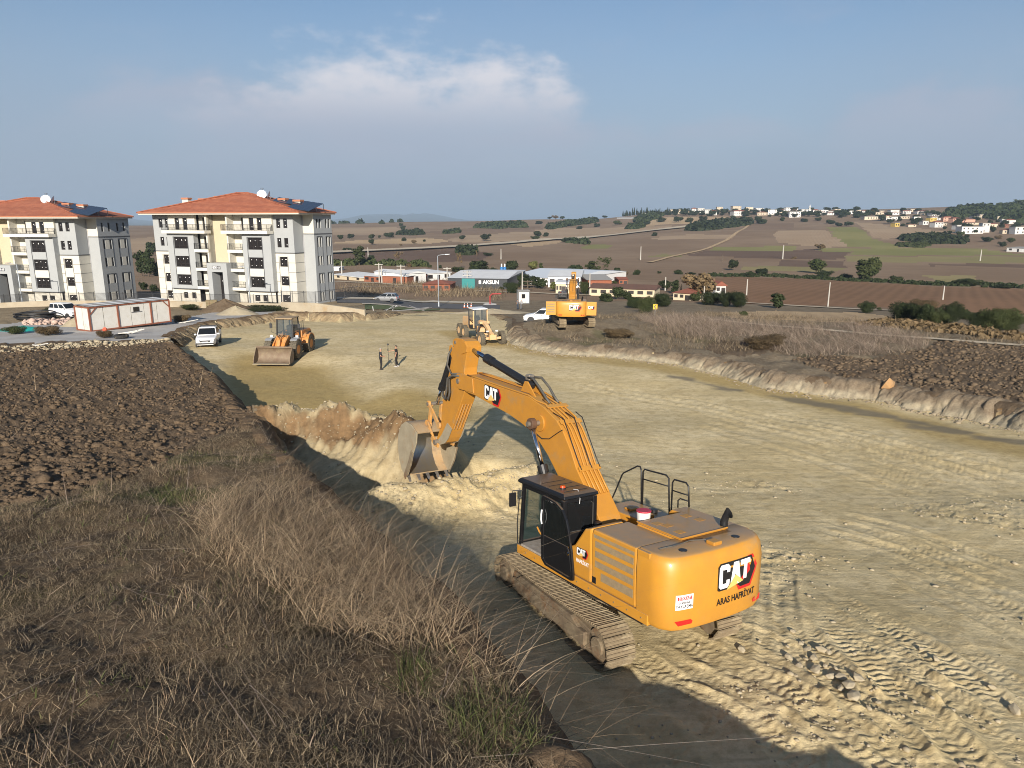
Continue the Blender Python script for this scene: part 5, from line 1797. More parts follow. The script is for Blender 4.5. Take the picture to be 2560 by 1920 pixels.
# ------------------------------------------------------------------ wheel loader
def loader():
    a = ground_at(700, 898); b = ground_at(757, 872)
    rz = heading((b.x, b.y), (a.x, a.y))
    rz = math.radians(-94)
    mid = ground_at(725, 888)
    r = empty('wheel_loader', mid, rz, 'orange wheel loader with its wide steel bucket lowered on the clay', 'wheel loader')
    O = MATS['loader_orange']
    for x, nm in ((1.45, 'front'), (-1.75, 'rear')):
        for s in (-1, 1):
            wheel(r, x, s * 1.12, .82, .62, 'tyre_dusty', 'loader_orange', .42, 18)
    MB().cyl((1.45, -1, .82), (1.45, 1, .82), .18, 10).build('axle', MATS['plastic_dark'], r)
    MB().cyl((-1.75, -1, .82), (-1.75, 1, .82), .18, 10).build('axle', MATS['plastic_dark'], r)
    MB().prism([(.1, .7), (2.1, .6), (2.2, 1.2), (1.6, 1.9), (.8, 1.95), (.1, 1.3)], -.42, .42).build('front_frame', O, r, bevel=.04)
    rear = MB().prism([(-3.3, .75), (-.1, .75), (-.1, 1.35), (-.9, 1.5), (-1.0, 2.15), (-3.1, 2.05), (-3.45, 1.8), (-3.45, .95)], -.85, .85).build('engine_hood', O, r, bevel=.08)
    MB().prism([(-3.35, 1.2), (-1.2, 1.2), (-1.2, 1.75), (-3.3, 1.75)], -.865, .865).build('hood_grille', MATS['plastic_dark'], rear)
    for s in (-1, 1):
        mb = MB()
        arc = [(-1.75 + math.cos(t) * .98, .82 + math.sin(t) * .98) for t in np.linspace(.2, 2.7, 9)]
        arc += [(-1.75 + math.cos(t) * .90, .82 + math.sin(t) * .90) for t in np.linspace(2.7, .2, 9)]
        for i in range(8):
            q = [arc[i], arc[i + 1], arc[16 - i], arc[17 - i]]
            mb.prism(q, min(s * .8, s * 1.42), max(s * .8, s * 1.42))
        mb.build('rear_fender', O, r)
        mb = MB()
        arc = [(1.45 + math.cos(t) * .95, .82 + math.sin(t) * .97) for t in np.linspace(1.1, 2.6, 6)]
        arc += [(1.45 + math.cos(t) * .90, .82 + math.sin(t) * .90) for t in np.linspace(2.6, 1.1, 6)]
        for i in range(5):
            mb.prism([arc[i], arc[i + 1], arc[10 - i], arc[11 - i]], min(s * .82, s * 1.4), max(s * .82, s * 1.4))
        mb.box(.78, 1.05, min(s * .85, s * 1.3), max(s * .85, s * 1.3), 1.72, 1.80)
        fd = mb.build('front_fender', mat('fender_grey', (.28, .29, .30), .5), r)
        MB().box(.90, 1.02, min(s * 1.0, s * 1.25), max(s * 1.0, s * 1.25), 1.80, 1.98).build('headlight', MATS['lamp_clear'], r, bevel=.02)
        MB().tube([(.55, s * .8, 2.0), (.7, s * 1.25, 2.2), (.7, s * 1.25, 3.05)], .02, 5).box(.66, .74, min(s * 1.14, s * 1.36), max(s * 1.14, s * 1.36), 2.55, 2.95).build('mirror', MATS['plastic_dark'], r)
        # lift arm
        mb = MB().prism([(1.0, 1.75), (1.35, 2.0), (2.3, 1.45), (3.0, .70), (3.0, .42), (2.85, .40), (2.1, 1.05), (1.1, 1.5)], min(s * .42, s * .54), max(s * .42, s * .54))
        mb.build('lift_arm', O, r, bevel=.02)
        MB().cyl((.9, s * .62, 1.05), (2.2, s * .50, 1.15), .09, 10).build('lift_cylinder', MATS['plastic_dark'], r)
    MB().prism([(2.0, 1.7), (2.25, 1.75), (2.45, 1.3), (2.90, .85), (2.80, .70), (2.2, 1.2)], -.12, .12).build('bell_crank', O, r, bevel=.02)
    MB().cyl((1.1, 0, 1.95), (2.15, 0, 1.7), .10, 10).build('tilt_cylinder', O, r)
    MB().tube([(1.2, .1, 1.9), (1.6, .2, 2.1), (2.0, .15, 1.9)], .03, 5).tube([(1.2, -.1, 1.9), (1.6, -.2, 2.05), (2.0, -.15, 1.9)], .03, 5).build('hose', MATS['plastic_dark'], r)
    # cab
    mb = MB()
    x0, x1, w0, w1, za, zb = -.75, .85, .72, .66, 1.5, 3.35
    P = [(x1, w0, za), (x1, -w0, za), (x0, -w0, za), (x0, w0, za)]; Q = [(x1 - .15, w1, zb), (x1 - .15, -w1, zb), (x0 + .05, -w1, zb), (x0 + .05, w1, zb)]
    for p, q in zip(P, Q):
        mb.obox(p, q, .10, .10)
    mb.box(x0, x1, -w0, w0, 1.30, 1.62)
    mb.obox((x0, w0, 2.1), (x1, w0, 2.1), .06, .08).obox((x0, -w0, 2.1), (x1, -w0, 2.1), .06, .08)
    cab = mb.build('cab', MATS['plastic_dark'], r, bevel=.02)
    MB().box(x0 - .05, x1 + .1, -w0 - .05, w0 + .05, 3.34, 3.46).build('cab_roof', mat('roof_tan', (.30, .22, .13), .7), cab, bevel=.05)
    MB().add([(x1 + .01, -w0 + .08, 1.64), (x1 + .01, w0 - .08, 1.64), (x1 - .14, w1 - .06, 3.3), (x1 - .14, -w1 + .06, 3.3)], [(0, 1, 2, 3)]).build('windscreen', MATS['machine_glass'], cab)
    for s in (-1, 1):
        MB().add([(x0 + .08, s * w0, 2.14), (x1 - .08, s * w0, 2.14), (x1 - .2, s * w1, 3.3), (x0 + .1, s * w1, 3.3)], [(0, 1, 2, 3)]).build('side_window', MATS['machine_glass'], cab)
    MB().box(-.45, -.05, -.28, .28, 1.62, 1.95).box(-.5, -.38, -.28, .28, 1.95, 2.6).build('seat', MATS['seat_cloth'], cab, bevel=.04)
    MB().cyl((.45, 0, 1.62), (.35, 0, 2.1), .03, 6).cyl((.35, 0, 2.1), (.33, 0, 2.13), .2, 14).build('steering_wheel', MATS['plastic_dark'], cab)
    MB().tube([(-1.0, .82, 2.1), (-1.0, .82, 2.9), (-1.5, .82, 2.95), (-1.5, .82, 2.1)], .025, 5).build('handrail', MATS['plastic_dark'], r)
    MB().cyl((-1.3, -.35, 2.1), (-1.3, -.35, 3.0), .07, 10).build('exhaust', MATS['plastic_dark'], r)
    MB().box(-1.6, -.85, -.5, .5, 2.1, 2.55).build('air_intake', MATS['plastic_dark'], r, bevel=.05)
    # bucket: curved trough open to the front, resting on the ground
    bw = 1.52
    prof = [(4.15, .04), (3.55, .05), (3.25, .16), (3.08, .42), (3.05, .80), (3.15, 1.12), (3.35, 1.32)]
    vs = [(x, -bw, z) for x, z in prof] + [(x, bw, z) for x, z in prof] + [(x - .04, -bw, z - .02) for x, z in prof] + [(x - .04, bw, z - .02) for x, z in prof]
    n = len(prof); fs = []
    for i in range(n - 1):
        fs += [(i, i + 1, n + i + 1, n + i), (2 * n + i, 3 * n + i, 3 * n + i + 1, 2 * n + i + 1)]
    fs += [(0, n, 3 * n, 2 * n), (n - 1, 3 * n - 1, 4 * n - 1, 2 * n - 1)]
    bk = mesh_obj('bucket', vs, fs, MATS['worn_steel'], r); smooth_by_angle(bk, 40)
    for s in (-1, 1):
        MB().prism(prof + [(3.95, .60), (4.1, .25)], min(s * bw, s * (bw + .04)), max(s * bw, s * (bw + .04))).build('side_plate', MATS['worn_steel'], bk)
    MB().box(3.85, 4.30, -bw - .04, bw + .04, .015, .06).build('cutting_edge', MATS['bucket_clay'], bk)
    MB().box(3.30, 3.42, -bw - .03, bw + .03, 1.28, 1.40).build('spill_guard', MATS['worn_steel'], bk, bevel=.02)
    return r


loader()


# ------------------------------------------------------------------ motor grader
def grader():
    c = ground_at(1203, 852)
    r = empty('motor_grader', c, math.radians(-68), 'dusty pale yellow motor grader rolling across the levelled clay floor', 'motor grader')
    G = MATS['grader_pale']
    for s in (-1, 1):
        wheel(r, 3.0, s * 1.05, .68, .42, 'tyre_dusty', 'grader_pale', .36, 20)
        for x in (-2.0, -3.5):
            wheel(r, x, s * 1.05, .68, .42, 'tyre_dusty', 'grader_pale', .36, 20)
        MB().box(-3.7, -1.8, min(s * .70, s * .84), max(s * .70, s * .84), .55, .85).build('tandem_case', G, r, bevel=.05)
    MB().obox((3.0, -.95, .72), (3.0, .95, .72), .22, .24).build('front_axle', G, r, bevel=.03)
    for s in (-1, 1):
        MB().cyl((3.02, s * .25, .95), (3.02, s * .85, .75), .05, 8).build('lean_cylinder', MATS['plastic_dark'], r)
        MB().box(3.05, 3.2, min(s * .35, s * .6), max(s * .35, s * .6), 1.35, 1.5).build('headlight', MATS['lamp_clear'], r, bevel=.02)
    # arched main beam
    mb = MB()
    path = [(-.6, 1.75), (.2, 1.95), (1.1, 1.92), (1.9, 1.62), (2.6, 1.22), (3.25, 1.0)]
    for (xa, za), (xb, zb_) in zip(path[:-1], path[1:]):
        mb.obox((xa, 0, za), (xb, 0, zb_), .34, .36)
    mb.box(3.1, 3.45, -.35, .35, .62, 1.1)
    mb.build('main_beam', G, r, bevel=.03)
    # drawbar, circle and blade
    mb = MB().obox((3.1, 0, .78), (1.3, .45, .78), .14, .14).obox((3.1, 0, .78), (1.3, -.45, .78), .14, .14)
    mb.build('drawbar', G, r, bevel=.02)
    mb = MB()
    n = 24
    rings = [[(.9 + math.cos(a) * rr, math.sin(a) * rr, z) for rr, z in ((.62, .64), (.80, .64), (.80, .78), (.62, .78))] for a in [2 * math.pi * i / n for i in range(n + 1)]]
    mb.loft(rings, cap=False)
    mb.build('turning_circle', G, r)
    mb = MB()
    bp = [(-.10, .10), (-.20, .26), (-.16, .48), (.02, .66), (.05, .63), (-.11, .46), (-.14, .28), (-.05, .12)]
    ang = math.radians(28); ca, sa = math.cos(ang), math.sin(ang)
    vs = []
    for y in (-1.75, 1.75):
        vs += [(.75 + dx * ca - y * sa, dx * sa + y * ca, z) for dx, z in bp]
    k = len(bp)
    mb.add(vs, [tuple(range(k)), tuple(range(2 * k - 1, k - 1, -1))] + [(i, k + i, k + (i + 1) % k, (i + 1) % k) for i in range(k)])
    mb.build('blade', MATS['worn_steel'], r)
    for s in (-1, 1):
        MB().cyl((.95, s * .42, 2.0), (.95, s * .78, .85), .07, 10).build('blade_lift_cylinder', MATS['plastic_dark'], r)
        MB().box(.8, 1.1, min(s * .2, s * .5), max(s * .2, s * .5), 1.85, 2.1).build('cylinder_bracket', G, r, bevel=.02)
    # cab
    mb = MB(); x0, x1, w0, za, zb_ = -1.7, -.25, .70, 1.35, 3.12
    for p, q in (((x1, w0, za), (x1 - .05, w0, zb_)), ((x1, -w0, za), (x1 - .05, -w0, zb_)), ((x0, w0, za), (x0, w0, zb_)), ((x0, -w0, za), (x0, -w0, zb_))):
        mb.obox(p, q, .10, .10)
    mb.box(x0, x1, -w0, w0, 1.15, 1.45)
    mb.obox((x0, w0, 2.0), (x1, w0, 2.0), .05, .08).obox((x0, -w0, 2.0), (x1, -w0, 2.0), .05, .08)
    cab = mb.build('cab', MATS['plastic_dark'], r, bevel=.02)
    MB().box(x0 - .08, x1 + .1, -w0 - .07, w0 + .07, 3.10, 3.22).build('cab_roof', MATS['car_white'], cab, bevel=.04)
    MB().add([(x1 + .02, -w0 + .07, 1.5), (x1 + .02, w0 - .07, 1.5), (x1 - .04, w0 - .07, 3.05), (x1 - .04, -w0 + .07, 3.05)], [(0, 1, 2, 3)]).build('windscreen', MATS['machine_glass'], cab)
    for s in (-1, 1):
        MB().add([(x0 + .07, s * w0, 2.05), (x1 - .07, s * w0, 2.05), (x1 - .1, s * w0, 3.05), (x0 + .07, s * w0, 3.05)], [(0, 1, 2, 3)]).build('side_window', MATS['machine_glass'], cab)
        MB().obox((x1 + .08, s * .72, 1.3), (x1 + .02, s * .72, 3.0), .10, .12).build('cab_post', G, cab)
    MB().box(-1.25, -.85, -.26, .26, 1.45, 1.8).box(-1.3, -1.18, -.26, .26, 1.8, 2.4).build('seat', MATS['seat_cloth'], cab, bevel=.04)
    MB().prism([(-4.3, .95), (-1.75, .95), (-1.75, 2.15), (-2.2, 2.2), (-4.1, 2.05), (-4.3, 1.8)], -.55, .55).build('engine_hood', G, r, bevel=.07)
    MB().cyl((-2.6, .3, 2.15), (-2.6, .3, 2.85), .06, 8).build('exhaust', MATS['plastic_dark'], r)
    MB().prism([(-.4, .75), (.3, .9), (.3, 1.3), (-.4, 1.5)], -.35, .35).build('front_frame', G, r, bevel=.04)
    return r


grader()

# ------------------------------------------------------------------ second excavator on its heap
g = ground_at(1434, 812)
E2 = build_excavator('excavator', rot_mat(math.radians(84), 0.0, 0.0, Vector((g.x - 0.2, g.y + .2, gz(g.x, g.y + .2) + .02))),
                     'tracked excavator seen from behind on a heap, both side service doors swung open', 'excavator', door_open=False, under_yaw=0.25, service_doors=True, full=False)
lower_arm(E2, 12)
g2 = hit(1395, 768)
g2 = Vector((2.6 + 1.2, 84.5, 0)); g2.z = gzd(g2.x, g2.y)
car('suv_car', g2, math.radians(168), 'white car half hidden behind the second excavator on its heap', 'car', SUV, 'car_white')


# ------------------------------------------------------------------ people
mat('skin', (0.42, 0.23, 0.15), 0.6)
mat('hair_black', (0.012, 0.010, 0.009), 0.7)
mat('hair_grey', (0.30, 0.28, 0.26), 0.8)
mat('cloth_black', (0.012, 0.012, 0.014), 0.9)
mat('cloth_dark', (0.030, 0.032, 0.036), 0.9)
mat('cloth_navy', (0.035, 0.050, 0.080), 0.9)
mat('cloth_grey', (0.12, 0.12, 0.125), 0.9)
mat('cloth_blue', (0.10, 0.16, 0.27), 0.9)
mat('shoe_dark', (0.03, 0.028, 0.026), 0.8)
mat('shoe_light', (0.35, 0.34, 0.33), 0.8)


def skin_obj(name, V, Ed, Rd, m, parent, root=0, sub=1):
    me = bpy.data.meshes.new(name)
    me.from_pydata(V, Ed, [])
    me.materials.append(m)
    o = bpy.data.objects.new(name, me); COL.objects.link(o); o.parent = parent
    md = o.modifiers.new('skin', 'SKIN'); md.use_smooth_shade = True
    if not me.skin_vertices:
        pass
    lay = me.skin_vertices[0].data if me.skin_vertices else None
    if lay is None:
        bm = bmesh.new(); bm.from_mesh(me); bm.verts.layers.skin.verify(); bm.to_mesh(me); bm.free()
        lay = me.skin_vertices[0].data
    for i, r in enumerate(Rd):
        lay[i].radius = (r, r) if not isinstance(r, tuple) else r
        lay[i].use_root = (i == root)
    s = o.modifiers.new('sub', 'SUBSURF'); s.levels = sub; s.render_levels = sub
    return o


def person(loc, rz, label, shirt, trousers, hair='hair_black', pose=None, group=None, shoe='shoe_dark', h=1.76, sleeves='short'):
    """pose: wrist positions and foot positions, facing +x"""
    P = dict(la=(.08, .26, .98), le=(-.02, .27, 1.16), ra=(.08, -.26, .98), re=(-.02, -.27, 1.16), lf=(.0, .11, .07), rf=(.0, -.11, .07), lk=(.03, .11, .50), rk=(.03, -.11, .50), lean=0.0, turn=0.0)
    P.update(pose or {})
    r = empty('person', loc, rz, label, 'person', group)
    r.scale = (h / 1.76,) * 3
    L = P['lean']
    pel = (0, 0, .96); wai = (L * .4, 0, 1.12); ch = (L * .8, 0, 1.34); nk = (L, 0, 1.49); hb = (L + .01, 0, 1.56); hm = (L + .025, 0, 1.65); ht = (L + .01, 0, 1.735)
    V = [pel, wai, ch, nk, hb, hm, ht]
    Rd = [(.08, .06), (.07, .05), (.10, .06), .05, .062, (.078, .095), (.060, .075)]
    Ed = [(0, 1), (1, 2), (2, 3), (3, 4), (4, 5), (5, 6)]

    def chain(start, pts, rads):
        prev = start
        for p, q in zip(pts, rads):
            V.append(p); Rd.append(q); Ed.append((prev, len(V) - 1)); prev = len(V) - 1
        return prev
    arms = {}
    for s, el, wr in ((1, P['le'], P['la']), (-1, P['re'], P['ra'])):
        sh = (L * .9, s * .19, 1.41)
        k = chain(2, [sh, el, wr], [.062, .044, .030])
        d = (Vector(wr) - Vector(el)).normalized()
        palm = Vector(wr) + d * .07
        side = d.cross(Vector((1, 0, 0)))
        if side.length < .2:
            side = d.cross(Vector((0, 1, 0)))
        side.normalize()
        fwd = side.cross(d)
        k = chain(k, [tuple(palm)], [(.030, .020)])
        for f, ln in ((-1.5, .060), (-.5, .074), (.5, .080), (1.5, .070)):
            b = palm + side * f * .017 + d * .012
            chain(k, [tuple(b + d * ln * .5 + fwd * .006), tuple(b + d * ln + fwd * .026)], [.009, .007])
        chain(k, [tuple(Vector(wr) + d * .035 + side * .045), tuple(Vector(wr) + d * .075 + side * .055 + fwd * .015)], [.011, .008])
    for s, kn, ft in ((1, P['lk'], P['lf']), (-1, P['rk'], P['rf'])):
        chain(0, [(0, s * .10, .90), kn, (ft[0] - .02, ft[1], ft[2] + .02)], [.088, .056, .042])
    body = skin_obj('body', V, Ed, Rd, MATS['skin'], r)
    # shirt: torso and sleeves
    V2 = [(0, 0, .88), wai, ch, (L, 0, 1.475)]; R2 = [(.178, .130), (.160, .118), (.180, .125), (.075, .075)]; E2_ = [(0, 1), (1, 2), (2, 3)]
    for s, el, wr in ((1, P['le'], P['la']), (-1, P['re'], P['ra'])):
        sh = (L * .9, s * .19, 1.41)
        V2.append(sh); R2.append(.080); E2_.append((2, len(V2) - 1))
        if sleeves == 'short':
            m_ = Vector(sh).lerp(Vector(el), .75); V2.append(tuple(m_)); R2.append(.066); E2_.append((len(V2) - 2, len(V2) - 1))
        else:
            V2.append(el); R2.append(.060); E2_.append((len(V2) - 2, len(V2) - 1)); V2.append(wr); R2.append(.044); E2_.append((len(V2) - 2, len(V2) - 1))
    skin_obj('shirt', V2, E2_, R2, MATS[shirt], r)
    V3 = [(0, 0, 1.06), (0, 0, .92)]; R3 = [(.155, .112), (.165, .122)]; E3 = [(0, 1)]
    for s, kn, ft in ((1, P['lk'], P['lf']), (-1, P['rk'], P['rf'])):
        V3.append((0, s * .10, .86)); R3.append(.105); E3.append((1, len(V3) - 1))
        V3.append(kn); R3.append(.074); E3.append((len(V3) - 2, len(V3) - 1))
        V3.append((ft[0] - .02, ft[1], ft[2] + .03)); R3.append(.062); E3.append((len(V3) - 2, len(V3) - 1))
    skin_obj('trousers', V3, E3, R3, MATS[trousers], r)
    for s, ft in ((1, P['lf']), (-1, P['rf'])):
        mb = MB()
        x, y = ft[0], ft[1]
        mb.loft([[(x - .10, y - .035, 0), (x - .10, y + .035, 0), (x - .09, y + .03, .09), (x - .09, y - .03, .09)],
                 [(x + .03, y - .048, 0), (x + .03, y + .048, 0), (x + .02, y + .04, .095), (x + .02, y - .04, .095)],
                 [(x + .17, y - .035, 0), (x + .17, y + .035, 0), (x + .16, y + .03, .045), (x + .16, y - .03, .045)]])
        mb.build('shoe', MATS[shoe], r, bevel=.012)
    # hair cap, nose, ears, eyes
    mb = MB(); rings = []
    for t in (0.05, .35, .65, .9, 1.0):
        a = t * math.pi / 2
        rr = math.cos(a)
        rings.append([(L - .004 + math.cos(q) * (.098 * rr + .004) - .012, math.sin(q) * (.080 * rr + .004), 1.665 + .092 * math.sin(a) + (.018 * math.cos(q))) for q in [2 * math.pi * i / 12 for i in range(12)]])
    mb.loft(rings)
    mb.build('hair', MATS[hair], r, smooth=True)
    MB().loft([[(L + .10, -.012, 1.655), (L + .10, .012, 1.655), (L + .10, .006, 1.68), (L + .10, -.006, 1.68)], [(L + .125, -.010, 1.632), (L + .125, .010, 1.632), (L + .118, .006, 1.645), (L + .118, -.006, 1.645)]]).build('nose', MATS['skin'], r)
    for s in (-1, 1):
        MB().cyl((L + .085, s * .033, 1.672), (L + .104, s * .033, 1.672), .012, 8).build('eye', MATS['hair_black'], r)
        MB().cyl((L + .01, s * .078, 1.65), (L + .005, s * .092, 1.65), .030, 8).build('ear', MATS['skin'], r)
    MB().box(L + .085, L + .103, -.024, .024, 1.598, 1.606).build('mouth', mat('lips', (.30, .12, .09), .6), r)
    return r


ga = ground_at(953, 924)
person(ga, math.radians(20), 'grey haired man in black T-shirt and dark trousers watching the survey pole', 'cloth_dark', 'cloth_black', 'hair_grey', dict(la=(.22, .14, 1.08), le=(-.02, .26, 1.15), ra=(.20, -.10, 1.08), re=(-.04, -.26, 1.15), lf=(.04, .10, .07), rf=(-.05, -.10, .07)))
gb = ground_at(992, 917)
person(gb, math.radians(178), 'bearded man in black T-shirt holding a survey pole at arm length', 'cloth_black', 'cloth_black', 'hair_black', dict(ra=(.52, -.12, 1.26), re=(.26, -.24, 1.30), la=(.02, .30, .93), le=(-.04, .27, 1.16), lf=(.05, .13, .07), rf=(-.06, -.12, .07)), shoe='shoe_light')
dp = (ga - gb); dp.z = 0; dp.normalize()
gp_ = gb + Vector((-.66, .06, 0)); gp_.z = gzd(gp_.x, gp_.y)
sp = empty('survey_pole', gp_, 0, 'thin upright surveying pole with a satellite receiver and a slanting stay', 'survey pole')
MB().tube([(0, 0, 0), (0, 0, 1.75)], .016, 8).build('pole', MATS['plastic_dark'], sp)
MB().cyl((0, 0, 1.75), (0, 0, 1.80), .05, 12).cyl((0, 0, 1.80), (0, 0, 1.88), .085, 14, .07).build('receiver', MATS['plastic_dark'], sp)
MB().box(-.05, .02, -.05, .05, 1.30, 1.46).build('controller', MATS['plastic_dark'], sp, bevel=.01)
MB().tube([(0, 0, 1.05), (.36, .25, 0.0)], .011, 6).build('stay', mat('stay_metal', (.35, .34, .32), .4, .6), sp)

gc = ground_at(1294, 774)
person(gc, math.radians(60), 'man in a dark grey shirt standing by the guard booth with a hand raised', 'cloth_grey', 'cloth_navy', 'hair_black', dict(ra=(.20, -.22, 1.30), re=(.16, -.30, 1.12)))
gc2 = ground_at(1303, 774)
person(gc2, math.radians(120), 'man in a pale grey jacket standing by the guard booth, hands at hips', mat('cloth_pale', (.30, .30, .31), .9).name, 'cloth_grey', 'hair_grey', dict(la=(.10, .22, 1.02), le=(-.06, .38, 1.12), ra=(.10, -.22, 1.02), re=(-.06, -.38, 1.12)), sleeves='long')
gd = ground_at(1380, 806)
person(gd, math.radians(75), 'worker in blue overalls leaning in beside the rear of the second excavator', 'cloth_blue', 'cloth_blue', 'hair_black', dict(la=(.45, .15, 1.35), le=(.22, .24, 1.30), ra=(.45, -.15, 1.35), re=(.22, -.24, 1.30), lean=.12), sleeves='long')
# ================================================================== apartment blocks
mat('render_white', (0.62, 0.595, 0.52), 0.85, 0, (0.58, 0.555, 0.48), 0.6, 1, bump=0.15, bscale=30)
mat('render_grey', (0.36, 0.375, 0.378), 0.85, 0, (0.335, 0.350, 0.355), 0.6, 1, bump=0.15, bscale=30)
mat('render_beige', (0.52, 0.445, 0.31), 0.85, 0, (0.48, 0.41, 0.285), 0.7, 1)
mat('trim_dark', (0.085, 0.088, 0.095), 0.7)
mat('window_frame', (0.028, 0.022, 0.020), 0.5)
mat('balcony_slab', (0.64, 0.62, 0.55), 0.8)
mat('railing_dark', (0.025, 0.025, 0.028), 0.5)
mat('brick_cap', (0.42, 0.17, 0.09), 0.85)
mat('dish_white', (0.75, 0.75, 0.76), 0.4)
glass_mat('pane_dark', (0.016, 0.015, 0.016), 0.08)
glass_mat('solar_glass', (0.030, 0.045, 0.075), 0.12)


def roof_tile_mat():
    m, nt, b = _nt('roof_tile')
    n1 = tex_noise(nt, 0.9, 6, 0.65, stretch=(1.0, 1.0, 3.0)); n2 = tex_noise(nt, 7, 5, 0.7)
    c = mix_col(nt, remap(nt, n1, 0.35, 0.65), (0.255, 0.080, 0.043), (0.325, 0.115, 0.062))
    c = mix_col(nt, mulv(nt, remap(nt, n2, 0.5, 0.75), 0.6), c, (0.21, 0.058, 0.032))
    nt.links.new(c, b.inputs['Base Color']); b.inputs['Roughness'].default_value = 0.85
    tc = nt.nodes.new('ShaderNodeTexCoord')
    w = node(nt, 'ShaderNodeTexWave', Scale=1.6, Distortion=0.4); w.bands_direction = 'Z'
    nt.links.new(tc.outputs['Object'], w.inputs['Vector'])
    soil_bump(nt, b, [(w.outputs['Fac'], 0.5, 0.06), (n2, 0.5, 0.05)])
    MATS['roof_tile'] = m


roof_tile_mat()


def wall_panel(parent, P, Ddir, z0, z1, length, holes, m, nrm, name='wall', thick=0.30, bands=()):
    """wall from point P (x,y) along unit Ddir, with rectangular openings (s0,s1,z0,z1) that get reveals"""
    us = sorted({0.0, length, *[h[0] for h in holes], *[h[1] for h in holes]})
    zs = sorted({z0, z1, *[h[2] for h in holes], *[h[3] for h in holes]})
    mb = MB()
    def pt(s, z, d=0.0): return (P[0] + Ddir[0] * s - nrm[0] * d, P[1] + Ddir[1] * s - nrm[1] * d, z)
    for a, b in zip(us[:-1], us[1:]):
        for c, d in zip(zs[:-1], zs[1:]):
            mx, mz = (a + b) / 2, (c + d) / 2
            if any(h[0] < mx < h[1] and h[2] < mz < h[3] for h in holes):
                continue
            mb.add([pt(a, c), pt(b, c), pt(b, d), pt(a, d)], [(0, 1, 2, 3)])
    for s0, s1, c, d in holes:
        for (p, q) in (((s0, c), (s1, c)), ((s1, c), (s1, d)), ((s1, d), (s0, d)), ((s0, d), (s0, c))):
            mb.add([pt(*p), pt(*q), pt(*q, thick), pt(*p, thick)], [(0, 1, 2, 3)])
    return mb.build(name, m, parent)


def window_unit(parent, P, Ddir, nrm, s0, s1, z0, z1, lights=2, inset=0.14, stickers=True, name='window', border=0.0):
    """recessed frame with mullions, panes as sub-parts"""
    def pt(s, z, d): return (P[0] + Ddir[0] * s - nrm[0] * d, P[1] + Ddir[1] * s - nrm[1] * d, z)
    mb = MB(); t = 0.07
    def bar(a, b, c, d):
        v = [pt(a, c, inset), pt(b, c, inset), pt(b, d, inset), pt(a, d, inset), pt(a, c, inset + .06), pt(b, c, inset + .06), pt(b, d, inset + .06), pt(a, d, inset + .06)]
        mb.add(v, [(0, 1, 2, 3), (0, 4, 5, 1), (1, 5, 6, 2), (2, 6, 7, 3), (3, 7, 4, 0)])
    bar(s0, s1, z0, z0 + t); bar(s0, s1, z1 - t, z1); bar(s0, s0 + t, z0 + t, z1 - t); bar(s1 - t, s1, z0 + t, z1 - t)
    for k in range(1, lights):
        s = s0 + (s1 - s0) * k / lights
        bar(s - t / 2, s + t / 2, z0 + t, z1 - t)
    if z1 - z0 > 1.3:
        bar(s0 + t, s1 - t, z0 + .52, z0 + .52 + t * .8)
    w = mb.build(name, MATS['window_frame'], parent)
    for k in range(lights):
        a = s0 + (s1 - s0) * k / lights; b = s0 + (s1 - s0) * (k + 1) / lights
        MB().add([pt(a, z0, inset + .03), pt(b, z0, inset + .03), pt(b, z1, inset + .03), pt(a, z1, inset + .03)], [(0, 1, 2, 3)]).build('pane', MATS['pane_dark'], w)
        if stickers:
            mb = MB()
            for _ in range(2 if z1 - z0 > 1.2 else 1):
                ss = a + (b - a) * RNG.uniform(.35, .65); zz = z0 + (z1 - z0) * RNG.choice((.28, .72, .78))
                e = .055
                mb.add([pt(ss - e, zz - e, inset + .02), pt(ss + e, zz - e, inset + .02), pt(ss + e, zz + e, inset + .02), pt(ss - e, zz + e, inset + .02)], [(0, 1, 2, 3)])
            mb.build('sticker', MATS['logo_white'], w)
    return w


def railing(parent, pts, z, h=1.0, step=0.16, name='railing', r=.016):
    mb = MB()
    for (a, b) in zip(pts[:-1], pts[1:]):
        a = Vector((a[0], a[1], z)); b = Vector((b[0], b[1], z))
        L = (b - a).length; d = (b - a) / L
        mb.obox(a + Vector((0, 0, h)), b + Vector((0, 0, h)), .045, .045)
        mb.obox(a + Vector((0, 0, .12)), b + Vector((0, 0, .12)), .03, .03)
        n = max(2, int(L / step))
        for i in range(n + 1):
            p = a + d * (L * i / n)
            w = .05 if i in (0, n) or i % 8 == 0 else .028
            mb.obox(p, p + Vector((0, 0, h)), w, w, (0, 1, 0))
    return mb.build(name, MATS['railing_dark'], parent)


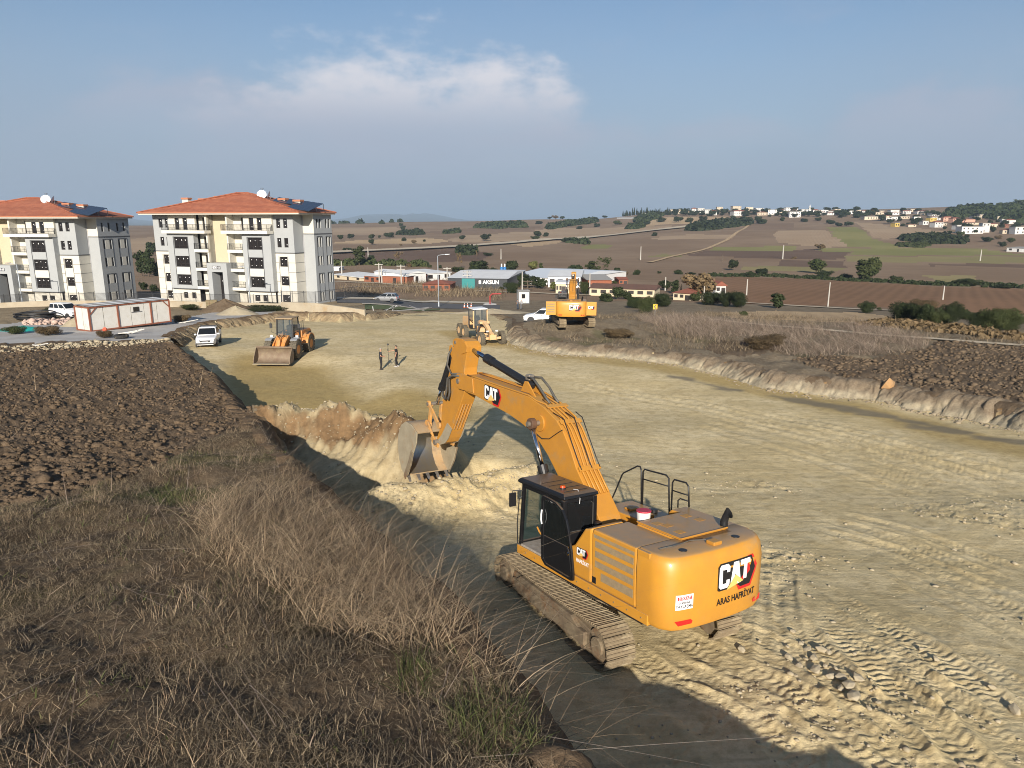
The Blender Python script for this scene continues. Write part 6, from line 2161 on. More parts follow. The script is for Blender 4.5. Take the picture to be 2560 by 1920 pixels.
def apartment(loc, rz, label, code, d2=5.0, side_pairs=((0.75, 2.05), (3.25, 4.55)), cx=11.8):
    r = empty('apartment_block', loc, rz, label, 'apartment block')
    W, Gm, Bg, Tr = MATS['render_white'], MATS['render_grey'], MATS['render_beige'], MATS['trim_dark']
    ux, nx = (1, 0), (0, -1)
    Z0, ZT = -1.2, 14.1
    rows = [(0.35, 1.45), (2.70, 4.40), (5.66, 7.42), (8.62, 10.45), (11.65, 13.50)]
    mir = lambda u: 2 * cx - u

    def M(seg): return (mir(seg[1]), mir(seg[0]))
    # ---- outer volumes A (left) and G (right): wall planes at depth 1
    for side in (0, 1):
        u0, u1 = (-2.0, 1.65) if side == 0 else (21.95, 25.70)
        ww = [((-.80, .0), (.52, 1.10)), ((-.80, .0), (.52, 1.10)), ((-.50, .58),), ((-.50, .58),), ((-.48, .62),)]
        if side:
            ww = [((22.6, 23.35), (23.9, 24.65)), ((22.58, 23.35), (23.87, 24.63)), ((22.80, 24.25),), ((22.83, 24.27),), ((22.85, 24.3),)]
        zz = [(11.97, 13.42), (9.0, 10.45), (6.0, 7.55), (3.05, 4.50), (0.25, 1.55)]
        hol_up, hol_lo = [], []
        for k, (segs, (za, zb)) in enumerate(zip(ww, zz)):
            for a, b in segs:
                (hol_up if k < 2 else hol_lo).append((a - u0, b - u0, za, zb))
                window_unit(r, (u0, 1.0), ux, nx, a - u0, b - u0, za, zb, 1 if b - a < .9 else 2)
        wall_panel(r, (u0, 1.0), ux, 8.15, ZT, u1 - u0, hol_up, Gm, nx)
        wall_panel(r, (u0, 1.0), ux, Z0, 8.15, u1 - u0, hol_lo, W, nx)
        MB().box(u0, u1, .93, 1.0, 8.06, 8.20).build('string_course', Tr, r)
        for z in (1.85, 3.6, 5.1, 6.6):
            a0, a1 = (u0, ww[2][0][0] - .12)
            MB().box(a0, a1, .985, 1.0, z, z + .05).build('groove', Tr, r)
            MB().box(ww[2][0][1] + .12, u1, .985, 1.0, z, z + .05).build('groove', Tr, r)
        for s in (ww[2][0][0] - .10, ww[2][0][1] + .10):
            MB().box(s - .04, s + .04, .975, 1.0, 0.0, 7.6).build('pilaster_strip', Tr, r)
    # ---- two bays with big windows, upper storey set back behind a balcony
    for side in (0, 1):
        b0, b1 = (1.65, 7.10) if side == 0 else (16.70, 22.10)
        w0, w1 = (3.0, 5.82) if side == 0 else (17.75, 20.42)
        holes = [(w0 - b0, w1 - b0, a, b) for a, b in rows[1:4]]
        wall_panel(r, (b0, 0.0), ux, 2.1, 11.1, b1 - b0, holes, Gm, nx)
        gw = [(3.6, 4.5), (5.3, 6.25)] if side == 0 else [(18.05, 19.05), (19.6, 20.6)]
        wall_panel(r, (b0, 0.35), ux, Z0, 2.1, b1 - b0, [(a - b0, b - b0, .45, 1.45) for a, b in gw], W, nx)
        for a, b in gw:
            window_unit(r, (b0, .35), ux, nx, a - b0, b - b0, .45, 1.45, 1)
        for (a, b) in rows[1:4]:
            window_unit(r, (b0, 0), ux, nx, w0 - b0, w1 - b0, a, b, 3)
        for a, b, c, d in ((w0 - .12, w1 + .12, 10.45, 10.56), (w0 - .12, w0 - .02, 2.6, 10.45), (w1 + .02, w1 + .12, 2.6, 10.45)):
            MB().box(a, b, -.05, 0.0, c, d).build('surround', Tr, r)
        for c, d in ((4.42, 5.64), (7.44, 8.60)):
            MB().box(w0, w1, -.012, 0.0, c + .04, d - .04).build('spandrel', Gm if c > 7 else W, r)
        MB().box(b0 - .05, b1 + .05, -.06, 1.0, 2.02, 2.12).build('string_course', Tr, r)
        # sides of the bay
        for u, sgn in ((b0, -1), (b1, 1)):
            wall_panel(r, (u, 0.0), (0, 1), 2.1, 11.1, 1.0, [], Gm, (sgn, 0))
        # set-back top storey
        dd = [(2.98, 3.90), (4.63, 5.54)] if side == 0 else [(17.76, 18.66), (19.28, 20.18)]
        wall_panel(r, (b0, .6), ux, 11.1, ZT, b1 - b0, [(a - b0, b - b0, 11.65, 13.5) for a, b in dd], W, nx)
        for a, b in dd:
            window_unit(r, (b0, .6), ux, nx, a - b0, b - b0, 11.65, 13.5, 1)
        for u, sgn in ((b0, -1), (b1, 1)):
            wall_panel(r, (u, 0.6), (0, 1), 11.1, ZT, .4, [], W, (sgn, 0))
    # ---- balconies between bays and stair tower
    for side in (0, 1):
        c0, c1 = (7.10, 9.95) if side == 0 else (13.75, 16.70)
        door = (7.85, 8.72) if side == 0 else (15.55, 16.35)
        hol = [(door[0] - c0, door[1] - c0, a, a + 1.95) for a in (2.62, 5.60, 8.60, 11.65)] + [(door[0] - c0, door[1] - c0, -.2, 1.75)]
        wall_panel(r, (c0, 1.5), ux, Z0, ZT, c1 - c0, hol, W, nx)
        for h in hol:
            window_unit(r, (c0, 1.5), ux, nx, h[0], h[1], h[2], h[3], 1, stickers=False)
        # outer column
        oc = c1 - .28 if side == 0 else c0
        MB().box(oc, oc + .28, 0.0, 1.5, 2.1, ZT).build('pier', W, r)
        for k, z in enumerate((2.10, 5.10, 8.10, 11.10)):
            a, b = c0, c1
            y0 = -.10
            if k == 3:
                a, b = (1.45, 11.0) if side == 0 else (13.0, 22.2)
                y0 = -.85
                b = min(b, 10.2) if side == 0 else b
                a = max(a, 13.4) if side == 1 else a
            MB().box(a, b, y0, 1.5 if k < 3 else .58, z - .02, z + .46).build('balcony_slab', MATS['balcony_slab'], r)
            if k == 3:
                railing(r, [(a + .05, .5), (a + .05, y0 + .06), (b - .05, y0 + .06), (b - .05, .5)], z + .46, .95)
            else:
                railing(r, [(a + .02, y0 + .06), (b - .02, y0 + .06)], z + .46, .95)
    # ---- stair tower and entrance
    wall_panel(r, (9.95, 1.5), ux, 5.9, ZT, 3.8, [], Bg, nx)
    for u, sgn in ((9.95, 1), (13.75, -1)):
        wall_panel(r, (u, 0.4), (0, 1), Z0, ZT, 1.1, [], W, (sgn, 0))
    ent = MB()
    ent.box(10.25, 11.15, -1.1, 1.5, Z0, 6.45).box(13.30, 14.15, -1.1, 1.5, Z0, 6.45).box(11.15, 13.30, -1.1, 1.5, 5.05, 6.45)
    ent.build('entrance_portal', Gm, r)
    window_unit(r, (11.15, .6), ux, nx, 0, 2.15, -.6, 5.05, 2, .1, name='entrance_glazing')
    MB().box(11.35, 12.95, -1.14, -1.10, 5.50, 6.02).build('house_number_plate', MATS['trim_dark'], r)
    text_mesh(code, .46, MATS['logo_white'], 'lettering', r, .004, lambda c: Vector((12.28 + c.x, -1.15 - c.z, 5.75 + c.y)), bold=.012, narrow=.95)
    MB().box(11.45, 11.70, -1.15, -1.14, 5.60, 5.92).build('house_emblem', MATS['logo_white'], r)
    # ---- right return walls: side of G, second volume with window pairs
    wall_panel(r, (25.70, 1.0), (0, 1), 8.15, ZT, 2.45, [], Gm, (1, 0))
    wall_panel(r, (25.70, 1.0), (0, 1), Z0, 8.15, 2.45, [], W, (1, 0))
    MB().box(25.70, 25.76, .95, 3.45, 8.06, 8.20).build('string_course', Tr, r)
    for z in (1.85, 3.6, 5.1, 6.6):
        MB().box(25.70, 25.715, 1.0, 3.45, z, z + .05).build('groove', Tr, r)
    wall_panel(r, (25.70, 3.45), ux, 11.1, ZT, 2.05, [], W, nx)
    wall_panel(r, (25.70, 3.45), ux, Z0, 11.1, 2.05, [], Gm, nx)
    MB().box(25.70, 27.82, 3.38, 3.45, 11.0, 11.12).build('string_course', Tr, r)
    hol_t, hol_b = [], []
    for k, (za, zb) in enumerate(((11.9, 13.35), (9.0, 10.5), (6.1, 7.55), (3.2, 4.7), (.4, 1.75))):
        for a, b in side_pairs:
            for p in ((a, a + .48), (b - .48, b)):
                (hol_t if k == 0 else hol_b).append((p[0], p[1], za, zb))
                window_unit(r, (27.75, 3.45), (0, 1), (1, 0), p[0], p[1], za, zb, 1, stickers=False)
            if k:
                MB().box(27.75, 27.765, 3.45 + a + .55, 3.45 + b - .55, za, zb).build('panel_strip', W, r)
    wall_panel(r, (27.75, 3.45), (0, 1), 11.1, ZT, d2, hol_t, Gm, (1, 0))
    wall_panel(r, (27.75, 3.45), (0, 1), Z0, 11.1, d2, hol_b, Gm, (1, 0))
    MB().box(27.75, 27.82, 3.40, 3.45 + d2, 11.0, 11.12).build('string_course', Tr, r)
    for a, b in side_pairs:
        for z0_, z1_ in ((6.0, 10.62), (.3, 4.80)):
            for s in (a - .10, b + .04):
                MB().box(27.75, 27.80, 3.45 + s, 3.45 + s + .07, z0_, z1_).build('surround', Tr, r)
            MB().box(27.75, 27.80, 3.45 + a - .10, 3.45 + b + .11, z1_, z1_ + .08).build('surround', Tr, r)
    D = 3.45 + d2
    wall_panel(r, (-2.0, 1.0), (0, 1), Z0, ZT, D - 1.0, [], Gm, (-1, 0))
    wall_panel(r, (-2.0, D), (1, 0), Z0, ZT, 29.75, [], W, (0, 1))
    MB().tube([(25.62, 3.42, 0), (25.80, 3.40, 13.8)], .05, 6).build('downpipe', MATS['rim_grey'], r)
    # ---- roof
    e0, e1, f0, f1 = -3.1, 28.4, -1.1, D + .7
    ax, ay, az_ = 14.0, (f0 + f1) / 2 - .3, 17.5
    MB().box(e0 + .15, e1 - .15, f0 + .15, f1 - .15, ZT - .05, ZT + .16).build('eaves', MATS['render_white'], r)
    MB().box(e0, e1, f0, f1, ZT + .16, ZT + .30).build('gutter', MATS['brick_cap'], r)
    rf = MB()
    zt = ZT + .30
    rf.add([(e0, f0, zt), (e1, f0, zt), (e1, f1, zt), (e0, f1, zt), (ax - .6, ay, az_), (ax + 1.0, ay + .6, az_)],
           [(0, 1, 5, 4), (1, 2, 5), (2, 3, 4, 5), (3, 0, 4), (3, 2, 1, 0)])
    roof = rf.build('roof', MATS['roof_tile'], r)
    # hip and valley ridges
    mb = MB()
    for p, q in (((e0, f0, zt), (ax - .6, ay, az_)), ((e1, f0, zt), (ax + 1.0, ay + .6, az_)), ((ax - .6, ay, az_), (ax + 1.0, ay + .6, az_)), ((e1, f1, zt), (ax + 1.0, ay + .6, az_))):
        mb.tube([Vector(p) + Vector((0, 0, .02)), Vector(q) + Vector((0, 0, .04))], .10, 6)
    mb.build('ridge_tiles', MATS['roof_tile'], roof)
    def rz_front(u, d): return zt + (az_ - zt) * min((d - f0) / (ay - f0), 1)
    for u, d, zt_ in ((2.75, 4.0, 16.85), (6.1, 4.2, 16.7), (9.4, 4.2, 17.05), (21.6, 4.6, 16.6), (24.4, 4.6, 16.35)):
        MB().box(u - .6, u + .6, d - .4, d + .4, ZT, zt_ - .28).build('chimney', W, r)
        MB().box(u - .72, u + .72, d - .52, d + .52, zt_ - .28, zt_).build('chimney_cap', MATS['brick_cap'], r)
    # satellite dishes
    for u, d, rad, tilt, z in ((18.0, 4.0, .75, .5, 17.15), (19.3, 4.2, .62, -1.1, 17.1)):
        mb = MB(); rings = []
        c = Vector((u, d, z)); n = Vector((math.sin(tilt), -math.cos(tilt), .45)).normalized()
        s = n.cross(Vector((0, 0, 1))).normalized(); v = s.cross(n)
        for k in range(5):
            rr = rad * k / 4
            rings.append([c + n * (.22 * rad * (k / 4) ** 2) + s * math.cos(q) * max(rr, .02) + v * math.sin(q) * max(rr, .02) for q in [2 * math.pi * i / 16 for i in range(16)]])
        mb.loft(rings, cap=False)
        ds = mb.build('satellite_dish', MATS['dish_white'], r, smooth=True)
        MB().tube([c, c + Vector((0, .2, -.2)), (u, d + .2, z - 1.6)], .05, 6).tube([c - v * rad, c + n * rad * .9], .02, 5).build('dish_mount', MATS['rim_grey'], ds)
    MB().cyl((17.9, 4.3, 16.0), (17.9, 4.3, 18.05), .17, 12).cyl((17.9, 4.3, 18.05), (17.9, 4.3, 18.25), .26, 12).build('flue', MATS['chrome'], r)
    # solar panels on racks, each panel its own part
    for row_, (d0, z0_, z1_, ua, n) in enumerate(((3.2, 16.15, 17.35, 20.3, 8), (.6, 15.05, 16.55, 24.9, 4))):
        for k in range(n):
            u = ua + k * 1.04
            zz = z0_ - k * .13
            mb = MB().add([(u, d0, zz), (u + 1.0, d0, zz - .13), (u + 1.0, d0 + 2.1, zz + .50), (u, d0 + 2.1, zz + .66)], [(0, 1, 2, 3)])
            mb.add([(u, d0, zz - .04), (u + 1.0, d0, zz - .17), (u + 1.0, d0 + 2.1, zz + .46), (u, d0 + 2.1, zz + .62)], [(3, 2, 1, 0)])
            mb.build('solar_panel', MATS['solar_glass'], r)
        mb = MB()
        for k in range(0, n + 1, 2):
            u = ua + k * 1.04; zz = z0_ - k * .13
            mb.obox((u, d0 + .05, zt + .1), (u, d0 + .05, zz - .05), .06, .06).obox((u, d0 + 2.0, zt + .1), (u, d0 + 2.0, zz + .5), .06, .06)
        mb.obox((ua, d0 + .05, z0_ - .06), (ua + n * 1.04, d0 + .05, z0_ - n * .13 - .06), .05, .08).obox((ua, d0 + 2.0, z0_ + .52), (ua + n * 1.04, d0 + 2.0, z0_ - n * .13 + .52), .05, .08)
        mb.build('panel_rack', MATS['railing_dark'], r)
    return r


BU = (0.94451, -0.32847)
apartment((-58.593, 120.351, -3.85), math.atan2(BU[1], BU[0]), 'grey and cream apartment block with terracotta roof, plate GK-11 over its door', 'GK-11')
# second block: its front corner G stands on the pixel measured at the wall foot
c1 = at_depth(213, 761, 119.0)
rz1 = math.atan2(-0.20, 0.98)
u1 = (math.cos(rz1), math.sin(rz1)); n1 = (-u1[1], u1[0])
o1 = (c1[0] - u1[0] * 25.7 - n1[0] * 1.0, c1[1] - u1[1] * 25.7 - n1[1] * 1.0, -4.45)
apartment(o1, rz1, 'grey and cream apartment block behind the site cabin, plate GK-10 over its door', 'GK-10', 7.4, ((0.9, 2.9), (4.4, 6.4)))

# ================================================================== plot wall, railings, lamps
mat('wall_concrete', (0.42, 0.37, 0.28), 0.9, 0, (0.31, 0.26, 0.185), 0.5, 1.3, bump=0.4, bscale=6, dirt=(0.33, 0.23, 0.12), dirt_amt=0.35, dirt_scale=0.7)
mat('lamp_grey', (0.42, 0.46, 0.50), 0.45, 0.3)


def wall_thing(name, pts, h, label, thick=.35, base=-.6, m='wall_concrete', category='wall'):
    mb = MB()
    n = len(pts)
    off = []
    for i in range(n):
        a = Vector(pts[max(i - 1, 0)][:2]); b = Vector(pts[min(i + 1, n - 1)][:2])
        d = (b - a).normalized(); off.append(Vector((-d.y, d.x)) * thick)
    rings = []
    for p, o in zip(pts, off):
        z = p[2]
        rings.append([(p[0], p[1], z + base), (p[0] + o.x, p[1] + o.y, z + base), (p[0] + o.x, p[1] + o.y, z + h), (p[0], p[1], z + h)])
    mb.loft(rings)
    o = mb.build(name, MATS[m], None)
    return tag(o, label, category)


def gpt(px, py, dz=0.0):
    p = hit(px, py)
    return (p.x, p.y, p.z + dz)


# low wall in front of the block, and the stub that ends by the road
p_w = [at_depth(x, y, Yd) for x, y, Yd in ((-60, 800, 110), (130, 782, 109), (420, 768, 107.5), (600, 766, 104), (705, 764, 101.5))]
p_w = [(p[0], p[1], gz(p[0], p[1]) + .2) for p in p_w]
wall_thing('plot_wall', p_w, .70, 'long low cream concrete wall along the apartment plot')
p_w2 = [at_depth(x, 790, Yd) for x, Yd in ((705, 100.5), (790, 98.0), (912, 96.5))]
p_w2 = [(p[0], p[1], gz(p[0], p[1]) - .2) for p in p_w2]
wall_thing('retaining_wall', p_w2, 1.40, 'stained concrete retaining wall stub ending at the grass verge', .5, -1.5)


def fence_rail(pts, h, label, step=.14):
    r = empty('fence', pts[0], 0, label, 'fence')
    o = Vector(pts[0])
    for a, b in zip(pts[:-1], pts[1:]):
        a = Vector(a) - o; b = Vector(b) - o
        L = (b - a).length; n = max(1, round(L / 2.4))
        for k in range(n):
            p = a.lerp(b, k / n); q = a.lerp(b, (k + 1) / n)
            mb = MB()
            mb.obox(p + Vector((0, 0, h)), q + Vector((0, 0, h)), .04, .04).obox(p + Vector((0, 0, .12)), q + Vector((0, 0, .12)), .03, .03)
            m_ = max(2, int((q - p).length / step))
            for i in range(1, m_):
                s = p.lerp(q, i / m_); mb.obox(s + Vector((0, 0, .12)), s + Vector((0, 0, h)), .026, .026, (0, 1, 0))
            mb.build('fence_panel', MATS['railing_dark'], r)
            MB().obox(p + Vector((0, 0, -.2)), p + Vector((0, 0, h + .12)), .07, .07, (0, 1, 0)).build('post', MATS['railing_dark'], r)
    return r


fence_rail([(p[0], p[1] + .15, p[2] + .70) for p in p_w[:3]] + [(p[0], p[1] + .15, p[2] + .70) for p in p_w[3:]], 1.15, 'black metal railing along the top of the plot wall')
fp = [(p[0], p[1] + .3, p[2] + 1.40) for p in p_w2]
fence_rail([fp[0], (fp[1][0], fp[1][1], fp[1][2]), (fp[1][0] + 4.6, fp[1][1] + 6, fp[1][2] + .2)], 1.5, 'black metal railing running round the corner of the plot')


def street_lamp(loc, h, arm, rz, label):
    r = empty('street_lamp', loc, rz, label, 'street lamp')
    MB().cyl((0, 0, -.2), (0, 0, h), .10, 10, .055).build('pole', MATS['lamp_grey'], r, smooth=True)
    MB().cyl((0, 0, -.2), (0, 0, 1.0), .15, 10, .13).build('base', MATS['lamp_grey'], r)
    MB().tube([(0, 0, h - .05), (.12, 0, h + .12), (arm * .6, 0, h + .24), (arm, 0, h + .30)], .045, 7).build('arm', MATS['lamp_grey'], r)
    MB().loft([[(arm - .1, -.07, h + .24), (arm - .1, .07, h + .24), (arm - .1, .05, h + .36), (arm - .1, -.05, h + .36)], [(arm + .75, -.12, h + .30), (arm + .75, .12, h + .30), (arm + .75, .06, h + .40), (arm + .75, -.06, h + .40)]]).build('lamp_head', MATS['rim_grey'], r, bevel=.02)
    return r


g = gpt(1097, 767)
street_lamp(g, 9.3, 1.5, 0.0, 'tall grey street lamp standing on the verge beside the asphalt road')
street_lamp((p_w[3][0] + 1.2, p_w[3][1] + 1.0, p_w[3][2]), 5.6, -1.2, 0.0, 'grey street lamp in front of the GK-11 block')
street_lamp((p_w[1][0] - 5.0, p_w[1][1] + 1.0, p_w[1][2]), 6.0, -1.6, 0.0, 'grey street lamp in front of the GK-10 block')


# ================================================================== road, verge, booth and barrier
def ribbon(name, px_top, px_bot, m, dz, n=40, kind='structure', label=None):
    """strip draped on the ground between two photo polylines"""
    A = [hit(*p) for p in px_top]; B = [hit(*p) for p in px_bot]
    def samp(P, t):
        s = t * (len(P) - 1); i = min(int(s), len(P) - 2); f = s - i
        return P[i].lerp(P[i + 1], f)
    V, F = [], []
    K = 5
    for i in range(n + 1):
        a, b = samp(A, i / n), samp(B, i / n)
        for k in range(K):
            p = a.lerp(b, k / (K - 1)); V.append((p.x, p.y, dz))
    A_ = np.array(V); A_[:, 2] += .5 * ground_z(A_[:, 0], A_[:, 1], True) + .5 * ground_z(A_[:, 0], A_[:, 1], False)
    V = A_.tolist()
    for i in range(n):
        for k in range(K - 1):
            q = i * K + k; F.append((q, q + K, q + K + 1, q + 1))
    o = mesh_obj(name, V, F, MATS[m], None, True)
    o['kind'] = kind
    return o


mat('asphalt', (0.075, 0.075, 0.078), 0.9, 0, (0.095, 0.093, 0.092), 1.0, 1, bump=.3, bscale=20)
mat('kerb_pale', (0.52, 0.47, 0.38), 0.9, 0, (0.44, 0.39, 0.30), 0.8, 1)
mat('verge_grass', (0.060, 0.095, 0.022), 0.95, 0, (0.090, 0.105, 0.035), 1.5, 1.2, bump=.6, bscale=8)
mat('track_pale', (0.52, 0.44, 0.32), 0.95, 0, (0.44, 0.36, 0.25), 0.3, 1)
ribbon('road', [(842, 749), (940, 751), (1080, 757), (1190, 762), (1250, 763)], [(842, 757), (940, 764), (1080, 771), (1190, 774), (1250, 776)], 'asphalt', .06)
ribbon('pavement', [(842, 745), (940, 747), (1080, 752), (1230, 757)], [(842, 748.2), (940, 750.2), (1080, 756.2), (1230, 760.5)], 'kerb_pale', .12)
ribbon('pavement', [(905, 760), (1000, 766), (1080, 770.5)], [(905, 762), (1000, 768), (1080, 772)], 'kerb_pale', .12)
ribbon('grass_verge', [(912, 763), (1000, 768), (1100, 773)], [(912, 775), (1000, 775), (1100, 776)], 'verge_grass', .10)
# ================================================================== valley buildings, village, trees
mat('sheet_white', (0.74, 0.74, 0.72), 0.5, 0, (0.64, 0.64, 0.63), 0.4, 1)
mat('sheet_blue', (0.62, 0.66, 0.70), 0.45)
mat('brick_red', (0.30, 0.105, 0.055), 0.9, 0, (0.22, 0.080, 0.045), 1.2, 1.2, bump=.4, bscale=10)
mat('hall_black', (0.028, 0.032, 0.038), 0.6)
mat('teal_paint', (0.02, 0.20, 0.20), 0.6)
mat('cream_wall', (0.55, 0.47, 0.33), 0.9)
mat('roof_brown', (0.15, 0.075, 0.050), 0.9, 0, (0.11, 0.06, 0.042), 1, 1)
mat('roof_red', (0.26, 0.085, 0.050), 0.9, 0, (0.20, 0.07, 0.045), 1, 1)
mat('roof_grey', (0.30, 0.29, 0.27), 0.9)
mat('house_white', (0.60, 0.59, 0.56), 0.9, rnd=.12)
mat('house_cream', (0.52, 0.44, 0.33), 0.9, rnd=.12)
mat('house_pink', (0.52, 0.30, 0.22), 0.9)
mat('house_yellow', (0.52, 0.38, 0.10), 0.9)
mat('house_brick', (0.28, 0.12, 0.08), 0.9)
mat('silo_blue', (0.03, 0.16, 0.40), 0.5)
mat('pole_concrete', (0.42, 0.40, 0.36), 0.9)
mat('pole_wood', (0.10, 0.075, 0.055), 0.9)
mat('bark', (0.085, 0.062, 0.042), 0.9, bump=.6, bscale=12)


def building(name, pxl, pxr, depth, h, label, category, wall, roof, roof_h=1.0, style='gable', windows=0, door=True, eave=.35, group=None, storeys=1, sink=.4):
    """front wall between two photo pixels on the ground"""
    a = hit(*pxl); b = hit(*pxr)
    d = Vector((b.x - a.x, b.y - a.y, 0)); L = d.length
    rz = math.atan2(d.y, d.x)
    z = min(a.z, b.z)
    r = empty(name, (a.x, a.y, z), rz, label, category, group)
    D = depth; h = h * .6; roof_h = roof_h * .5
    MB().box(0, L, 0, D, -sink, h).build('wall', MATS[wall], r)
    e = eave
    if style == 'gable':      # ridge along the front
        MB().add([(-e, -e, h), (L + e, -e, h), (L + e, D + e, h), (-e, D + e, h), (-e, D / 2, h + roof_h), (L + e, D / 2, h + roof_h)], [(0, 1, 5, 4), (2, 3, 4, 5), (1, 2, 5), (3, 0, 4), (3, 2, 1, 0)]).build('roof', MATS[roof], r)
    elif style == 'hip':
        q = min(D / 2, L / 2) * .95
        MB().add([(-e, -e, h), (L + e, -e, h), (L + e, D + e, h), (-e, D + e, h), (q, D / 2, h + roof_h), (L - q, D / 2, h + roof_h)], [(0, 1, 5, 4), (2, 3, 4, 5), (1, 2, 5), (3, 0, 4), (3, 2, 1, 0)]).build('roof', MATS[roof], r)
    elif style == 'gable_end':   # ridge runs back from the front
        MB().add([(-e, -e, h), (L / 2, -e, h + roof_h), (L + e, -e, h), (-e, D + e, h), (L / 2, D + e, h + roof_h), (L + e, D + e, h)], [(0, 1, 4, 3), (1, 2, 5, 4), (0, 2, 1), (3, 4, 5), (0, 3, 5, 2)]).build('roof', MATS[roof], r)
    elif style == 'mono':
        MB().add([(-e, -e, h), (L + e, -e, h), (L + e, D + e, h + roof_h), (-e, D + e, h + roof_h), (-e, -e, h - .15), (L + e, -e, h - .15), (L + e, D + e, h - .15), (-e, D + e, h - .15)], [(0, 1, 2, 3), (0, 4, 5, 1), (1, 5, 6, 2), (3, 7, 4, 0), (2, 6, 7, 3)]).build('roof', MATS[roof], r)
    else:
        MB().box(-e * .4, L + e * .4, -e * .4, D + e * .4, h, h + .35).build('roof', MATS[roof], r)
    if windows:
        n = windows
        sh = h / storeys
        for f in range(storeys):
            for k in range(n):
                if door and f == 0 and k == n // 2:
                    continue
                u = L * (k + .5) / n; w = min(.8, L / n * .3)
                wz = f * sh + sh * .38
                o = MB().box(u - w, u + w, -.06, .02, wz, wz + sh * .42).build('window', MATS['window_frame'], r)
    if door:
        u = L * ((windows // 2 + .5) / windows) if windows else L * .5
        MB().box(u - .5, u + .5, -.08, .02, -.1, min(2.1, h * .75)).build('door', MATS['window_frame'], r)
    return r


def z6(p): return (1080 + p[0] * .226, 640 + p[1] * .226)
def Z7(p): return (820 + p[0] * .2441, 560 + p[1] * .2441)
def Z8(p): return (1340 + p[0] * .2803, 500 + p[1] * .2803)
def ZR(p): return (1940 + p[0] * .2803, 500 + p[1] * .2803)


building('shed', Z7((60, 562)), Z7((360, 585)), 9, 2.6, 'low cream shed with white sheet roof at the end of the shed row', 'shed', 'cream_wall', 'sheet_white', .8, 'mono', 3)
building('shed', Z7((372, 590)), Z7((545, 598)), 12, 3.0, 'long red brick shed under a white sheet roof behind a utility pole', 'shed', 'brick_red', 'sheet_white', 1.2, 'gable', 3)
building('shed', Z7((560, 605)), Z7((810, 612)), 13, 3.6, 'red brick shed with a low gabled white roof and broad end wall', 'shed', 'brick_red', 'sheet_white', 1.6, 'gable_end', 0)
building('warehouse', Z7((815, 608)), Z7((1005, 600)), 16, 5.0, 'white sheet metal warehouse with low gable next to the brick sheds', 'warehouse', 'sheet_white', 'sheet_white', 1.2, 'gable_end', 0)
building('warehouse', Z7((1010, 588)), Z7((1255, 580)), 14, 4.6, 'flat pale grey warehouse between two white gabled halls', 'warehouse', 'sheet_white', 'sheet_white', .6, 'mono', 3)
ru = building('ruined_house', Z7((968, 686)), Z7((1250, 690)), 8, 2.9, 'roofless looking red brick farmhouse ruin with broken tiled roof', 'house', 'brick_red', 'roof_red', 1.7, 'hip', 4, True, .3)
hl = building('factory_hall', Z7((1228, 655)), Z7((1835, 668)), 34, 4.6, 'wide factory hall with black front wall and white lettering', 'factory', 'hall_black', 'sheet_white', 1.8, 'gable', 0, False)
L_ = (hit(*Z7((1835, 668))) - hit(*Z7((1228, 655)))).length
MB().box(L_ * .24, L_ * .46, -.10, .0, 0, 2.78).build('teal_panel', MATS['teal_paint'], hl)
text_mesh('AKSUN', 1.35, MATS['logo_white'], 'lettering', hl, .02, lambda c: Vector((L_ * .73 + c.x, -.06 - c.z, 1.75 + c.y)), bold=.04)
MB().box(L_ * .525, L_ * .565, -.06, 0, 1.3, 2.2).build('emblem', MATS['logo_white'], hl)
building('factory_hall', z6((830, 300)), z6((1500, 330)), 40, 3.6, 'big factory hall with pale blue grey sheet roof behind the trees', 'factory', 'sheet_white', 'sheet_blue', 2.6, 'gable', 0, False)
building('factory_hall', z6((1285, 345)), z6((1640, 350)), 26, 5.0, 'white gabled hall next to the small stone fronted office', 'factory', 'sheet_white', 'sheet_white', 1.8, 'gable', 4, False)
building('office', z6((1368, 412)), z6((1540, 414)), 9, 3.8, 'small stone fronted office with white framed windows', 'office', 'cream_wall', 'sheet_white', .5, 'flat', 5)
building('barn', z6((1725, 345)), z6((1985, 345)), 22, 3.4, 'grey roofed barn behind the long cream farmhouse', 'barn', 'brick_red', 'roof_grey', 1.6, 'gable', 0, False)
building('farmhouse', Z8((478, 852)), Z8((1055, 868)), 9, 3.0, 'long cream farmhouse with a brown tiled roof and small windows', 'farmhouse', 'cream_wall', 'roof_brown', 1.5, 'gable', 7)
building('house', Z8((1222, 890)), Z8((1425, 900)), 9, 2.6, 'low white house with a faded red tiled roof beside a cypress', 'house', 'cream_wall', 'roof_red', 2.0, 'hip', 4)
building('house', Z8((1600, 838)), Z8((1690, 838)), 7, 3.4, 'white house with steep red roof half hidden behind the big olive tree', 'house', 'house_white', 'roof_red', 2.2, 'gable_end', 2)
building('cottage', Z8((740, 760)), Z8((815, 760)), 6, 2.8, 'little brick cottage with red roof at the corner of the yard', 'cottage', 'brick_red', 'roof_red', 1.2, 'gable', 2)
building('shed', ZR((2055, 460)), ZR((2260, 470)), 14, 4.5, 'white field shed with dark open bay at the village edge', 'shed', 'sheet_white', 'roof_grey', .8, 'mono', 3)
building('shed', Z8((720, 168)), Z8((910, 168)), 20, 4.5, 'long white farm shed below the cypress row', 'shed', 'house_white', 'sheet_white', 1.0, 'gable', 0, False)
building('shed', Z7((165, 0 + 470)), Z7((20, 470)), 8, 2.5, 'small pale hut beyond the apartment block', 'shed', 'house_white', 'sheet_white', .6, 'mono', 0, False)
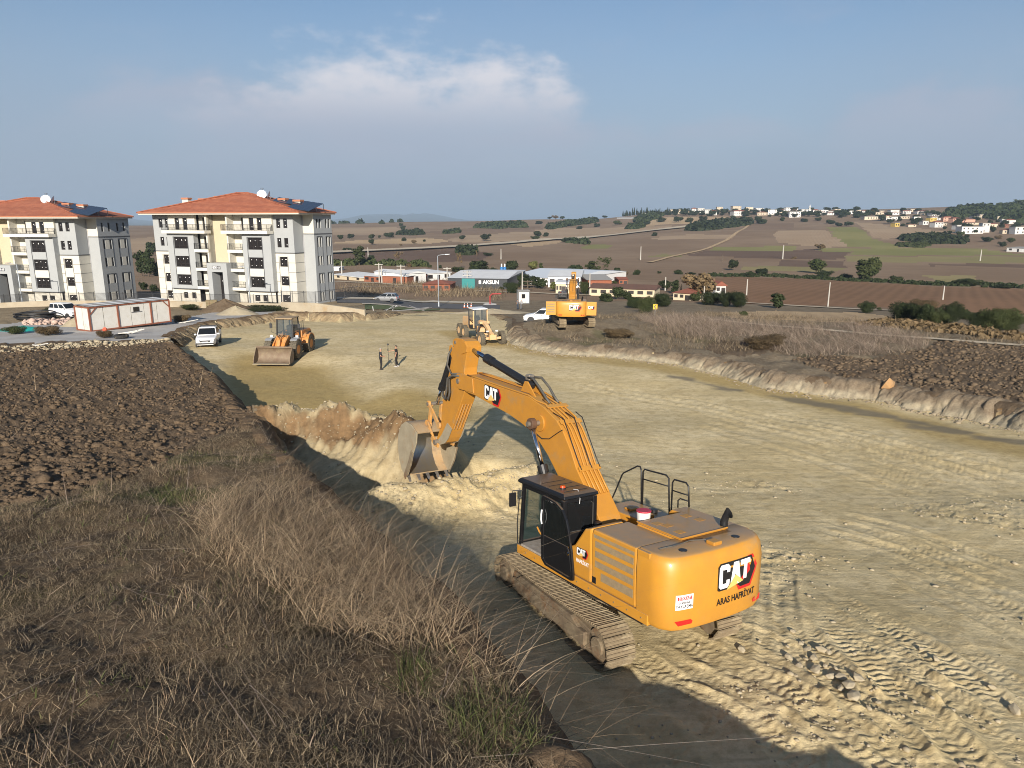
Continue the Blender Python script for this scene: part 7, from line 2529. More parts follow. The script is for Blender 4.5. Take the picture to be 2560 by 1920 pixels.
for i, (sx, hp) in enumerate(((1254, 24), (1262, 24), (1445, 22), (1458, 23))):
    p = hit(sx, 684 if i < 2 else 696)
    hh = hp * p.y / FPX
    r_ = empty('silo', p, 0, 'slim blue storage silo behind the %s' % ('black fronted factory' if i < 2 else 'second excavator boom'), 'silo', 'blue silos %d' % (i // 2))
    MB().cyl((0, 0, -1), (0, 0, hh * .62), .62, 14).cyl((0, 0, hh * .62), (0, 0, hh * .7), .62, 14, .3).build('tank', MATS['silo_blue'], r_)
    MB().cyl((0, 0, hh * .7), (0, 0, hh), .28, 10).build('vent_stack', MATS['sheet_white'], r_)

# ---- village on the slope: (x0, top, x1, base) in two enlarged views
VILL_R = [(88, 70, 140, 98, 'W'), (150, 72, 198, 98, 'W'), (120, 108, 212, 155, 'W'), (228, 85, 270, 110, 'W'), (330, 85, 385, 125, 'W'), (400, 92, 460, 112, 'W'), (512, 92, 570, 125, 'B'),
          (605, 88, 645, 108, 'C'), (648, 98, 690, 125, 'W'), (692, 82, 736, 105, 'C'), (768, 92, 820, 118, 'W'), (1022, 92, 1098, 128, 'W'), (1028, 152, 1080, 182, 'W'), (1132, 92, 1195, 125, 'W'),
          (1200, 84, 1235, 105, 'C'), (1100, 148, 1190, 168, 'C'), (1262, 96, 1360, 125, 'W'), (1230, 152, 1285, 182, 'W'), (1062, 207, 1105, 238, 'Y'), (1180, 215, 1245, 240, 'C'), (1310, 190, 1360, 222, 'W'),
          (1375, 160, 1440, 192, 'Y'), (1415, 190, 1500, 245, 'W'), (1492, 148, 1578, 190, 'P'), (1580, 158, 1655, 200, 'P'), (1605, 115, 1655, 148, 'W'), (1640, 178, 1690, 208, 'P'), (1694, 168, 1768, 196, 'P'),
          (1700, 198, 1810, 222, 'C'), (1835, 212, 1895, 290, 'W'), (1655, 242, 1830, 300, 'W'), (1905, 208, 1990, 245, 'C'), (1612, 228, 1650, 265, 'W'), (1975, 148, 2070, 175, 'C'), (2052, 172, 2130, 212, 'W'),
          (2040, 214, 2080, 245, 'B'), (2130, 245, 2225, 305, 'W'), (2020, 262, 2110, 300, 'C'), (790, 150, 905, 175, 'C'), (1380, 120, 1480, 145, 'W'), (1990, 100, 2035, 122, 'C'), (940, 150, 990, 170, 'C'), (2150, 110, 2200, 135, 'W'), (1480, 112, 1560, 130, 'C')]
VILL_8 = [(1195, 88, 1285, 125, 'C'), (1390, 72, 1440, 112, 'W'), (1442, 76, 1500, 114, 'W'), (1505, 88, 1560, 130, 'W'), (1562, 92, 1610, 135, 'W'), (1615, 62, 1665, 90, 'C'), (1755, 58, 1830, 98, 'C'), (1765, 92, 1885, 142, 'W'),
          (1875, 66, 1935, 95, 'C'), (1960, 75, 2030, 105, 'W'), (1975, 106, 2060, 137, 'C'), (2070, 90, 2140, 130, 'W'), (945, 118, 985, 140, 'W'), (1290, 98, 1380, 120, 'C')]
for _ in range(52):
    x0 = RNG.uniform(-60, 2180); w_ = RNG.uniform(30, 62); h_ = RNG.uniform(15, 28)
    y1 = RNG.uniform(108, 135) if x0 < 950 else RNG.uniform(118, 250 if x0 > 1450 else 200)
    VILL_R.append((x0, y1 - h_, x0 + w_, y1, RNG.choice('WWWCCP')))
WN = dict(W=('house_white', 'white'), C=('house_cream', 'cream'), P=('house_pink', 'pink'), Y=('house_yellow', 'yellow'), B=('house_brick', 'brick red'))
vi = 0
for lst, zf in ((VILL_R, ZR), (VILL_8, Z8)):
    for x0, y0, x1, y1, c in lst:
        p = hit(*zf(((x0 + x1) / 2, y1)))
        depth = p.y
        W = (x1 - x0) * .2803 * depth / FPX; H = (y1 - y0) * .2803 * depth / FPX
        st = max(1, min(4, round(H / 3.0)))
        tiled = c in 'PB' or (vi % 3 == 1)
        lab = '%s %s house with %s roof on the village hillside' % (WN[c][1], {1: 'single storey', 2: 'two storey', 3: 'three storey', 4: 'four storey'}[st], 'red tiled' if tiled else 'flat')
        r_ = empty('house', (p.x - W / 2, p.y, p.z - .5), RNG.uniform(-.25, .25), lab, 'house', '%s %d-storey village houses, %s roofs' % (WN[c][1], st, 'tiled' if tiled else 'flat'))
        D = max(7, W * .7)
        wallm = MATS[WN[c][0]]
        hb = H * (.80 if tiled else 1.0) + .5
        MB().box(0, W, 0, D, -2.5, hb).build('wall', wallm, r_)
        if tiled:
            q = min(W, D) * .45
            MB().add([(-.4, -.4, hb), (W + .4, -.4, hb), (W + .4, D + .4, hb), (-.4, D + .4, hb), (q, D / 2, hb + H * .24), (W - q, D / 2, hb + H * .24)], [(0, 1, 5, 4), (1, 2, 5), (2, 3, 4, 5), (3, 0, 4)]).build('roof', MATS['roof_red'], r_)
        else:
            MB().box(-.3, W + .3, -.3, D + .3, hb, hb + .35).build('roof', MATS['roof_grey'], r_)
        n = max(2, min(7, int(W / 3.2)))
        for f in range(st):
            for k in range(n):
                if RNG.random() < .12:
                    continue
                u = W * (k + .5) / n; zb_ = .5 + (hb - .5) * (f + .30) / st
                MB().box(u - .55, u + .55, -.08, .02, zb_, zb_ + (hb / st) * .42).build('window', MATS['window_frame'], r_)
        vi += 1
# mosque
p = hit(*ZR((295, 130)))
k_ = .2803 * p.y / FPX
mq = empty('mosque', (p.x, p.y, p.z), 0, 'small cream mosque with one white minaret on the ridge', 'mosque')
MB().box(-24 * k_, 22 * k_, 0, 14, -2, 26 * k_).build('wall', MATS['house_cream'], mq)
MB().loft([[(math.cos(a) * 16 * k_ * c, 7 + math.sin(a) * 16 * k_ * c, 26 * k_ + s * 13 * k_) for a in [2 * math.pi * i / 14 for i in range(14)]] for c, s in ((1, 0), (.9, .45), (.65, .8), (.3, .97), (.02, 1.02))]).build('dome', MATS['sheet_white'], mq, smooth=True)
MB().cyl((6 * k_, 2, 0), (6 * k_, 2, 66 * k_), 1.3, 10, 1.0).cyl((6 * k_, 2, 60 * k_), (6 * k_, 2, 62 * k_), 1.9, 10).cyl((6 * k_, 2, 66 * k_), (6 * k_, 2, 86 * k_), 1.1, 10, .05).build('minaret', MATS['house_white'], mq)

# ---- utility poles: (photo base, photo top y, crossarm, material)
POLES = [(Z7((145, 560)), Z7((0, 385))[1], 0, 'c'), (Z7((527, 600)), Z7((0, 405))[1], 1, 'c'), (Z7((553, 602)), Z7((0, 430))[1], 0, 'c'), (Z7((752, 620)), Z7((0, 420))[1], 2, 'c'), (Z7((1222, 582)), Z7((0, 445))[1], 1, 'c'),
         (Z7((1427, 657)), Z7((0, 478))[1], 2, 'c'), (Z7((1989, 697)), Z7((0, 490))[1], 0, 'c'), (Z7((1772, 362)), Z7((0, 258))[1], 0, 'c'), (Z7((412, 337)), Z7((0, 243))[1], 0, 'c'), (Z7((1608, 560)), Z7((0, 475))[1], 0, 'w'), (Z7((498, 560)), Z7((0, 480))[1], 0, 'c'),
         (Z8((477, 850)), Z8((0, 655))[1], 0, 'c'), (Z8((1152, 808)), Z8((0, 688))[1], 0, 'c'), (Z8((932, 535)), Z8((0, 418))[1], 0, 'c'), (Z8((1877, 850)), Z8((0, 708))[1], 0, 'c'), (Z8((2200, 527)), Z8((0, 408))[1], 0, 'c'), (Z8((1495, 900)), Z8((0, 768))[1], 0, 'c'), (Z8((1662, 545)), Z8((0, 490))[1], 0, 'w'),
         (ZR((462, 950)), ZR((0, 735))[1], 0, 'c'), (ZR((1487, 890)), ZR((0, 765))[1], 0, 'c'), (ZR((58, 522)), ZR((0, 405))[1], 0, 'c'), (ZR((1820, 542)), ZR((0, 445))[1], 0, 'c'), (Z8((220, 660)), Z8((0, 612))[1], 1, 'w'), (Z7((2045, 690)), Z7((0, 575))[1], 2, 'w')]
for i, (b_, ty, arm, mm) in enumerate(POLES):
    p = hit(*b_)
    h = (b_[1] - ty) * p.y / FPX * 1.0
    far = p.y > 260
    lab = {0: 'plain %s utility pole standing in the %s', 1: '%s utility pole with one crossarm in the %s', 2: '%s utility pole with crossarms and insulators in the %s'}[arm] % ('wooden' if mm == 'w' else 'pale concrete', 'far fields' if far else 'near valley')
    r_ = empty('utility_pole', p, 0, lab, 'utility pole', 'utility poles ' + str(arm) + mm + ('f' if far else 'n'))
    m_ = MATS['pole_wood' if mm == 'w' else 'pole_concrete']
    rr = max(.15, min(.34, p.y * .0011))
    MB().cyl((0, 0, -.5), (0, 0, h), rr, 8, rr * .6).build('post', m_, r_)
    for k in range(arm):
        MB().box(-1.2, 1.2, -.08, .08, h - .5 - k * .9, h - .32 - k * .9).build('crossarm', m_, r_)
        for x in (-1.0, 0.35, 1.0):
            MB().cyl((x, 0, h - .32 - k * .9), (x, 0, h - .05 - k * .9), .06, 6).build('insulator', MATS['trim_dark'], r_)

# ---- farm tracks
def track(name, px, half, m='track_pale', dz=.25, n=60):
    P = [hit(*p) for p in px]
    V, F = [], []
    tot = len(P) - 1
    for i in range(n + 1):
        s = i / n * tot; k = min(int(s), tot - 1); f = s - k
        p = P[k].lerp(P[k + 1], f); d = (P[k + 1] - P[k]); d.z = 0; d.normalize(); q = Vector((-d.y, d.x, 0))
        w = half * (.8 + .4 * float(vnoise(np.array([s * 3.0]), np.array([.5]), 3)[0]))
        for sg in (-1, -.33, .33, 1):
            v = p + q * w * sg; V.append((v.x, v.y, dz))
    A_ = np.array(V); A_[:, 2] += ground_z(A_[:, 0], A_[:, 1], False)
    V = A_.tolist()
    for i in range(n):
        for k in range(3):
            a = i * 4 + k; F.append((a, a + 1, a + 5, a + 4))
    o = mesh_obj(name, V, F, MATS[m], None, True); o['kind'] = 'structure'
    return o


track('dirt_road', [Z7(p) for p in ((-600, 345), (40, 302), (500, 280), (900, 262), (1400, 235), (1900, 198), (2150, 176))] + [Z8(p) for p in ((120, 356), (300, 352), (550, 330), (850, 298), (1100, 270), (1380, 238), (1500, 222))], 9.0, dz=1.3, n=110)
track('dirt_path', [Z8((1010, 560)), Z8((1200, 510)), Z8((1480, 450)), Z8((1700, 360)), Z8((1950, 175))], 1.5, 'field_straw', .4)
track('farm_lane', [ZR(p) for p in ((-350, 915), (60, 940), (380, 958), (740, 978), (1040, 990), (1640, 1015), (2300, 1050))], 1.1, dz=.15)
track('farm_lane', [(1780, 800), (1842, 808), (1930, 817), (2050, 826), (2200, 840), (2330, 849), (2440, 858), (2580, 868)], .55, dz=.14)
track('farm_lane', [Z7(p) for p in ((60, 590), (300, 600), (560, 610), (760, 630), (1000, 640))], 1.6, dz=.15)
track('farm_lane', [z6(p) for p in ((480, 385), (820, 400), (1100, 408), (1400, 425), (1760, 438))], 1.3, dz=.15)


# ---- trees
def leaf_material(name, c1, c2):
    m, nt, b = _nt(name)
    oi = nt.nodes.new('ShaderNodeObjectInfo')
    n = tex_noise(nt, 1.3, 4, 0.6)
    c = mix_col(nt, remap(nt, n, .3, .7), c1, c2)
    hs = nt.nodes.new('ShaderNodeHueSaturation'); nt.links.new(remap(nt, oi.outputs['Random'], 0, 1, .75, 1.3, False), hs.inputs['Value'])
    nt.links.new(c, hs.inputs['Color']); nt.links.new(hs.outputs[0], b.inputs['Base Color'])
    b.inputs['Roughness'].default_value = .7; b.inputs['Specular IOR Level'].default_value = .2
    MATS[name] = m


leaf_material('leaf_dark', (0.020, 0.029, 0.010), (0.032, 0.042, 0.015))
leaf_material('leaf_mid', (0.034, 0.046, 0.014), (0.055, 0.064, 0.022))
leaf_material('leaf_light', (0.085, 0.098, 0.026), (0.120, 0.115, 0.040))
leaf_material('leaf_dry', (0.110, 0.078, 0.040), (0.150, 0.105, 0.055))


def crown_mesh(name, blobs, n, leaf, seed):
    """leaf-sized faces spread through the volume of overlapping lumps; blobs: (x,y,z,rx,ry,rz)"""
    rs = np.random.RandomState(seed)
    vol = np.array([b[3] * b[4] * b[5] for b in blobs]) ** .7
    pick = rs.choice(len(blobs), n, p=vol / vol.sum())
    B = np.array(blobs)[pick]
    d = rs.normal(size=(n, 3)); d /= np.linalg.norm(d, axis=1)[:, None]
    rad = rs.uniform(.45, 1.06, n) ** .6
    nz = 0.78 + 0.42 * fbm(d[:, 0] * 2.2 + pick * 3.1, d[:, 2] * 2.2 + d[:, 1], .6, 2, seed)
    c = B[:, :3] + d * B[:, 3:] * (rad * nz)[:, None]
    t = rs.normal(size=(n, 3)); t -= d * (t * d).sum(1)[:, None] * .6; t /= np.linalg.norm(t, axis=1)[:, None]
    u = np.cross(t, d + rs.normal(size=(n, 3)) * .5); u /= np.linalg.norm(u, axis=1)[:, None] + 1e-9
    s = (leaf * rs.uniform(.6, 1.5, n))[:, None]
    V = np.stack([c - t * s * .5 - u * s * .35, c + t * s * .5 - u * s * .3, c + t * s * .2 + u * s * .6, c - t * s * .45 + u * s * .4], 1).reshape(-1, 3)
    F = np.arange(n * 4).reshape(-1, 4)
    me_o = big_mesh(name, V, F, None, False)
    me = me_o.data
    bpy.data.objects.remove(me_o)
    return me


def blob_set(seed, kind):
    rs = random.Random(seed)
    if kind == 'round':
        return [(0, 0, .58, .34, .34, .34)] + [(rs.uniform(-.26, .26), rs.uniform(-.26, .26), rs.uniform(.38, .80), *(rs.uniform(.14, .24),) * 3) for _ in range(9)]
    if kind == 'bush':
        return [(0, 0, .40, .42, .40, .38)] + [(rs.uniform(-.36, .36), rs.uniform(-.30, .30), rs.uniform(.18, .72), *(rs.uniform(.16, .28),) * 3) for _ in range(10)]
    if kind == 'tall':
        return [(rs.uniform(-.07, .07), rs.uniform(-.07, .07), z, .15 + .05 * math.sin(z * 6), .15, .13) for z in (.25, .38, .5, .62, .74, .86)] + [(rs.uniform(-.16, .16), rs.uniform(-.16, .16), rs.uniform(.3, .85), .10, .10, .10) for _ in range(6)]
    if kind == 'cypress':
        return [(0, 0, z, .11 * (1.08 - z), .11 * (1.08 - z), .10) for z in np.linspace(.12, .95, 9)]
    if kind == 'thin':
        return [(rs.uniform(-.3, .3), rs.uniform(-.3, .3), rs.uniform(.45, .95), .12, .12, .10) for _ in range(9)]


CROWN = {}
for kd, lf, n in (('round', .070, 1500), ('bush', .062, 2000), ('tall', .050, 1400), ('cypress', .045, 700), ('thin', .045, 420)):
    CROWN[kd] = [crown_mesh('crown', blob_set(s * 7 + 3, kd), n, lf, s) for s in range(3)]
CROWN['big'] = [crown_mesh('crown', blob_set(90 + s, 'bush'), 15000, .022, s + 20) for s in range(2)]
TRUNK = MB().cyl((0, 0, -.06), (0.01, 0, .34), .030, 8, .020).cyl((0.01, 0, .30), (.12, .05, .62), .016, 6, .006).cyl((0.01, 0, .30), (-.13, -.04, .60), .016, 6, .006).cyl((0.01, 0, .32), (.01, .02, .80), .018, 6, .005).build('trunk', MATS['bark'])
TRUNK_ME = TRUNK.data
bpy.data.objects.remove(TRUNK)
_lm = {}


def crown_variant(kind, k, leaf):
    key = (kind, k, leaf)
    if key not in _lm:
        me = CROWN[kind][k].copy(); me.materials.append(MATS[leaf]); _lm[key] = me
    return _lm[key]


def tree_at(p, w, h, kind, leaf, label, group=None, name='tree', category='tree'):
    r_ = empty(name, p, RNG.uniform(0, 6.28), label, category, group)
    base_w = {'round': .80, 'bush': 1.05, 'big': 1.05, 'tall': .42, 'cypress': .20, 'thin': .75}[kind]
    sx = w / base_w
    c = bpy.data.objects.new('crown', crown_variant(kind, RNG.randrange(len(CROWN[kind])), leaf)); COL.objects.link(c); c.parent = r_; c.scale = (sx, sx, h)
    t = bpy.data.objects.new('trunk', TRUNK_ME); COL.objects.link(t); t.parent = r_; t.scale = (sx * .9, sx * .9, h * .9)
    return r_


LW = dict(d='leaf_dark', m='leaf_mid', l='leaf_light', y='leaf_dry')
LN = dict(d='dark green', m='mid green', l='yellow green', y='brown leaved')
KN = dict(round='round crowned tree', bush='broad bush', big='broad dense bush', tall='tall slender tree', cypress='narrow cypress', thin='thin leaved tree')
T8 = [(360, 692, 110, 112, 'round', 'd'), (500, 662, 80, 120, 'tall', 'm'), (600, 682, 130, 165, 'thin', 'm'), (590, 690, 110, 60, 'bush', 'm'), (725, 667, 60, 66, 'round', 'd'), (795, 672, 60, 45, 'bush', 'y'), (900, 667, 72, 52, 'bush', 'd'), (1270, 662, 80, 46, 'bush', 'd'), (1100, 655, 40, 25, 'bush', 'd'),
      (1760, 628, 84, 98, 'round', 'd'), (2012, 658, 130, 54, 'bush', 'd'), (1908, 688, 84, 62, 'bush', 'd'), (620, 905, 140, 95, 'bush', 'd'), (730, 885, 125, 118, 'round', 'd'), (810, 885, 100, 92, 'bush', 'd'), (870, 965, 160, 125, 'big', 'd'), (985, 1008, 165, 165, 'big', 'm'), (1140, 952, 185, 150, 'big', 'd'),
      (1150, 805, 105, 95, 'round', 'd'), (1240, 835, 70, 125, 'tall', 'd'), (1290, 865, 22, 110, 'cypress', 'd'), (1470, 890, 270, 245, 'round', 'y'), (1420, 900, 120, 90, 'bush', 'm'), (1570, 938, 190, 150, 'big', 'd'), (1690, 950, 150, 150, 'big', 'd'), (1810, 958, 180, 175, 'big', 'd'), (2150, 965, 120, 140, 'tall', 'd'), (1850, 1032, 85, 55, 'bush', 'm'),
      (700, 770, 60, 60, 'bush', 'm'), (1380, 665, 80, 26, 'bush', 'd'), (1990, 640, 70, 30, 'bush', 'm'), (1690, 680, 160, 25, 'bush', 'm'), (440, 620, 14, 36, 'thin', 'm'), (1060, 320, 60, 36, 'bush', 'd'), (390, 258, 60, 30, 'bush', 'd'), (545, 240, 60, 36, 'bush', 'd'), (1120, 195, 90, 42, 'bush', 'd'), (1270, 200, 80, 52, 'round', 'd'), (1490, 188, 80, 50, 'bush', 'd'), (1370, 197, 80, 44, 'bush', 'm'), (1550, 215, 45, 40, 'round', 'y'), (1760, 180, 45, 42, 'round', 'd'), (2010, 212, 110, 50, 'bush', 'd'), (1980, 190, 60, 45, 'round', 'd'), (2195, 188, 40, 36, 'round', 'd'), (725, 225, 70, 42, 'round', 'm'), (830, 225, 36, 28, 'bush', 'd'), (1000, 218, 50, 36, 'bush', 'd'),
      (120, 140, 40, 24, 'round', 'd'), (175, 142, 56, 36, 'round', 'y'), (235, 148, 50, 28, 'round', 'd'), (615, 118, 50, 26, 'round', 'd'), (30, 215, 70, 32, 'bush', 'd'), (20, 320, 60, 44, 'bush', 'd'), (90, 325, 60, 40, 'bush', 'd'), (260, 378, 85, 50, 'bush', 'd'), (10, 350, 40, 36, 'bush', 'm')]
TR = [(355, 655, 145, 135, 'round', 'm'), (430, 685, 140, 65, 'bush', 'd'), (610, 705, 120, 55, 'bush', 'd'), (770, 722, 140, 190, 'tall', 'm'), (850, 722, 150, 215, 'round', 'm'), (1070, 728, 115, 60, 'bush', 'm'), (1710, 768, 220, 78, 'big', 'd'), (2030, 788, 150, 42, 'bush', 'd'), (810, 1005, 155, 115, 'big', 'd'),
      (1170, 1100, 300, 240, 'big', 'd'), (1330, 1115, 260, 215, 'big', 'd'), (1440, 1120, 220, 150, 'big', 'm'), (1560, 1100, 200, 215, 'big', 'd'), (1300, 1010, 240, 150, 'big', 'y'), (1820, 1160, 260, 200, 'big', 'd'), (1950, 1168, 300, 265, 'big', 'm'), (2100, 1165, 180, 190, 'big', 'm'), (1660, 1060, 120, 100, 'bush', 'm'),
      (398, 446, 84, 54, 'round', 'y'), (25, 962, 64, 62, 'bush', 'd'), (920, 985, 50, 36, 'bush', 'm'), (250, 195, 76, 34, 'bush', 'd'), (375, 185, 60, 34, 'bush', 'd'), (490, 215, 90, 44, 'bush', 'd'), (560, 235, 70, 40, 'bush', 'd'), (650, 236, 80, 44, 'round', 'd'), (1880, 372, 90, 50, 'bush', 'd'), (1530, 340, 90, 44, 'bush', 'd'), (1640, 330, 70, 50, 'round', 'm'), (1700, 338, 56, 36, 'bush', 'd'), (2020, 415, 70, 50, 'bush', 'd'), (2090, 385, 66, 50, 'round', 'm'), (165, 525, 50, 24, 'bush', 'y'), (60, 188, 30, 24, 'bush', 'd'), (1980, 350, 60, 40, 'bush', 'y')]
T7 = [(320, 422, 112, 192, 'tall', 'm'), (443, 404, 78, 88, 'round', 'd'), (132, 166, 60, 56, 'round', 'd'), (238, 156, 66, 56, 'round', 'd'), (445, 165, 60, 62, 'round', 'd'), (445, 214, 55, 60, 'round', 'd'), (770, 74, 50, 60, 'round', 'd'), (750, 30, 40, 40, 'round', 'd'), (625, 138, 112, 58, 'bush', 'd'), (528, 146, 30, 32, 'round', 'd'), (780, 174, 56, 42, 'bush', 'd'), (878, 204, 52, 44, 'round', 'y'), (988, 180, 34, 26, 'bush', 'd'), (1372, 168, 62, 54, 'round', 'd'), (1615, 178, 96, 78, 'round', 'd'), (2140, 128, 80, 56, 'round', 'd'), (2120, 162, 92, 44, 'bush', 'm'),
      (1640, 326, 100, 38, 'bush', 'd'), (1540, 495, 190, 125, 'round', 'd'), (1500, 500, 120, 80, 'bush', 'd'), (1685, 502, 92, 64, 'bush', 'd'), (1880, 500, 155, 128, 'round', 'd'), (2100, 485, 110, 108, 'round', 'l'), (2180, 485, 52, 88, 'tall', 'm'), (1525, 275, 26, 64, 'tall', 'm'), (1520, 360, 20, 90, 'thin', 'y'), (1345, 455, 70, 150, 'thin', 'y'), (730, 402, 96, 120, 'thin', 'y'), (830, 442, 64, 48, 'bush', 'y'), (1150, 452, 40, 38, 'bush', 'd'), (1040, 445, 60, 30, 'bush', 'm'), (1880, 708, 145, 135, 'big', 'd'), (1330, 490, 160, 60, 'bush', 'm'), (170, 272, 50, 34, 'bush', 'd'), (220, 274, 50, 36, 'bush', 'd'), (745, 222, 30, 24, 'bush', 'y'), (940, 600, 60, 30, 'bush', 'm'), (1330, 640, 80, 40, 'bush', 'm'), (1640, 660, 120, 60, 'bush', 'm'), (1780, 670, 60, 36, 'bush', 'm')]
T6 = [(1350, 392, 115, 115, 'round', 'l'), (1690, 425, 130, 175, 'big', 'm'), (980, 350, 90, 150, 'tall', 'd'), (1050, 355, 90, 160, 'tall', 'd'), (1120, 352, 90, 140, 'round', 'd'), (1180, 360, 90, 130, 'tall', 'd'), (1230, 365, 80, 110, 'round', 'd'), (1560, 205, 130, 115, 'round', 'd'), (1760, 190, 100, 130, 'tall', 'm'), (1890, 220, 150, 90, 'bush', 'm'), (2045, 200, 70, 75, 'round', 'd'), (2140, 210, 70, 50, 'bush', 'y'), (1900, 100, 60, 60, 'thin', 'm')]
TL = [(355, 690, 26, 62, 'tall', 'd'), (372, 692, 30, 66, 'tall', 'd'), (392, 690, 24, 40, 'bush', 'd'), (380, 640, 28, 36, 'round', 'd'), (360, 725, 20, 24, 'bush', 'd'), (385, 728, 24, 20, 'bush', 'd')]
for lst, zf in ((T8, Z8), (TR, ZR), (T7, Z7), (T6, z6), (TL, None)):
    for x, y, w, h, kd, lf in lst:
        if zf:
            b_ = zf((x, y)); sc_ = {Z8: .2803, ZR: .2803, Z7: .2441, z6: .226}[zf]
        else:
            b_ = (x, y); sc_ = 1.0
        p = hit(*b_)
        k = p.y / FPX * sc_
        where = 'among the near farm buildings' if p.y < 330 else ('in the far fields' if p.y < 900 else 'near the village ridge')
        if p.y < 125:
            where = 'beyond the dry grass mound'
        nm = 'bush' if kd in ('bush', 'big') else 'tree'
        tree_at(Vector((p.x, p.y, p.z - .1)), w * k, h * k * 1.02, kd, LW[lf], '%s %s %s' % (LN[lf], KN[kd], where), '%s %s %s' % (LN[lf], KN[kd], where), nm, nm)
# cypress row and village trees on the skyline
for i in range(34):
    x = 780 + i * 12.6 + RNG.uniform(-5, 5)
    p = hit(*Z8((x, 134 + RNG.uniform(-3, 3))))
    k = p.y / FPX * .2803
    tall = RNG.uniform(34, 72)
    tree_at(p, 17 * k, tall * k, 'cypress', 'leaf_dark', 'dark pointed cypress in the row on the skyline', 'cypresses on the skyline')
for i in range(190):
    if i < 56:
        b_ = Z8((RNG.uniform(1150, 2200), RNG.uniform(104, 150)))
    else:
        b_ = ZR((RNG.uniform(0, 2212), RNG.uniform(0, 1)))
        fx = (b_[0] - 1940) / .2803
        lo, hi = (100, 160) if fx < 900 else (105, 300 if fx > 1500 else 235)
        b_ = (b_[0], 500 + RNG.uniform(lo, hi) * .2803)
    p = hit(*b_)
    k = p.y / FPX * .2803
    w = RNG.uniform(30, 70); kd = RNG.choice(('round', 'bush'))
    lab_ = '%s %s %s' % ('tall' if w > 56 else 'small', 'dark round tree' if kd == 'round' else 'dark leafy bush', 'behind the ridge top houses' if p.y > 1150 else ('between the upper village houses' if p.y > 900 else 'between the lower village houses'))
    tree_at(p, w * k, w * RNG.uniform(.55, .9) * k, kd, 'leaf_dark', lab_, lab_)


def wood(name, poly_px, n, size, leaf, label, cat_, zf, flat=.75, thin=(1, 1, 1)):
    """far wood or hedge that reads as one mass"""
    P = [hit(*zf(p)) for p in poly_px]
    pl = [(p.x, p.y) for p in P]
    xs = [p[0] for p in pl]; ys = [p[1] for p in pl]
    V, F = [], []
    rs = np.random.RandomState(len(label) * 37 + n)
    X = np.zeros(0); Y = np.zeros(0)
    for _ in range(60):
        x = rs.uniform(min(xs), max(xs), n * 3); y = rs.uniform(min(ys), max(ys), n * 3)
        q = inside(x, y, pl)
        X = np.concatenate([X, x[q]]); Y = np.concatenate([Y, y[q]])
        if len(X) >= n:
            break
    X, Y = X[:n], Y[:n]
    ZZ = ground_z(X, Y, False)
    for x, y, z in zip(X, Y, ZZ):
        s = size * rs.uniform(.6, 1.25)
        m = 34
        d = rs.normal(size=(m, 3)); d /= np.linalg.norm(d, axis=1)[:, None]
        d[:, 2] = np.abs(d[:, 2])
        c = d * s * np.array([.6, .6, flat]) * rs.uniform(.75, 1.1, (m, 1)) + [x, y, z]
        t = rs.normal(size=(m, 3)); t /= np.linalg.norm(t, axis=1)[:, None]; u = np.cross(t, d)
        q = s * .25
        V.append(np.stack([c - t * q - u * q, c + t * q - u * q, c + t * q + u * q, c - t * q + u * q], 1).reshape(-1, 3))
    V = np.concatenate(V)
    o = big_mesh(name, V, np.arange(len(V)).reshape(-1, 4), MATS[leaf], False)
    return tag(o, label, cat_, None, 'stuff')


wood('hedge', [(100, 252), (300, 205), (540, 178), (545, 205), (350, 228), (120, 262)], 190, 7.0, 'leaf_dark', 'dark hedge strip climbing the far slope', 'hedge', Z8)
wood('hedge', [(1345, 272), (1400, 238), (1700, 200), (1935, 185), (1900, 225), (1700, 250), (1450, 278)], 260, 7.0, 'leaf_dark', 'long dark shrub belt below the white village houses', 'hedge', Z8)
wood('hedge', [(815, 262), (860, 235), (960, 220), (950, 245), (880, 262)], 70, 6.0, 'leaf_dark', 'short dark shrub patch beside the dirt road', 'hedge', Z8)
wood('hedge', [(885, 200), (900, 175), (1040, 130), (1130, 138), (1020, 190)], 130, 7, 'leaf_dark', 'dark thicket under the cypress row', 'hedge', Z8)
wood('hedge', [(300, 385), (470, 398), (460, 375), (300, 362)], 40, 4.5, 'leaf_dark', 'low dark hedge running from the big bush by the road', 'hedge', Z8)
wood('woodland', [(1500, 165), (1620, 95), (1780, 75), (1990, 78), (2150, 55), (2500, 50), (2500, 180), (2100, 210), (1800, 150)], 620, 9.0, 'leaf_dark', 'dark wooded ridge behind the village', 'woodland', ZR)
wood('orchard', [(1100, 345), (1250, 328), (1480, 325), (1690, 365), (1690, 392), (1250, 392)], 240, 5.0, 'leaf_dark', 'orchard of small dark bushes on the slope', 'orchard', ZR, .6)
wood('orchard', [(1050, 400), (1250, 396), (1400, 410), (1300, 425), (1130, 420)], 80, 3.2, 'leaf_mid', 'young olive rows beside the green field', 'orchard', ZR, .5)
wood('hedge', [(1340, 325), (1345, 285), (1515, 275), (1525, 318)], 44, 5.0, 'leaf_dark', 'dark square hedge block in the brown field', 'hedge', Z7)
wood('hedge', [(700, 110), (830, 85), (965, 82), (965, 112), (800, 118)], 60, 5.5, 'leaf_dark', 'dark hedge between two tan fields', 'hedge', Z7)
wood('hedge', [(1190, 98), (1340, 72), (1340, 92), (1200, 104)], 30, 5.5, 'leaf_dark', 'short dark hedge above the lone round tree', 'hedge', Z7)
wood('woodland', [(-400, 12), (40, 8), (400, 20), (760, 5), (760, -20), (400, -10), (-400, -8)], 260, 10, 'leaf_dark', 'distant wooded strip behind the apartment block', 'woodland', Z7)
wood('hedge', [(1490, 42), (1700, 10), (2000, 0), (2020, 40), (1760, 50)], 130, 7, 'leaf_dark', 'dark scrub strip near the far ridge', 'hedge', Z7)
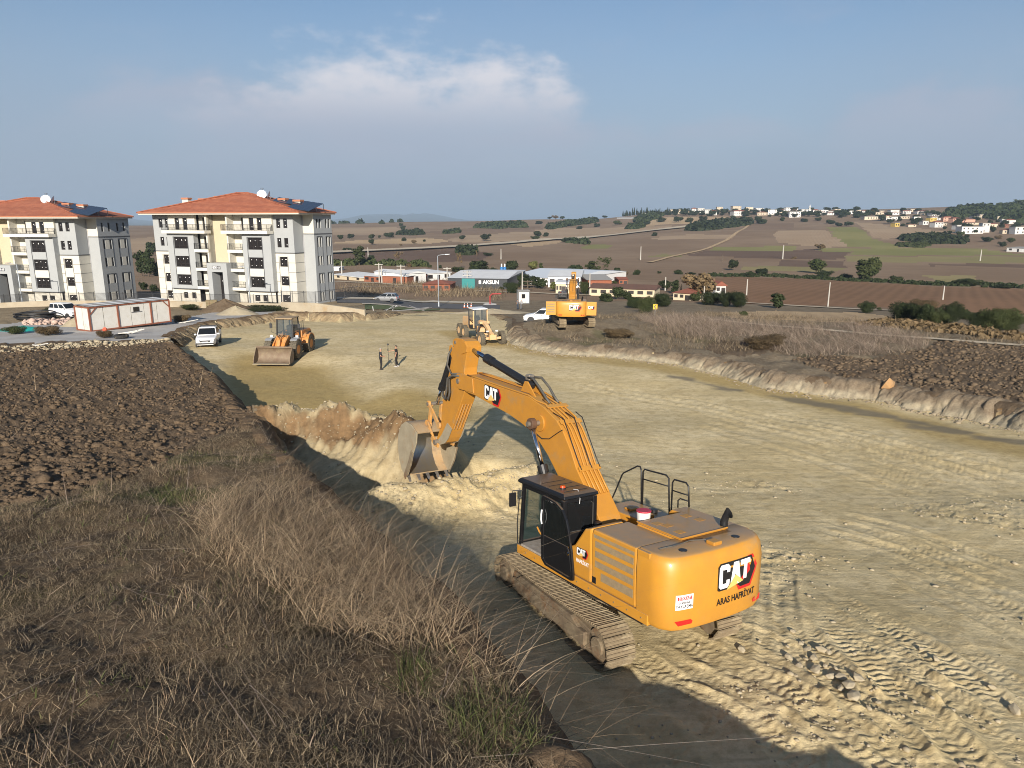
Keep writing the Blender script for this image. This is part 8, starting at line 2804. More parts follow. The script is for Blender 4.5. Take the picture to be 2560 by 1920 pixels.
wood('hedge', [(50, 410), (260, 395), (480, 400), (1000, 420), (1000, 440), (480, 425), (60, 430)], 90, 2.6, 'leaf_mid', 'scrubby green ditch line behind the sheds', 'hedge', Z7)
wood('hedge', [(-600, 668), (0, 668), (700, 712), (1500, 745), (2300, 770), (2300, 795), (1500, 768), (700, 728), (0, 690), (-600, 684)], 420, 1.3, 'leaf_dark', 'green ditch line between the brown fields', 'hedge', ZR, .6)
wood('scrub', [(730, 1120), (1000, 1090), (1500, 1140), (2000, 1190), (2400, 1230), (2400, 1262), (1900, 1240), (1200, 1150)], 260, .8, 'leaf_dry', 'brown bramble belt at the foot of the dark bushes', 'scrub', ZR, .6)

# ---- air
hz, nt, _b = _nt('haze_air')
nt.nodes.remove(_b)
pv = nt.nodes.new('ShaderNodeVolumePrincipled')
pv.inputs['Color'].default_value = (.62, .80, 1.0, 1); pv.inputs['Density'].default_value = 1.35e-4; pv.inputs['Anisotropy'].default_value = 0.1
nt.links.new(pv.outputs[0], nt.nodes['Material Output'].inputs['Volume'])
hb_ = MB().box(-25000, 25000, -25000, 25000, -60, 230).build('haze', hz)
hb_['kind'] = 'stuff'; hb_['label'] = 'thin pale haze over the valley'; hb_['category'] = 'haze'
# ================================================================== cut banks
def bank_material(name, pale1, pale2, top1, top2):
    m, nt, b = _nt(name)
    n2 = tex_noise(nt, 1.6, 8, .7); n3 = tex_noise(nt, 9, 6, .7)
    st = tex_noise(nt, 1.5, 6, .65, stretch=(2.2, 2.2, .25))
    c = mix_col(nt, remap(nt, n2, .35, .65), pale1, pale2)
    c = mix_col(nt, mulv(nt, remap(nt, st, .45, .7), .7), c, tuple(x * .55 for x in pale1))
    t = mix_col(nt, remap(nt, n3, .3, .7), top1, top2)
    c = mix_col(nt, attr(nt, 'topsoil'), c, t)
    nt.links.new(c, b.inputs['Base Color']); b.inputs['Roughness'].default_value = .95; b.inputs['Specular IOR Level'].default_value = .1
    soil_bump(nt, b, [(st, .7, .12), (n3, .6, .05)])
    MATS[name] = m


bank_material('bank_pale', (.38, .33, .235), (.31, .26, .18), (.16, .12, .08), (.23, .185, .13))
bank_material('bank_brown', (.36, .28, .17), (.27, .20, .12), (.12, .080, .048), (.20, .14, .085))


def bank(path, m, width, top_amt, flip, gouge=.28, bulge=.2, step=.16, name='cut_bank'):
    P = [np.array(p[:2], float) for p in path]
    seg = [np.linalg.norm(b - a) for a, b in zip(P[:-1], P[1:])]
    tot = sum(seg); n = int(tot / step)
    cum = np.concatenate([[0], np.cumsum(seg)])
    s = np.linspace(0, tot, n)
    X = np.interp(s, cum, [p[0] for p in P]); Y = np.interp(s, cum, [p[1] for p in P])
    X = X + (fbm(s, s * 0, 1.6, 3, 8) - .5) * .6; Y = Y + (fbm(s, s * 0 + 9, 1.6, 3, 9) - .5) * .6
    dx = np.gradient(X); dy = np.gradient(Y)
    k = np.ones(9) / 9
    dx = np.convolve(dx, k, 'same'); dy = np.convolve(dy, k, 'same')
    l = np.hypot(dx, dy) + 1e-9
    nx, ny = (dy / l, -dx / l) if not flip else (-dy / l, dx / l)
    T = 17
    zt = ground_z(X - nx * 1.15, Y - ny * 1.15, True); zb = ground_z(X + nx * (width + .5), Y + ny * (width + .5), False)
    V = np.zeros((n, T, 3)); A = np.zeros((n, T))
    for j in range(T):
        t = j / (T - 1)
        g = (np.abs(fbm(s, s * 0 + t * 1.5, .55, 3, 31) - .5) * 2) * gouge * math.sin(math.pi * min(t * 1.1, 1))
        g2 = (lumps(s, s * 0 + t * 2.0, .5, 44) - .5) * .26 + (lumps(s, s * 0 + t * 3.0, .22, 46) - .5) * .16
        off = -.95 + (width + 1.15) * (t ** .85) + bulge * math.sin(math.pi * t) - g + g2 * math.sin(math.pi * t)
        V[:, j, 0] = X + nx * off; V[:, j, 1] = Y + ny * off
        prof = 1 - sstep(.10, 1.0, t) ** .9
        V[:, j, 2] = zb - .12 + (zt + .06 - zb + .12) * prof + (vnoise(s / .3, s * 0 + t * 5, 6) - .5) * .10
        A[:, j] = sstep(.40, .60, top_amt * (1 - t) + .45 * (fbm(s, s * 0 + t * 2, .8, 3, 12) - .5) + .12)
    idx = np.arange(n * T).reshape(n, T)
    q = np.stack([idx[:-1, :-1], idx[1:, :-1], idx[1:, 1:], idx[:-1, 1:]], -1).reshape(-1, 4)
    if flip:
        q = q[:, ::-1]
    o = big_mesh(name, V.reshape(-1, 3), q, MATS[m], True, dict(topsoil=A.ravel()))
    o['kind'] = 'structure'


bank(LEFT_RIM[:11], 'bank_brown', .9, .8, False, step=.12)
bank(LEFT_RIM[10:], 'bank_brown', .8, .95, False)
bank(FAR_RIM[:7], 'bank_brown', .9, .55, False, .5, .3)
bank(FAR_RIM[6:], 'bank_brown', .8, .5, False, .35)
bank(RIGHT_RIM, 'bank_pale', .9, .8, False, .32, .12, .08)
NPR.seed(21)
t_ = NPR.uniform(0, 1, 1500)
x = np.interp(t_, np.linspace(0, 1, len(RIGHT_RIM)), [p[0] for p in RIGHT_RIM]) + NPR.normal(-.7, .5, 1500)
y = np.interp(t_, np.linspace(0, 1, len(RIGHT_RIM)), [p[1] for p in RIGHT_RIM]) + NPR.normal(-.9, .5, 1500)
BANK_CRUMBS = (x, y)


# ================================================================== clods, stones, straw
def rock_mesh(seed, n=1):
    bm = bmesh.new(); bmesh.ops.create_icosphere(bm, subdivisions=1, radius=1)
    rs = random.Random(seed)
    for v in bm.verts:
        v.co *= rs.uniform(.62, 1.15)
        v.co.z *= .72
    V = np.array([v.co[:] for v in bm.verts]); F = np.array([[v.index for v in f.verts] for f in bm.faces])
    bm.free()
    return V, F


ROCKS = [rock_mesh(i) for i in range(6)]


def scatter(name, X, Y, S, m, label, cat_, lift=.15, flat=1.0):
    V, F = [], []; k = 0
    Z = ground_z(X, Y, True)
    for i in range(len(X)):
        v, f = ROCKS[i % 6]
        a = NPR.uniform(0, 6.28); c, s_ = math.cos(a), math.sin(a)
        w = v * S[i] * NPR.uniform(.7, 1.3, (1, 3)) * [1, 1, flat]
        V.append(np.stack([w[:, 0] * c - w[:, 1] * s_ + X[i], w[:, 0] * s_ + w[:, 1] * c + Y[i], w[:, 2] + Z[i] + S[i] * lift], 1)); F.append(f + k); k += len(v)
    o = big_mesh(name, np.concatenate(V), np.concatenate(F), MATS[m], False)
    return tag(o, label, cat_, None, 'stuff')


def pts_in(poly, n, ok=None):
    xs = [p[0] for p in poly]; ys = [p[1] for p in poly]
    out_x, out_y = np.zeros(0), np.zeros(0)
    for _ in range(30):
        x = NPR.uniform(min(xs), max(xs), n); y = NPR.uniform(min(ys), max(ys), n)
        m = inside(x, y, poly)
        if ok is not None:
            m &= ok(x, y)
        out_x = np.concatenate([out_x, x[m]]); out_y = np.concatenate([out_y, y[m]])
        if len(out_x) >= n:
            break
    return out_x[:n], out_y[:n]


VIEW = lambda x, y: np.abs(x) < .76 * y + .8
x, y = pts_in(PLOW, 8500, lambda x, y: VIEW(x, y) & (NPR.uniform(size=len(x)) < 22 / np.maximum(y, 18)))
scatter('soil_clods', x, y, NPR.gamma(1.6, .028, len(x)) + .016, 'plough', 'brown clods turned up across the ploughed plateau', 'soil clods', .05)
x, y = pts_in(SPOIL, 2600, VIEW)
scatter('soil_clods', x, y, NPR.gamma(2, .035, len(x)) + .03, 'spoil', 'dark clods of dumped topsoil on the far bench', 'soil clods', .05)
mat('marl_stone', (.40, .345, .245), .95, 0, (.31, .255, .165), 3, 1.2, bump=.5, bscale=12)
mat('bank_crumb', (.30, .25, .17), .95, 0, (.20, .16, .11), 3, 1.2)
scatter('rubble', *BANK_CRUMBS, NPR.gamma(1.4, .026, 1500) + .016, 'bank_crumb', 'crumbled clods along the foot of the right hand bank', 'rubble', .1)
flo = [floor_pt(*p) for p in ((640, 1080), (800, 1030), (1150, 1100), (1700, 1130), (2600, 1250), (2700, 2000), (1560, 1990), (1300, 1600), (1000, 1330))]
dens = lambda x, y: VIEW(x, y) & (NPR.uniform(size=len(x)) < .10 + .9 * sstep(.5, .68, fbm(x * .8 + y * .5, y * 1.3, 5.0, 3, 61)))
x, y = pts_in(flo, 3000, dens)
scatter('gravel', x, y, NPR.gamma(1.5, .011, len(x)) + .010, 'marl_stone', 'crumbs of pale marl scattered over the cutting floor', 'gravel', .1)
NPR.seed(5)
tt = NPR.uniform(0, 1, 1300)
src = [(RIDGE, 1.0), (LIP, .9)]
RX, RY = [], []
for pl_, w_ in src:
    RX.append(np.interp(tt, np.linspace(0, 1, len(pl_)), [p[0] for p in pl_]) + NPR.normal(0, w_, len(tt))); RY.append(np.interp(tt, np.linspace(0, 1, len(pl_)), [p[1] for p in pl_]) + NPR.normal(0, w_, len(tt)))
RX, RY = np.concatenate(RX), np.concatenate(RY)
k_ = (rim_signed(RX, RY)[0] > .5) & (NPR.uniform(size=len(RX)) < .5)
scatter('rubble', RX[k_], RY[k_], NPR.gamma(1.4, .017, k_.sum()) + .012, 'marl_stone', 'broken marl lumps heaped round the fresh trench', 'rubble', .2)
# pad margin: pale rubble strip
mg = [nat_pt(*p) for p in ((-80, 868), (200, 858), (430, 846), (445, 856), (210, 872), (-80, 888))]
x, y = pts_in(mg, 900)
scatter('rubble', x, y, NPR.gamma(2, .035, len(x)) + .03, 'marl_stone', 'pale rubble strip between the yard and the ploughed soil', 'rubble', .2)
x, y = pts_in([nat_pt(*p) for p in ((55, 806), (120, 800), (175, 800), (170, 812), (60, 813))], 420)
mat('brickbat', (.42, .26, .20), .9, 0, (.55, .45, .38), 4, 1.3)
scatter('brick_rubble', x, y, NPR.gamma(2, .05, len(x)) + .06, 'brickbat', 'heap of pinkish broken bricks near the white van', 'brick rubble', .5)
# single stones lying on the tyre tracks
ST = [(930, 640), (975, 710), (1000, 790), (1045, 790), (1060, 860), (1110, 830), (1170, 850), (1140, 890), (1195, 905), (1195, 960), (1240, 960), (900, 720), (905, 780), (945, 885), (1010, 740), (1085, 745), (1290, 910), (1400, 1040), (1130, 760), (960, 830), (1640, 740), (2030, 955), (1720, 800), (2150, 1080), (650, 735), (620, 630), (1265, 1010), (1350, 1075)]
for i, (a_, b_) in enumerate(ST):
    f = floor_pt(1560 + a_ * .452, 1300 + b_ * .452)
    V, F = ROCKS[i % 6]
    s_ = RNG.uniform(.06, .15)
    o = mesh_obj('stone', V * [s_ * RNG.uniform(.8, 1.4), s_, s_ * RNG.uniform(.7, 1)], [tuple(q) for q in F], MATS['marl_stone'])
    o.location = (f[0], f[1], gzd(*f) + s_ * .3); o.rotation_euler = (RNG.uniform(-.4, .4), RNG.uniform(-.4, .4), RNG.uniform(0, 6)); add_bevel(o, .01, 1)
    tag(o, 'pale angular marl stone lying among the tyre tracks', 'stone', 'stones among the tyre tracks')
g = gpt(2221, 968)
V, F = rock_mesh(77)
o = mesh_obj('boulder', V * [.5, .4, .62], [tuple(q) for q in F], mat('orange_clay', (.42, .24, .10), .95, 0, (.33, .21, .11), 4, 1.2, bump=.7, bscale=6)); o.location = (g[0], g[1], g[2] + .15)
tag(o, 'rust orange clay boulder on the rim of the right hand bank', 'boulder')


def blades(name, X, Y, H, W, m, label, cat_, lean=.5, segs=2, droop=0.0, wind=(0.0, 0.0), zoff=0.0):
    n = len(X)
    Z = ground_z(X, Y, True) - .02 + zoff
    a = NPR.uniform(0, 2 * np.pi, n)
    d = np.stack([np.cos(a), np.sin(a)], 1) * (NPR.uniform(0, 1, n) ** .7 * lean)[:, None] + np.array(wind)
    f = NPR.uniform(0, 2 * np.pi, n); wv = np.stack([np.cos(f), np.sin(f), 0 * f], 1) * (W / 2)[:, None]
    rows = []
    for k in range(segs + 1):
        t = k / segs
        hor = d * (H * (t + droop * t * t))[:, None]
        ver = H * (t - droop * .62 * t ** 2.2) / np.sqrt(1 + (d ** 2).sum(1) * .8)
        c = np.stack([X + hor[:, 0], Y + hor[:, 1], Z + ver], 1)
        sc = (1 - t * .75)
        rows.append(c - wv * sc); rows.append(c + wv * sc)
    V = np.stack(rows, 1).reshape(-1, 3)
    k = 2 * (segs + 1)
    base = np.arange(n) * k
    q = np.concatenate([np.stack([base + 2 * j, base + 2 * j + 1, base + 2 * j + 3, base + 2 * j + 2], 1) for j in range(segs)])
    o = big_mesh(name, V, q, MATS[m], False)
    return tag(o, label, cat_, None, 'stuff')


def straw_mat(name, c1, c2, c3):
    m, nt, b = _nt(name)
    n = tex_noise(nt, .75, 7, .7); n2 = tex_noise(nt, 23, 3, .6)
    g = nt.nodes.new('ShaderNodeNewGeometry')
    c = mix_col(nt, remap(nt, n, .35, .65), c1, c2); c = mix_col(nt, remap(nt, g.outputs['Random Per Island'], .45, 1.0), c, c3)
    c = mix_col(nt, remap(nt, g.outputs['Random Per Island'], .35, 0.0), c, tuple(v * .4 for v in c2))
    nt.links.new(c, b.inputs['Base Color']); b.inputs['Roughness'].default_value = .8; b.inputs['Specular IOR Level'].default_value = .2
    MATS[name] = m


straw_mat('straw', (.195, .148, .092), (.085, .064, .043), (.28, .222, .145))
straw_mat('brush_stalk', (.245, .178, .112), (.165, .117, .074), (.36, .28, .185))
straw_mat('reed_stalk', (.28, .215, .165), (.20, .15, .112), (.36, .29, .225))
straw_mat('weed_green', (.045, .062, .016), (.065, .080, .024), (.12, .11, .05))
SD = lambda x, y: rim_signed(x, y)[0]
near_grass = [nat_pt(*p) for p in ((-60, 1270), (107, 1246), (293, 1200), (423, 1155), (500, 1112), (612, 1066), (660, 1062), (730, 1122), (870, 1257), (1045, 1392), (1215, 1562), (1400, 1777), (1545, 1960), (1545, 2050), (-60, 2050))]
okg = lambda x, y: VIEW(x, y) & (SD(x, y) < -.05) & (NPR.uniform(size=len(x)) < np.minimum(1, 13 / np.maximum(y, 8)) * (.25 + .75 * sstep(.38, .58, fbm(x, y, 1.7, 3, 171))))
x, y = pts_in(near_grass, 110000, okg)
blades('dry_grass', x, y, NPR.gamma(3, .024, len(x)) + .025, NPR.uniform(.006, .014, len(x)), 'straw', 'mown dry grass and straw covering the near plateau', 'dry grass', 2.4, 1, 0, (0, 0), .03)
x, y = pts_in(near_grass, 3000, lambda x, y: VIEW(x, y) & (SD(x, y) < -.05) & (fbm(x, y, 1.4, 3, 181) > .62))
blades('dry_grass', x, y, NPR.gamma(3, .07, len(x)) + .08, NPR.uniform(.006, .013, len(x)), 'brush_stalk', 'standing pale straw tufts in the mown grass', 'dry grass', .7, 2, .2)
BR = [nat_pt(*p) for p in ((480, 1350), (560, 1290), (700, 1275), (830, 1335), (950, 1420), (1050, 1510), (1160, 1610), (1090, 1640), (950, 1625), (810, 1590), (690, 1500), (570, 1430))]
x, y = pts_in(BR, 3300, lambda x, y: (SD(x, y) < .1) & (fbm(x, y, 1.0, 2, 9) > .36))
hh = (NPR.gamma(6, .115, len(x)) + .15) * (.45 + 1.1 * fbm(x, y, .7, 2, 63))
blades('dry_brush', x, y, hh, NPR.uniform(.009, .019, len(x)), 'brush_stalk', 'dense tangle of tall dead weeds along the bank edge', 'dry brush', .9, 5, .55, (.18, .12))
k_ = NPR.randint(0, len(x), 5500)
blades('dry_brush', x[k_] + NPR.normal(0, .28, 5500), y[k_] + NPR.normal(0, .28, 5500), NPR.gamma(3, .13, 5500) + .1, NPR.uniform(.006, .012, 5500), 'brush_stalk', 'fine twiggy tops of the dead weeds on the bank edge', 'dry brush', 1.3, 3, .5, (.2, .1), NPR.uniform(.25, .85, 5500))
B2 = [nat_pt(*p) for p in ((1080, 1600), (1180, 1580), (1290, 1690), (1400, 1790), (1440, 1850), (1300, 1800), (1150, 1720), (1090, 1660))]
x, y = pts_in(B2, 170, lambda x, y: SD(x, y) < .2)
blades('dry_brush', x, y, NPR.gamma(6, .12, len(x)) + .25, NPR.uniform(.010, .018, len(x)), 'brush_stalk', 'bare arching weed stems hanging over the excavator side of the bank', 'dry brush', 1.0, 6, .7, (.3, .1))
for poly, n, lab in (([(370, 1225), (440, 1195), (500, 1225), (480, 1270), (400, 1275)], 320, 'patch of fresh green weeds at the edge of the ploughed soil'),
                     ([(1130, 1760), (1250, 1740), (1330, 1800), (1380, 1900), (1200, 1910), (1120, 1850)], 560, 'fresh green grass tufts on the bank corner in front of the excavator'),
                     ([(1020, 1640), (1090, 1690), (1060, 1750), (980, 1720)], 200, 'green weeds under the dead stems on the bank'), ([(1290, 1640), (1345, 1625), (1350, 1660), (1300, 1675)], 220, 'small green tuft at the very lip of the bank')):
    x, y = pts_in([nat_pt(*p) for p in poly], n, lambda x, y: SD(x, y) < .25)
    if len(x):
        blades('green_weeds', x, y, NPR.gamma(3, .07, len(x)) + .05, NPR.uniform(.008, .018, len(x)), 'weed_green', lab, 'weeds', .9, 2, .3)
x, y = pts_in(near_grass, 260, lambda x, y: VIEW(x, y) & (SD(x, y) < -.1))
blades('dead_stalks', x, y, NPR.gamma(3, .16, len(x)) + .15, NPR.uniform(.010, .02, len(x)), 'reed_stalk', 'broken pale stalks lying across the mown grass', 'dead stalks', 5.0, 2, .1, (0, 0), .07)
x, y = pts_in(near_grass, 2600, lambda x, y: VIEW(x, y) & (SD(x, y) < -.1) & (fbm(x, y, 1.1, 3, 231) > .60))
blades('green_weeds', x, y, NPR.gamma(2, .03, len(x)) + .03, NPR.uniform(.015, .035, len(x)), 'weed_green', 'low green seedlings dotted through the mown grass', 'weeds', 1.2, 1)
# reeds on the right-hand mound
RD = [nat_pt(*p) for p in ((1600, 800), (1700, 793), (1850, 812), (2000, 820), (2150, 815), (2330, 850), (2310, 880), (2180, 893), (2020, 893), (1880, 868), (1760, 852), (1640, 838))]
x, y = pts_in(RD, 13000, lambda x, y: fbm(x, y, 3, 3, 77) > .36)
blades('dry_reeds', x, y, NPR.gamma(5, .20, len(x)) + .3, NPR.uniform(.015, .035, len(x)), 'reed_stalk', 'wind bent mound of grey brown dead reeds', 'dry reeds', .9, 4, .7, (-.35, -.05))
MD = [nat_pt(*p) for p in ((1330, 805), (1500, 792), (1640, 776), (1900, 785), (2560, 840), (2560, 870), (2340, 848), (2000, 815), (1760, 800), (1900, 900), (1700, 880), (1480, 860), (1340, 845))]
x, y = pts_in(MD, 12000, lambda x, y: (SD(x, y) < -.2) & (fbm(x, y, 4, 3, 7) > .45))
blades('dry_grass', x, y, NPR.gamma(3, .14, len(x)) + .1, NPR.uniform(.02, .05, len(x)), 'straw', 'rough dry grass on the bench beyond the right hand bank', 'dry grass', .9, 2, .3)
VG = [nat_pt(*p) for p in ((850, 720), (1060, 700), (1130, 700), (1280, 735), (1250, 752), (1060, 742), (900, 738), (850, 735))]
x, y = pts_in(VG, 5500, lambda x, y: fbm(x, y, 6, 3, 17) > .42)
blades('dry_grass', x, y, NPR.gamma(4, .26, len(x)) + .2, NPR.uniform(.05, .11, len(x)), 'straw', 'brown thistles and grass round the brick ruin', 'dry grass', .6, 2, .3)
x, y = pts_in(PLOW, 330, VIEW)
blades('straw_litter', x, y, NPR.gamma(3, .14, len(x)) + .12, NPR.uniform(.016, .03, len(x)), 'dish_white' if False else 'brush_stalk', 'pale stalks lying on the ploughed soil', 'straw', 4.0, 1, 0, (0, 0), .14)

# ================================================================== yard: cabin, junk, heaps
mat('panel_white', (.62, .61, .57), .6, 0, (.56, .54, .49), 1.5, 1, dirt=(.40, .32, .22), dirt_amt=.2, dirt_scale=1.2)
mat('frame_rust', (.26, .085, .045), .7, 0, (.19, .07, .04), 4, 1)
a = hit(228, 829); b = hit(428, 812)
d = Vector((b.x - a.x, b.y - a.y, 0)); L = d.length
r = empty('site_cabin', (a.x, a.y, gzd(a.x, a.y) - .05), math.atan2(d.y, d.x), 'long white panelled site cabin with rust red frame in the yard', 'site cabin')
H, D = 2.45, 2.6
n = 6
for k in range(n):
    MB().box(L * k / n + .03, L * (k + 1) / n - .03, .03, .07, .12, H - .1).build('wall_panel', MATS['panel_white'], r)
    MB().box(L * k / n + .03, L * (k + 1) / n - .03, D - .07, D - .03, .12, H - .1).build('wall_panel', MATS['panel_white'], r)
for u in (.03, L - .07):
    for k in range(2):
        MB().box(u, u + .04, D * k / 2 + .04, D * (k + 1) / 2 - .04, .12, H - .1).build('wall_panel', MATS['panel_white'], r)
mb = MB()
for u in (0, L * .335, L * .75, L):
    for v in (0, D):
        mb.obox((u, v, 0), (u, v, H), .14, .14, (0, 1, 0))
for v in (0, D):
    mb.obox((0, v, H), (L, v, H), .12, .14).obox((0, v, .07), (L, v, .07), .12, .14)
for u in (0, L):
    mb.obox((u, 0, H), (u, D, H), .12, .14).obox((u, 0, .07), (u, D, .07), .12, .14)
mb.obox((.05, -.02, H - .75), (.75, -.02, H - .05), .06, .08).obox((L - .05, -.02, H - .75), (L - .75, -.02, H - .05), .06, .08)
mb.build('frame', MATS['frame_rust'], r)
n = 14
for k in range(n):
    MB().add([(L * k / n - .02, -.15, H + .10), (L * (k + 1) / n - .05, -.15, H + .10), (L * (k + 1) / n - .05, D + .15, H + .16), (L * k / n - .02, D + .15, H + .16)], [(0, 1, 2, 3)]).build('roof_sheet', MATS['sheet_white' if k % 2 else 'roof_grey'], r)
MB().box(L * .53, L * .60, -.03, .03, 1.55, 2.05).build('window', MATS['pane_dark'], r)
MB().box(L * .50, L * .63, -.04, .0, 1.50, 1.56).build('window_sill', MATS['rim_grey'], r)


def heap(name, px, w, dpt, h, m, label, cat_, seed=0, squash=1.0):
    c = Vector(gpt(*px))
    V, F = [], []; N, K = 26, 9
    for k in range(K + 1):
        t = k / K
        for i in range(N):
            q = 2 * math.pi * i / N
            nn = float(fbm(np.array([math.cos(q) * 2 + t * 2 + seed]), np.array([math.sin(q) * 2 + t]), .8, 3, seed)[0])
            rr = (1 - t) * (.7 + .6 * nn)
            V.append((math.cos(q) * rr * w / 2, math.sin(q) * rr * dpt / 2, h * (t ** squash) * (.8 + .4 * nn) - .1))
    for k in range(K):
        for i in range(N):
            F.append((k * N + i, k * N + (i + 1) % N, (k + 1) * N + (i + 1) % N, (k + 1) * N + i))
    o = mesh_obj(name, V, F, MATS[m], None, True); o.location = c
    return tag(o, label, cat_)


heap('soil_heap', (565, 778), 9, 6, 1.7, 'spoil', 'grey brown earth heap in front of the plot wall', 'earth heap', 3)
heap('sand_heap', (590, 786), 6, 4, 1.2, 'marl_stone', 'pale sand heap at the foot of the earth heap', 'sand heap', 5)
heap('gravel_heap', (1230, 783), 13, 6, .8, 'marl_stone', 'low gravel bank beside the guard booth', 'gravel heap', 8)
heap('rubble_heap', (190, 815), 4, 2.5, 1.0, 'marl_stone', 'lump of pale rubble beside the site cabin', 'rubble heap', 11)
tp = heap('tarpaulin', (60, 826), 7, 3.5, .55, 'teal_paint', 'crumpled turquoise tarpaulin spread in the yard', 'tarpaulin', 14)
tp.data.materials[0] = mat('turquoise', (.02, .36, .31), .5)
r = empty('pipe_coil', gpt(90, 800), .2, 'heap of coiled black plastic pipe near the white van', 'pipe')
for k in range(6):
    rr = 1.5 + .12 * (k % 3)
    MB().tube([(math.cos(q) * rr * 1.3, math.sin(q) * rr * .8, .12 + .15 * k + .12 * math.sin(q * 2 + k)) for q in np.linspace(0, 6.28, 25)], .08, 6).build('pipe_turn', MATS['steel_black'], r, smooth=True)
r = empty('old_tyre', gpt(304, 846, .05), 0, 'old black truck tyre lying flat in the yard', 'tyre')
o = tyre_mesh(.62, .32, .36).build('tyre_body', MATS['tyre'], r); o.rotation_euler = (math.pi / 2, 0, 0); o.location = (0, 0, .16)
r = empty('paver_stack', gpt(531, 774), .3, 'strapped stack of mossy paving blocks beside the earth heap', 'pavers')
for i in range(3):
    for j in range(2):
        for k in range(3):
            MB().box(-.75 + .5 * i, -.27 + .5 * i, -.5 + .5 * j, -.02 + .5 * j, .15 + .42 * k, .55 + .42 * k).build('paver_bundle', mat('paver_moss', (.16, .15, .08), .9, 0, (.25, .17, .10), 2, 1), r)
MB().box(-.8, .8, -.55, .5, 0, .14).build('pallet', MATS['pole_wood'], r)
r = empty('fuel_can', gpt(263, 831), .2, 'small red canister standing by the corner of the site cabin', 'canister')
MB().box(-.18, .18, -.12, .12, 0, .42).build('can_body', mat('can_red', (.55, .07, .02), .5), r, bevel=.03)
MB().box(-.10, .10, -.03, .03, .42, .50).build('handle', MATS['can_red'], r)
for i, (px, rz_) in enumerate((((330, 834), .3), ((100, 868), -.3), ((470, 808), .1))):
    r = empty('scrap_pipes', gpt(*px), rz_, ('white plastic pipes and a tap dumped against the site cabin', 'grey board offcuts lying on the yard slab', 'white plastic offcuts piled behind the pickup')[i], 'scrap')
    for k in range(5):
        MB().tube([(-1.2 + .3 * k, RNG.uniform(-.4, .4), .08), (-.2 + .35 * k, RNG.uniform(-.4, .4), .12 + .08 * k)], .05, 6).build('pipe', MATS['panel_white'], r)
for px, w, h, lf, lab in (((262, 845), 1.6, .8, 'leaf_dry', 'dry weed clump in front of the site cabin'), ((120, 838), 2.6, 1.0, 'leaf_dry', 'dry weed clump beside the turquoise tarpaulin'), ((455, 806), 1.8, 1.1, 'leaf_dry', 'brown shrub at the back end of the site cabin'), ((40, 835), 2.0, .9, 'leaf_mid', 'green weed clump growing through the tarpaulin'), ((650, 775), 9.0, .8, 'leaf_mid', 'strip of green weeds under the plot wall'), ((480, 775), 3.0, 1.0, 'leaf_mid', 'green weed clump beside the paver stack'), ((140, 782), 3, .9, 'leaf_mid', 'weeds under the wall behind the van'), ((1545, 845), 3.2, 1.0, 'leaf_dry', 'dark thorn clump on the rim of the right bank'), ((1905, 868), 4.0, 1.3, 'leaf_dry', 'tangled brown thorn bush by the dumped topsoil')):
    tree_at(Vector(gpt(*px)), w, h, 'big', lf, lab, None, 'weed_clump', 'weeds')

# ---- guard booth, cones, barrier, chevron
g = gpt(1296, 760)
r = empty('guard_booth', g, .12, 'small white guard booth with dark corner frames beside the road', 'booth')
MB().box(0, 2.2, 0, 2.2, .15, 2.4).build('wall', MATS['panel_white'], r)
mb = MB()
for u in (0, 2.2):
    for v in (0, 2.2):
        mb.obox((u, v, 0), (u, v, 2.5), .14, .14, (0, 1, 0))
mb.obox((0, 0, 2.45), (2.2, 0, 2.45), .14, .16).obox((2.2, 0, 2.45), (2.2, 2.2, 2.45), .14, .16).obox((0, 0, .08), (2.2, 0, .08), .14, .16)
mb.build('frame', MATS['trim_dark'], r)
MB().box(-.1, 2.3, -.1, 2.3, 2.5, 2.62).build('roof', MATS['roof_grey'], r)
w_ = MB().box(.65, 1.35, -.04, .02, 1.1, 1.95).build('window', MATS['pane_dark'], r)
MB().box(2.18, 2.24, .6, 1.3, .2, 2.0).build('door', MATS['pane_dark'], r)
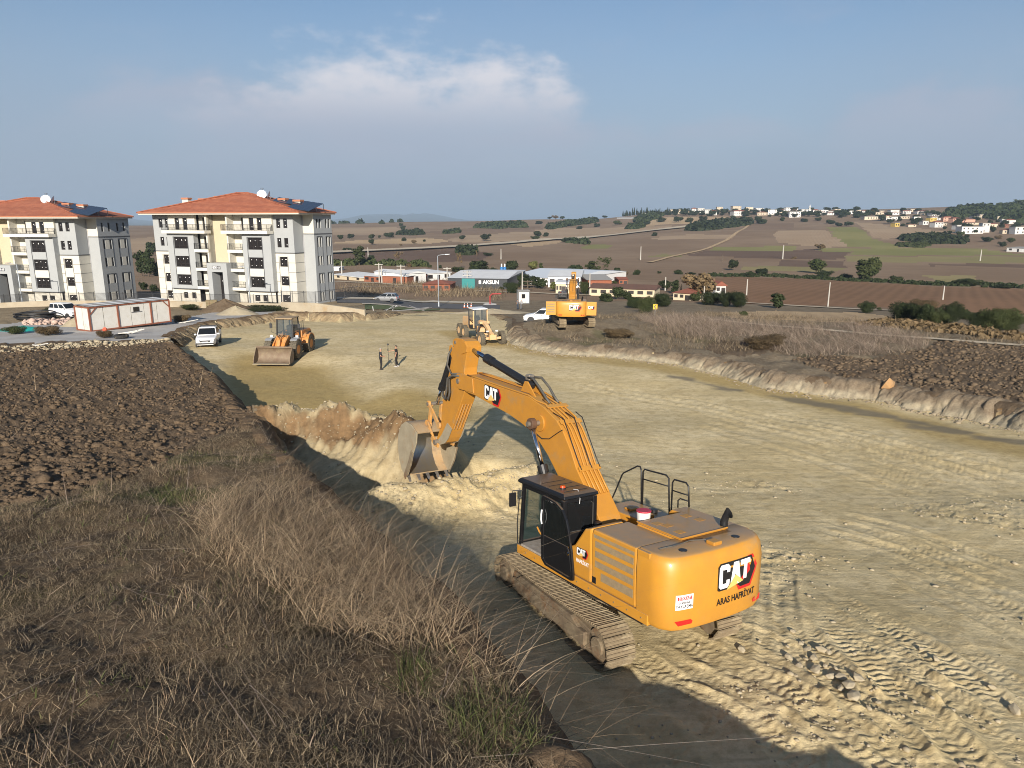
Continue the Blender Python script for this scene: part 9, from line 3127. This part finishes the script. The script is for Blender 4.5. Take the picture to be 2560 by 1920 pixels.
for px in ((1161, 770), (1169, 770), (1178, 769)):
    r = empty('traffic_cone', gpt(*px), 0, 'orange and white traffic cone on the rim of the cutting by the road', 'traffic cone', 'traffic cones by the road')
    MB().box(-.22, .22, -.22, .22, 0, .05).build('base', mat('cone_orange', (.60, .12, .02), .6), r)
    for k in range(4):
        MB().cyl((0, 0, .05 + .22 * k), (0, 0, .27 + .22 * k), .17 - .04 * k, 12, .13 - .04 * k).build('band', MATS['cone_orange' if k % 2 == 0 else 'logo_white'], r)
r = empty('barrier', gpt(1225, 762), 0, 'red road barrier post with its raised arm beside the booth', 'barrier')
MB().cyl((0, 0, 0), (0, 0, .15), 1.3, 16).build('base', MATS['panel_white'], r)
MB().tube([(0, 0, .1), (0, 0, 1.7), (.4, 0, 2.1), (2.2, 0, 2.15)], .12, 8).build('post', mat('barrier_red', (.35, .03, .03), .6), r)
r = empty('chevron_sign', gpt(1637, 790), 0, 'small yellow bend marker sign in the rough grass', 'sign')
MB().cyl((0, 0, 0), (0, 0, 1.6), .04, 6).build('post', MATS['rim_grey'], r)
MB().box(-.32, .32, -.03, .0, 1.0, 1.75).build('plate', mat('sign_yellow', (.70, .42, .02), .5), r)
MB().add([(.1, -.035, 1.05), (.25, -.035, 1.05), (-.05, -.035, 1.37), (.25, -.035, 1.70), (.1, -.035, 1.70), (-.22, -.035, 1.37)], [(0, 1, 2, 5), (5, 2, 3, 4)]).build('chevron', MATS['trim_dark'], r)
r = empty('field_fence', gpt(850, 735), 0, 'row of thin grey fence posts with wire in front of the brick sheds', 'fence')
o0 = Vector(gpt(850, 735))
prev = None
for k in range(26):
    p = Vector(gpt(850 + k * 8.6, 728 - .2 * k + (k * .25))) - o0
    MB().obox(p + Vector((0, 0, -.2)), p + Vector((0, 0, 1.5)), .10, .10, (0, 1, 0)).build('post', MATS['pole_wood'], r)
    if prev is not None:
        MB().tube([prev + Vector((0, 0, 1.2)), p + Vector((0, 0, 1.2))], .02, 4).build('wire', MATS['rim_grey'], r)
    prev = p
r = empty('scrap_metal', gpt(930, 780, .1), 0, 'tangle of grey scrap bars on the grass verge', 'scrap metal')
for k in range(9):
    MB().tube([(RNG.uniform(-1, 9), RNG.uniform(-.5, .5), .1), (RNG.uniform(0, 9), RNG.uniform(-.5, .8), RNG.uniform(.2, .9))], .05, 5).build('bar', MATS['rim_grey'], r)
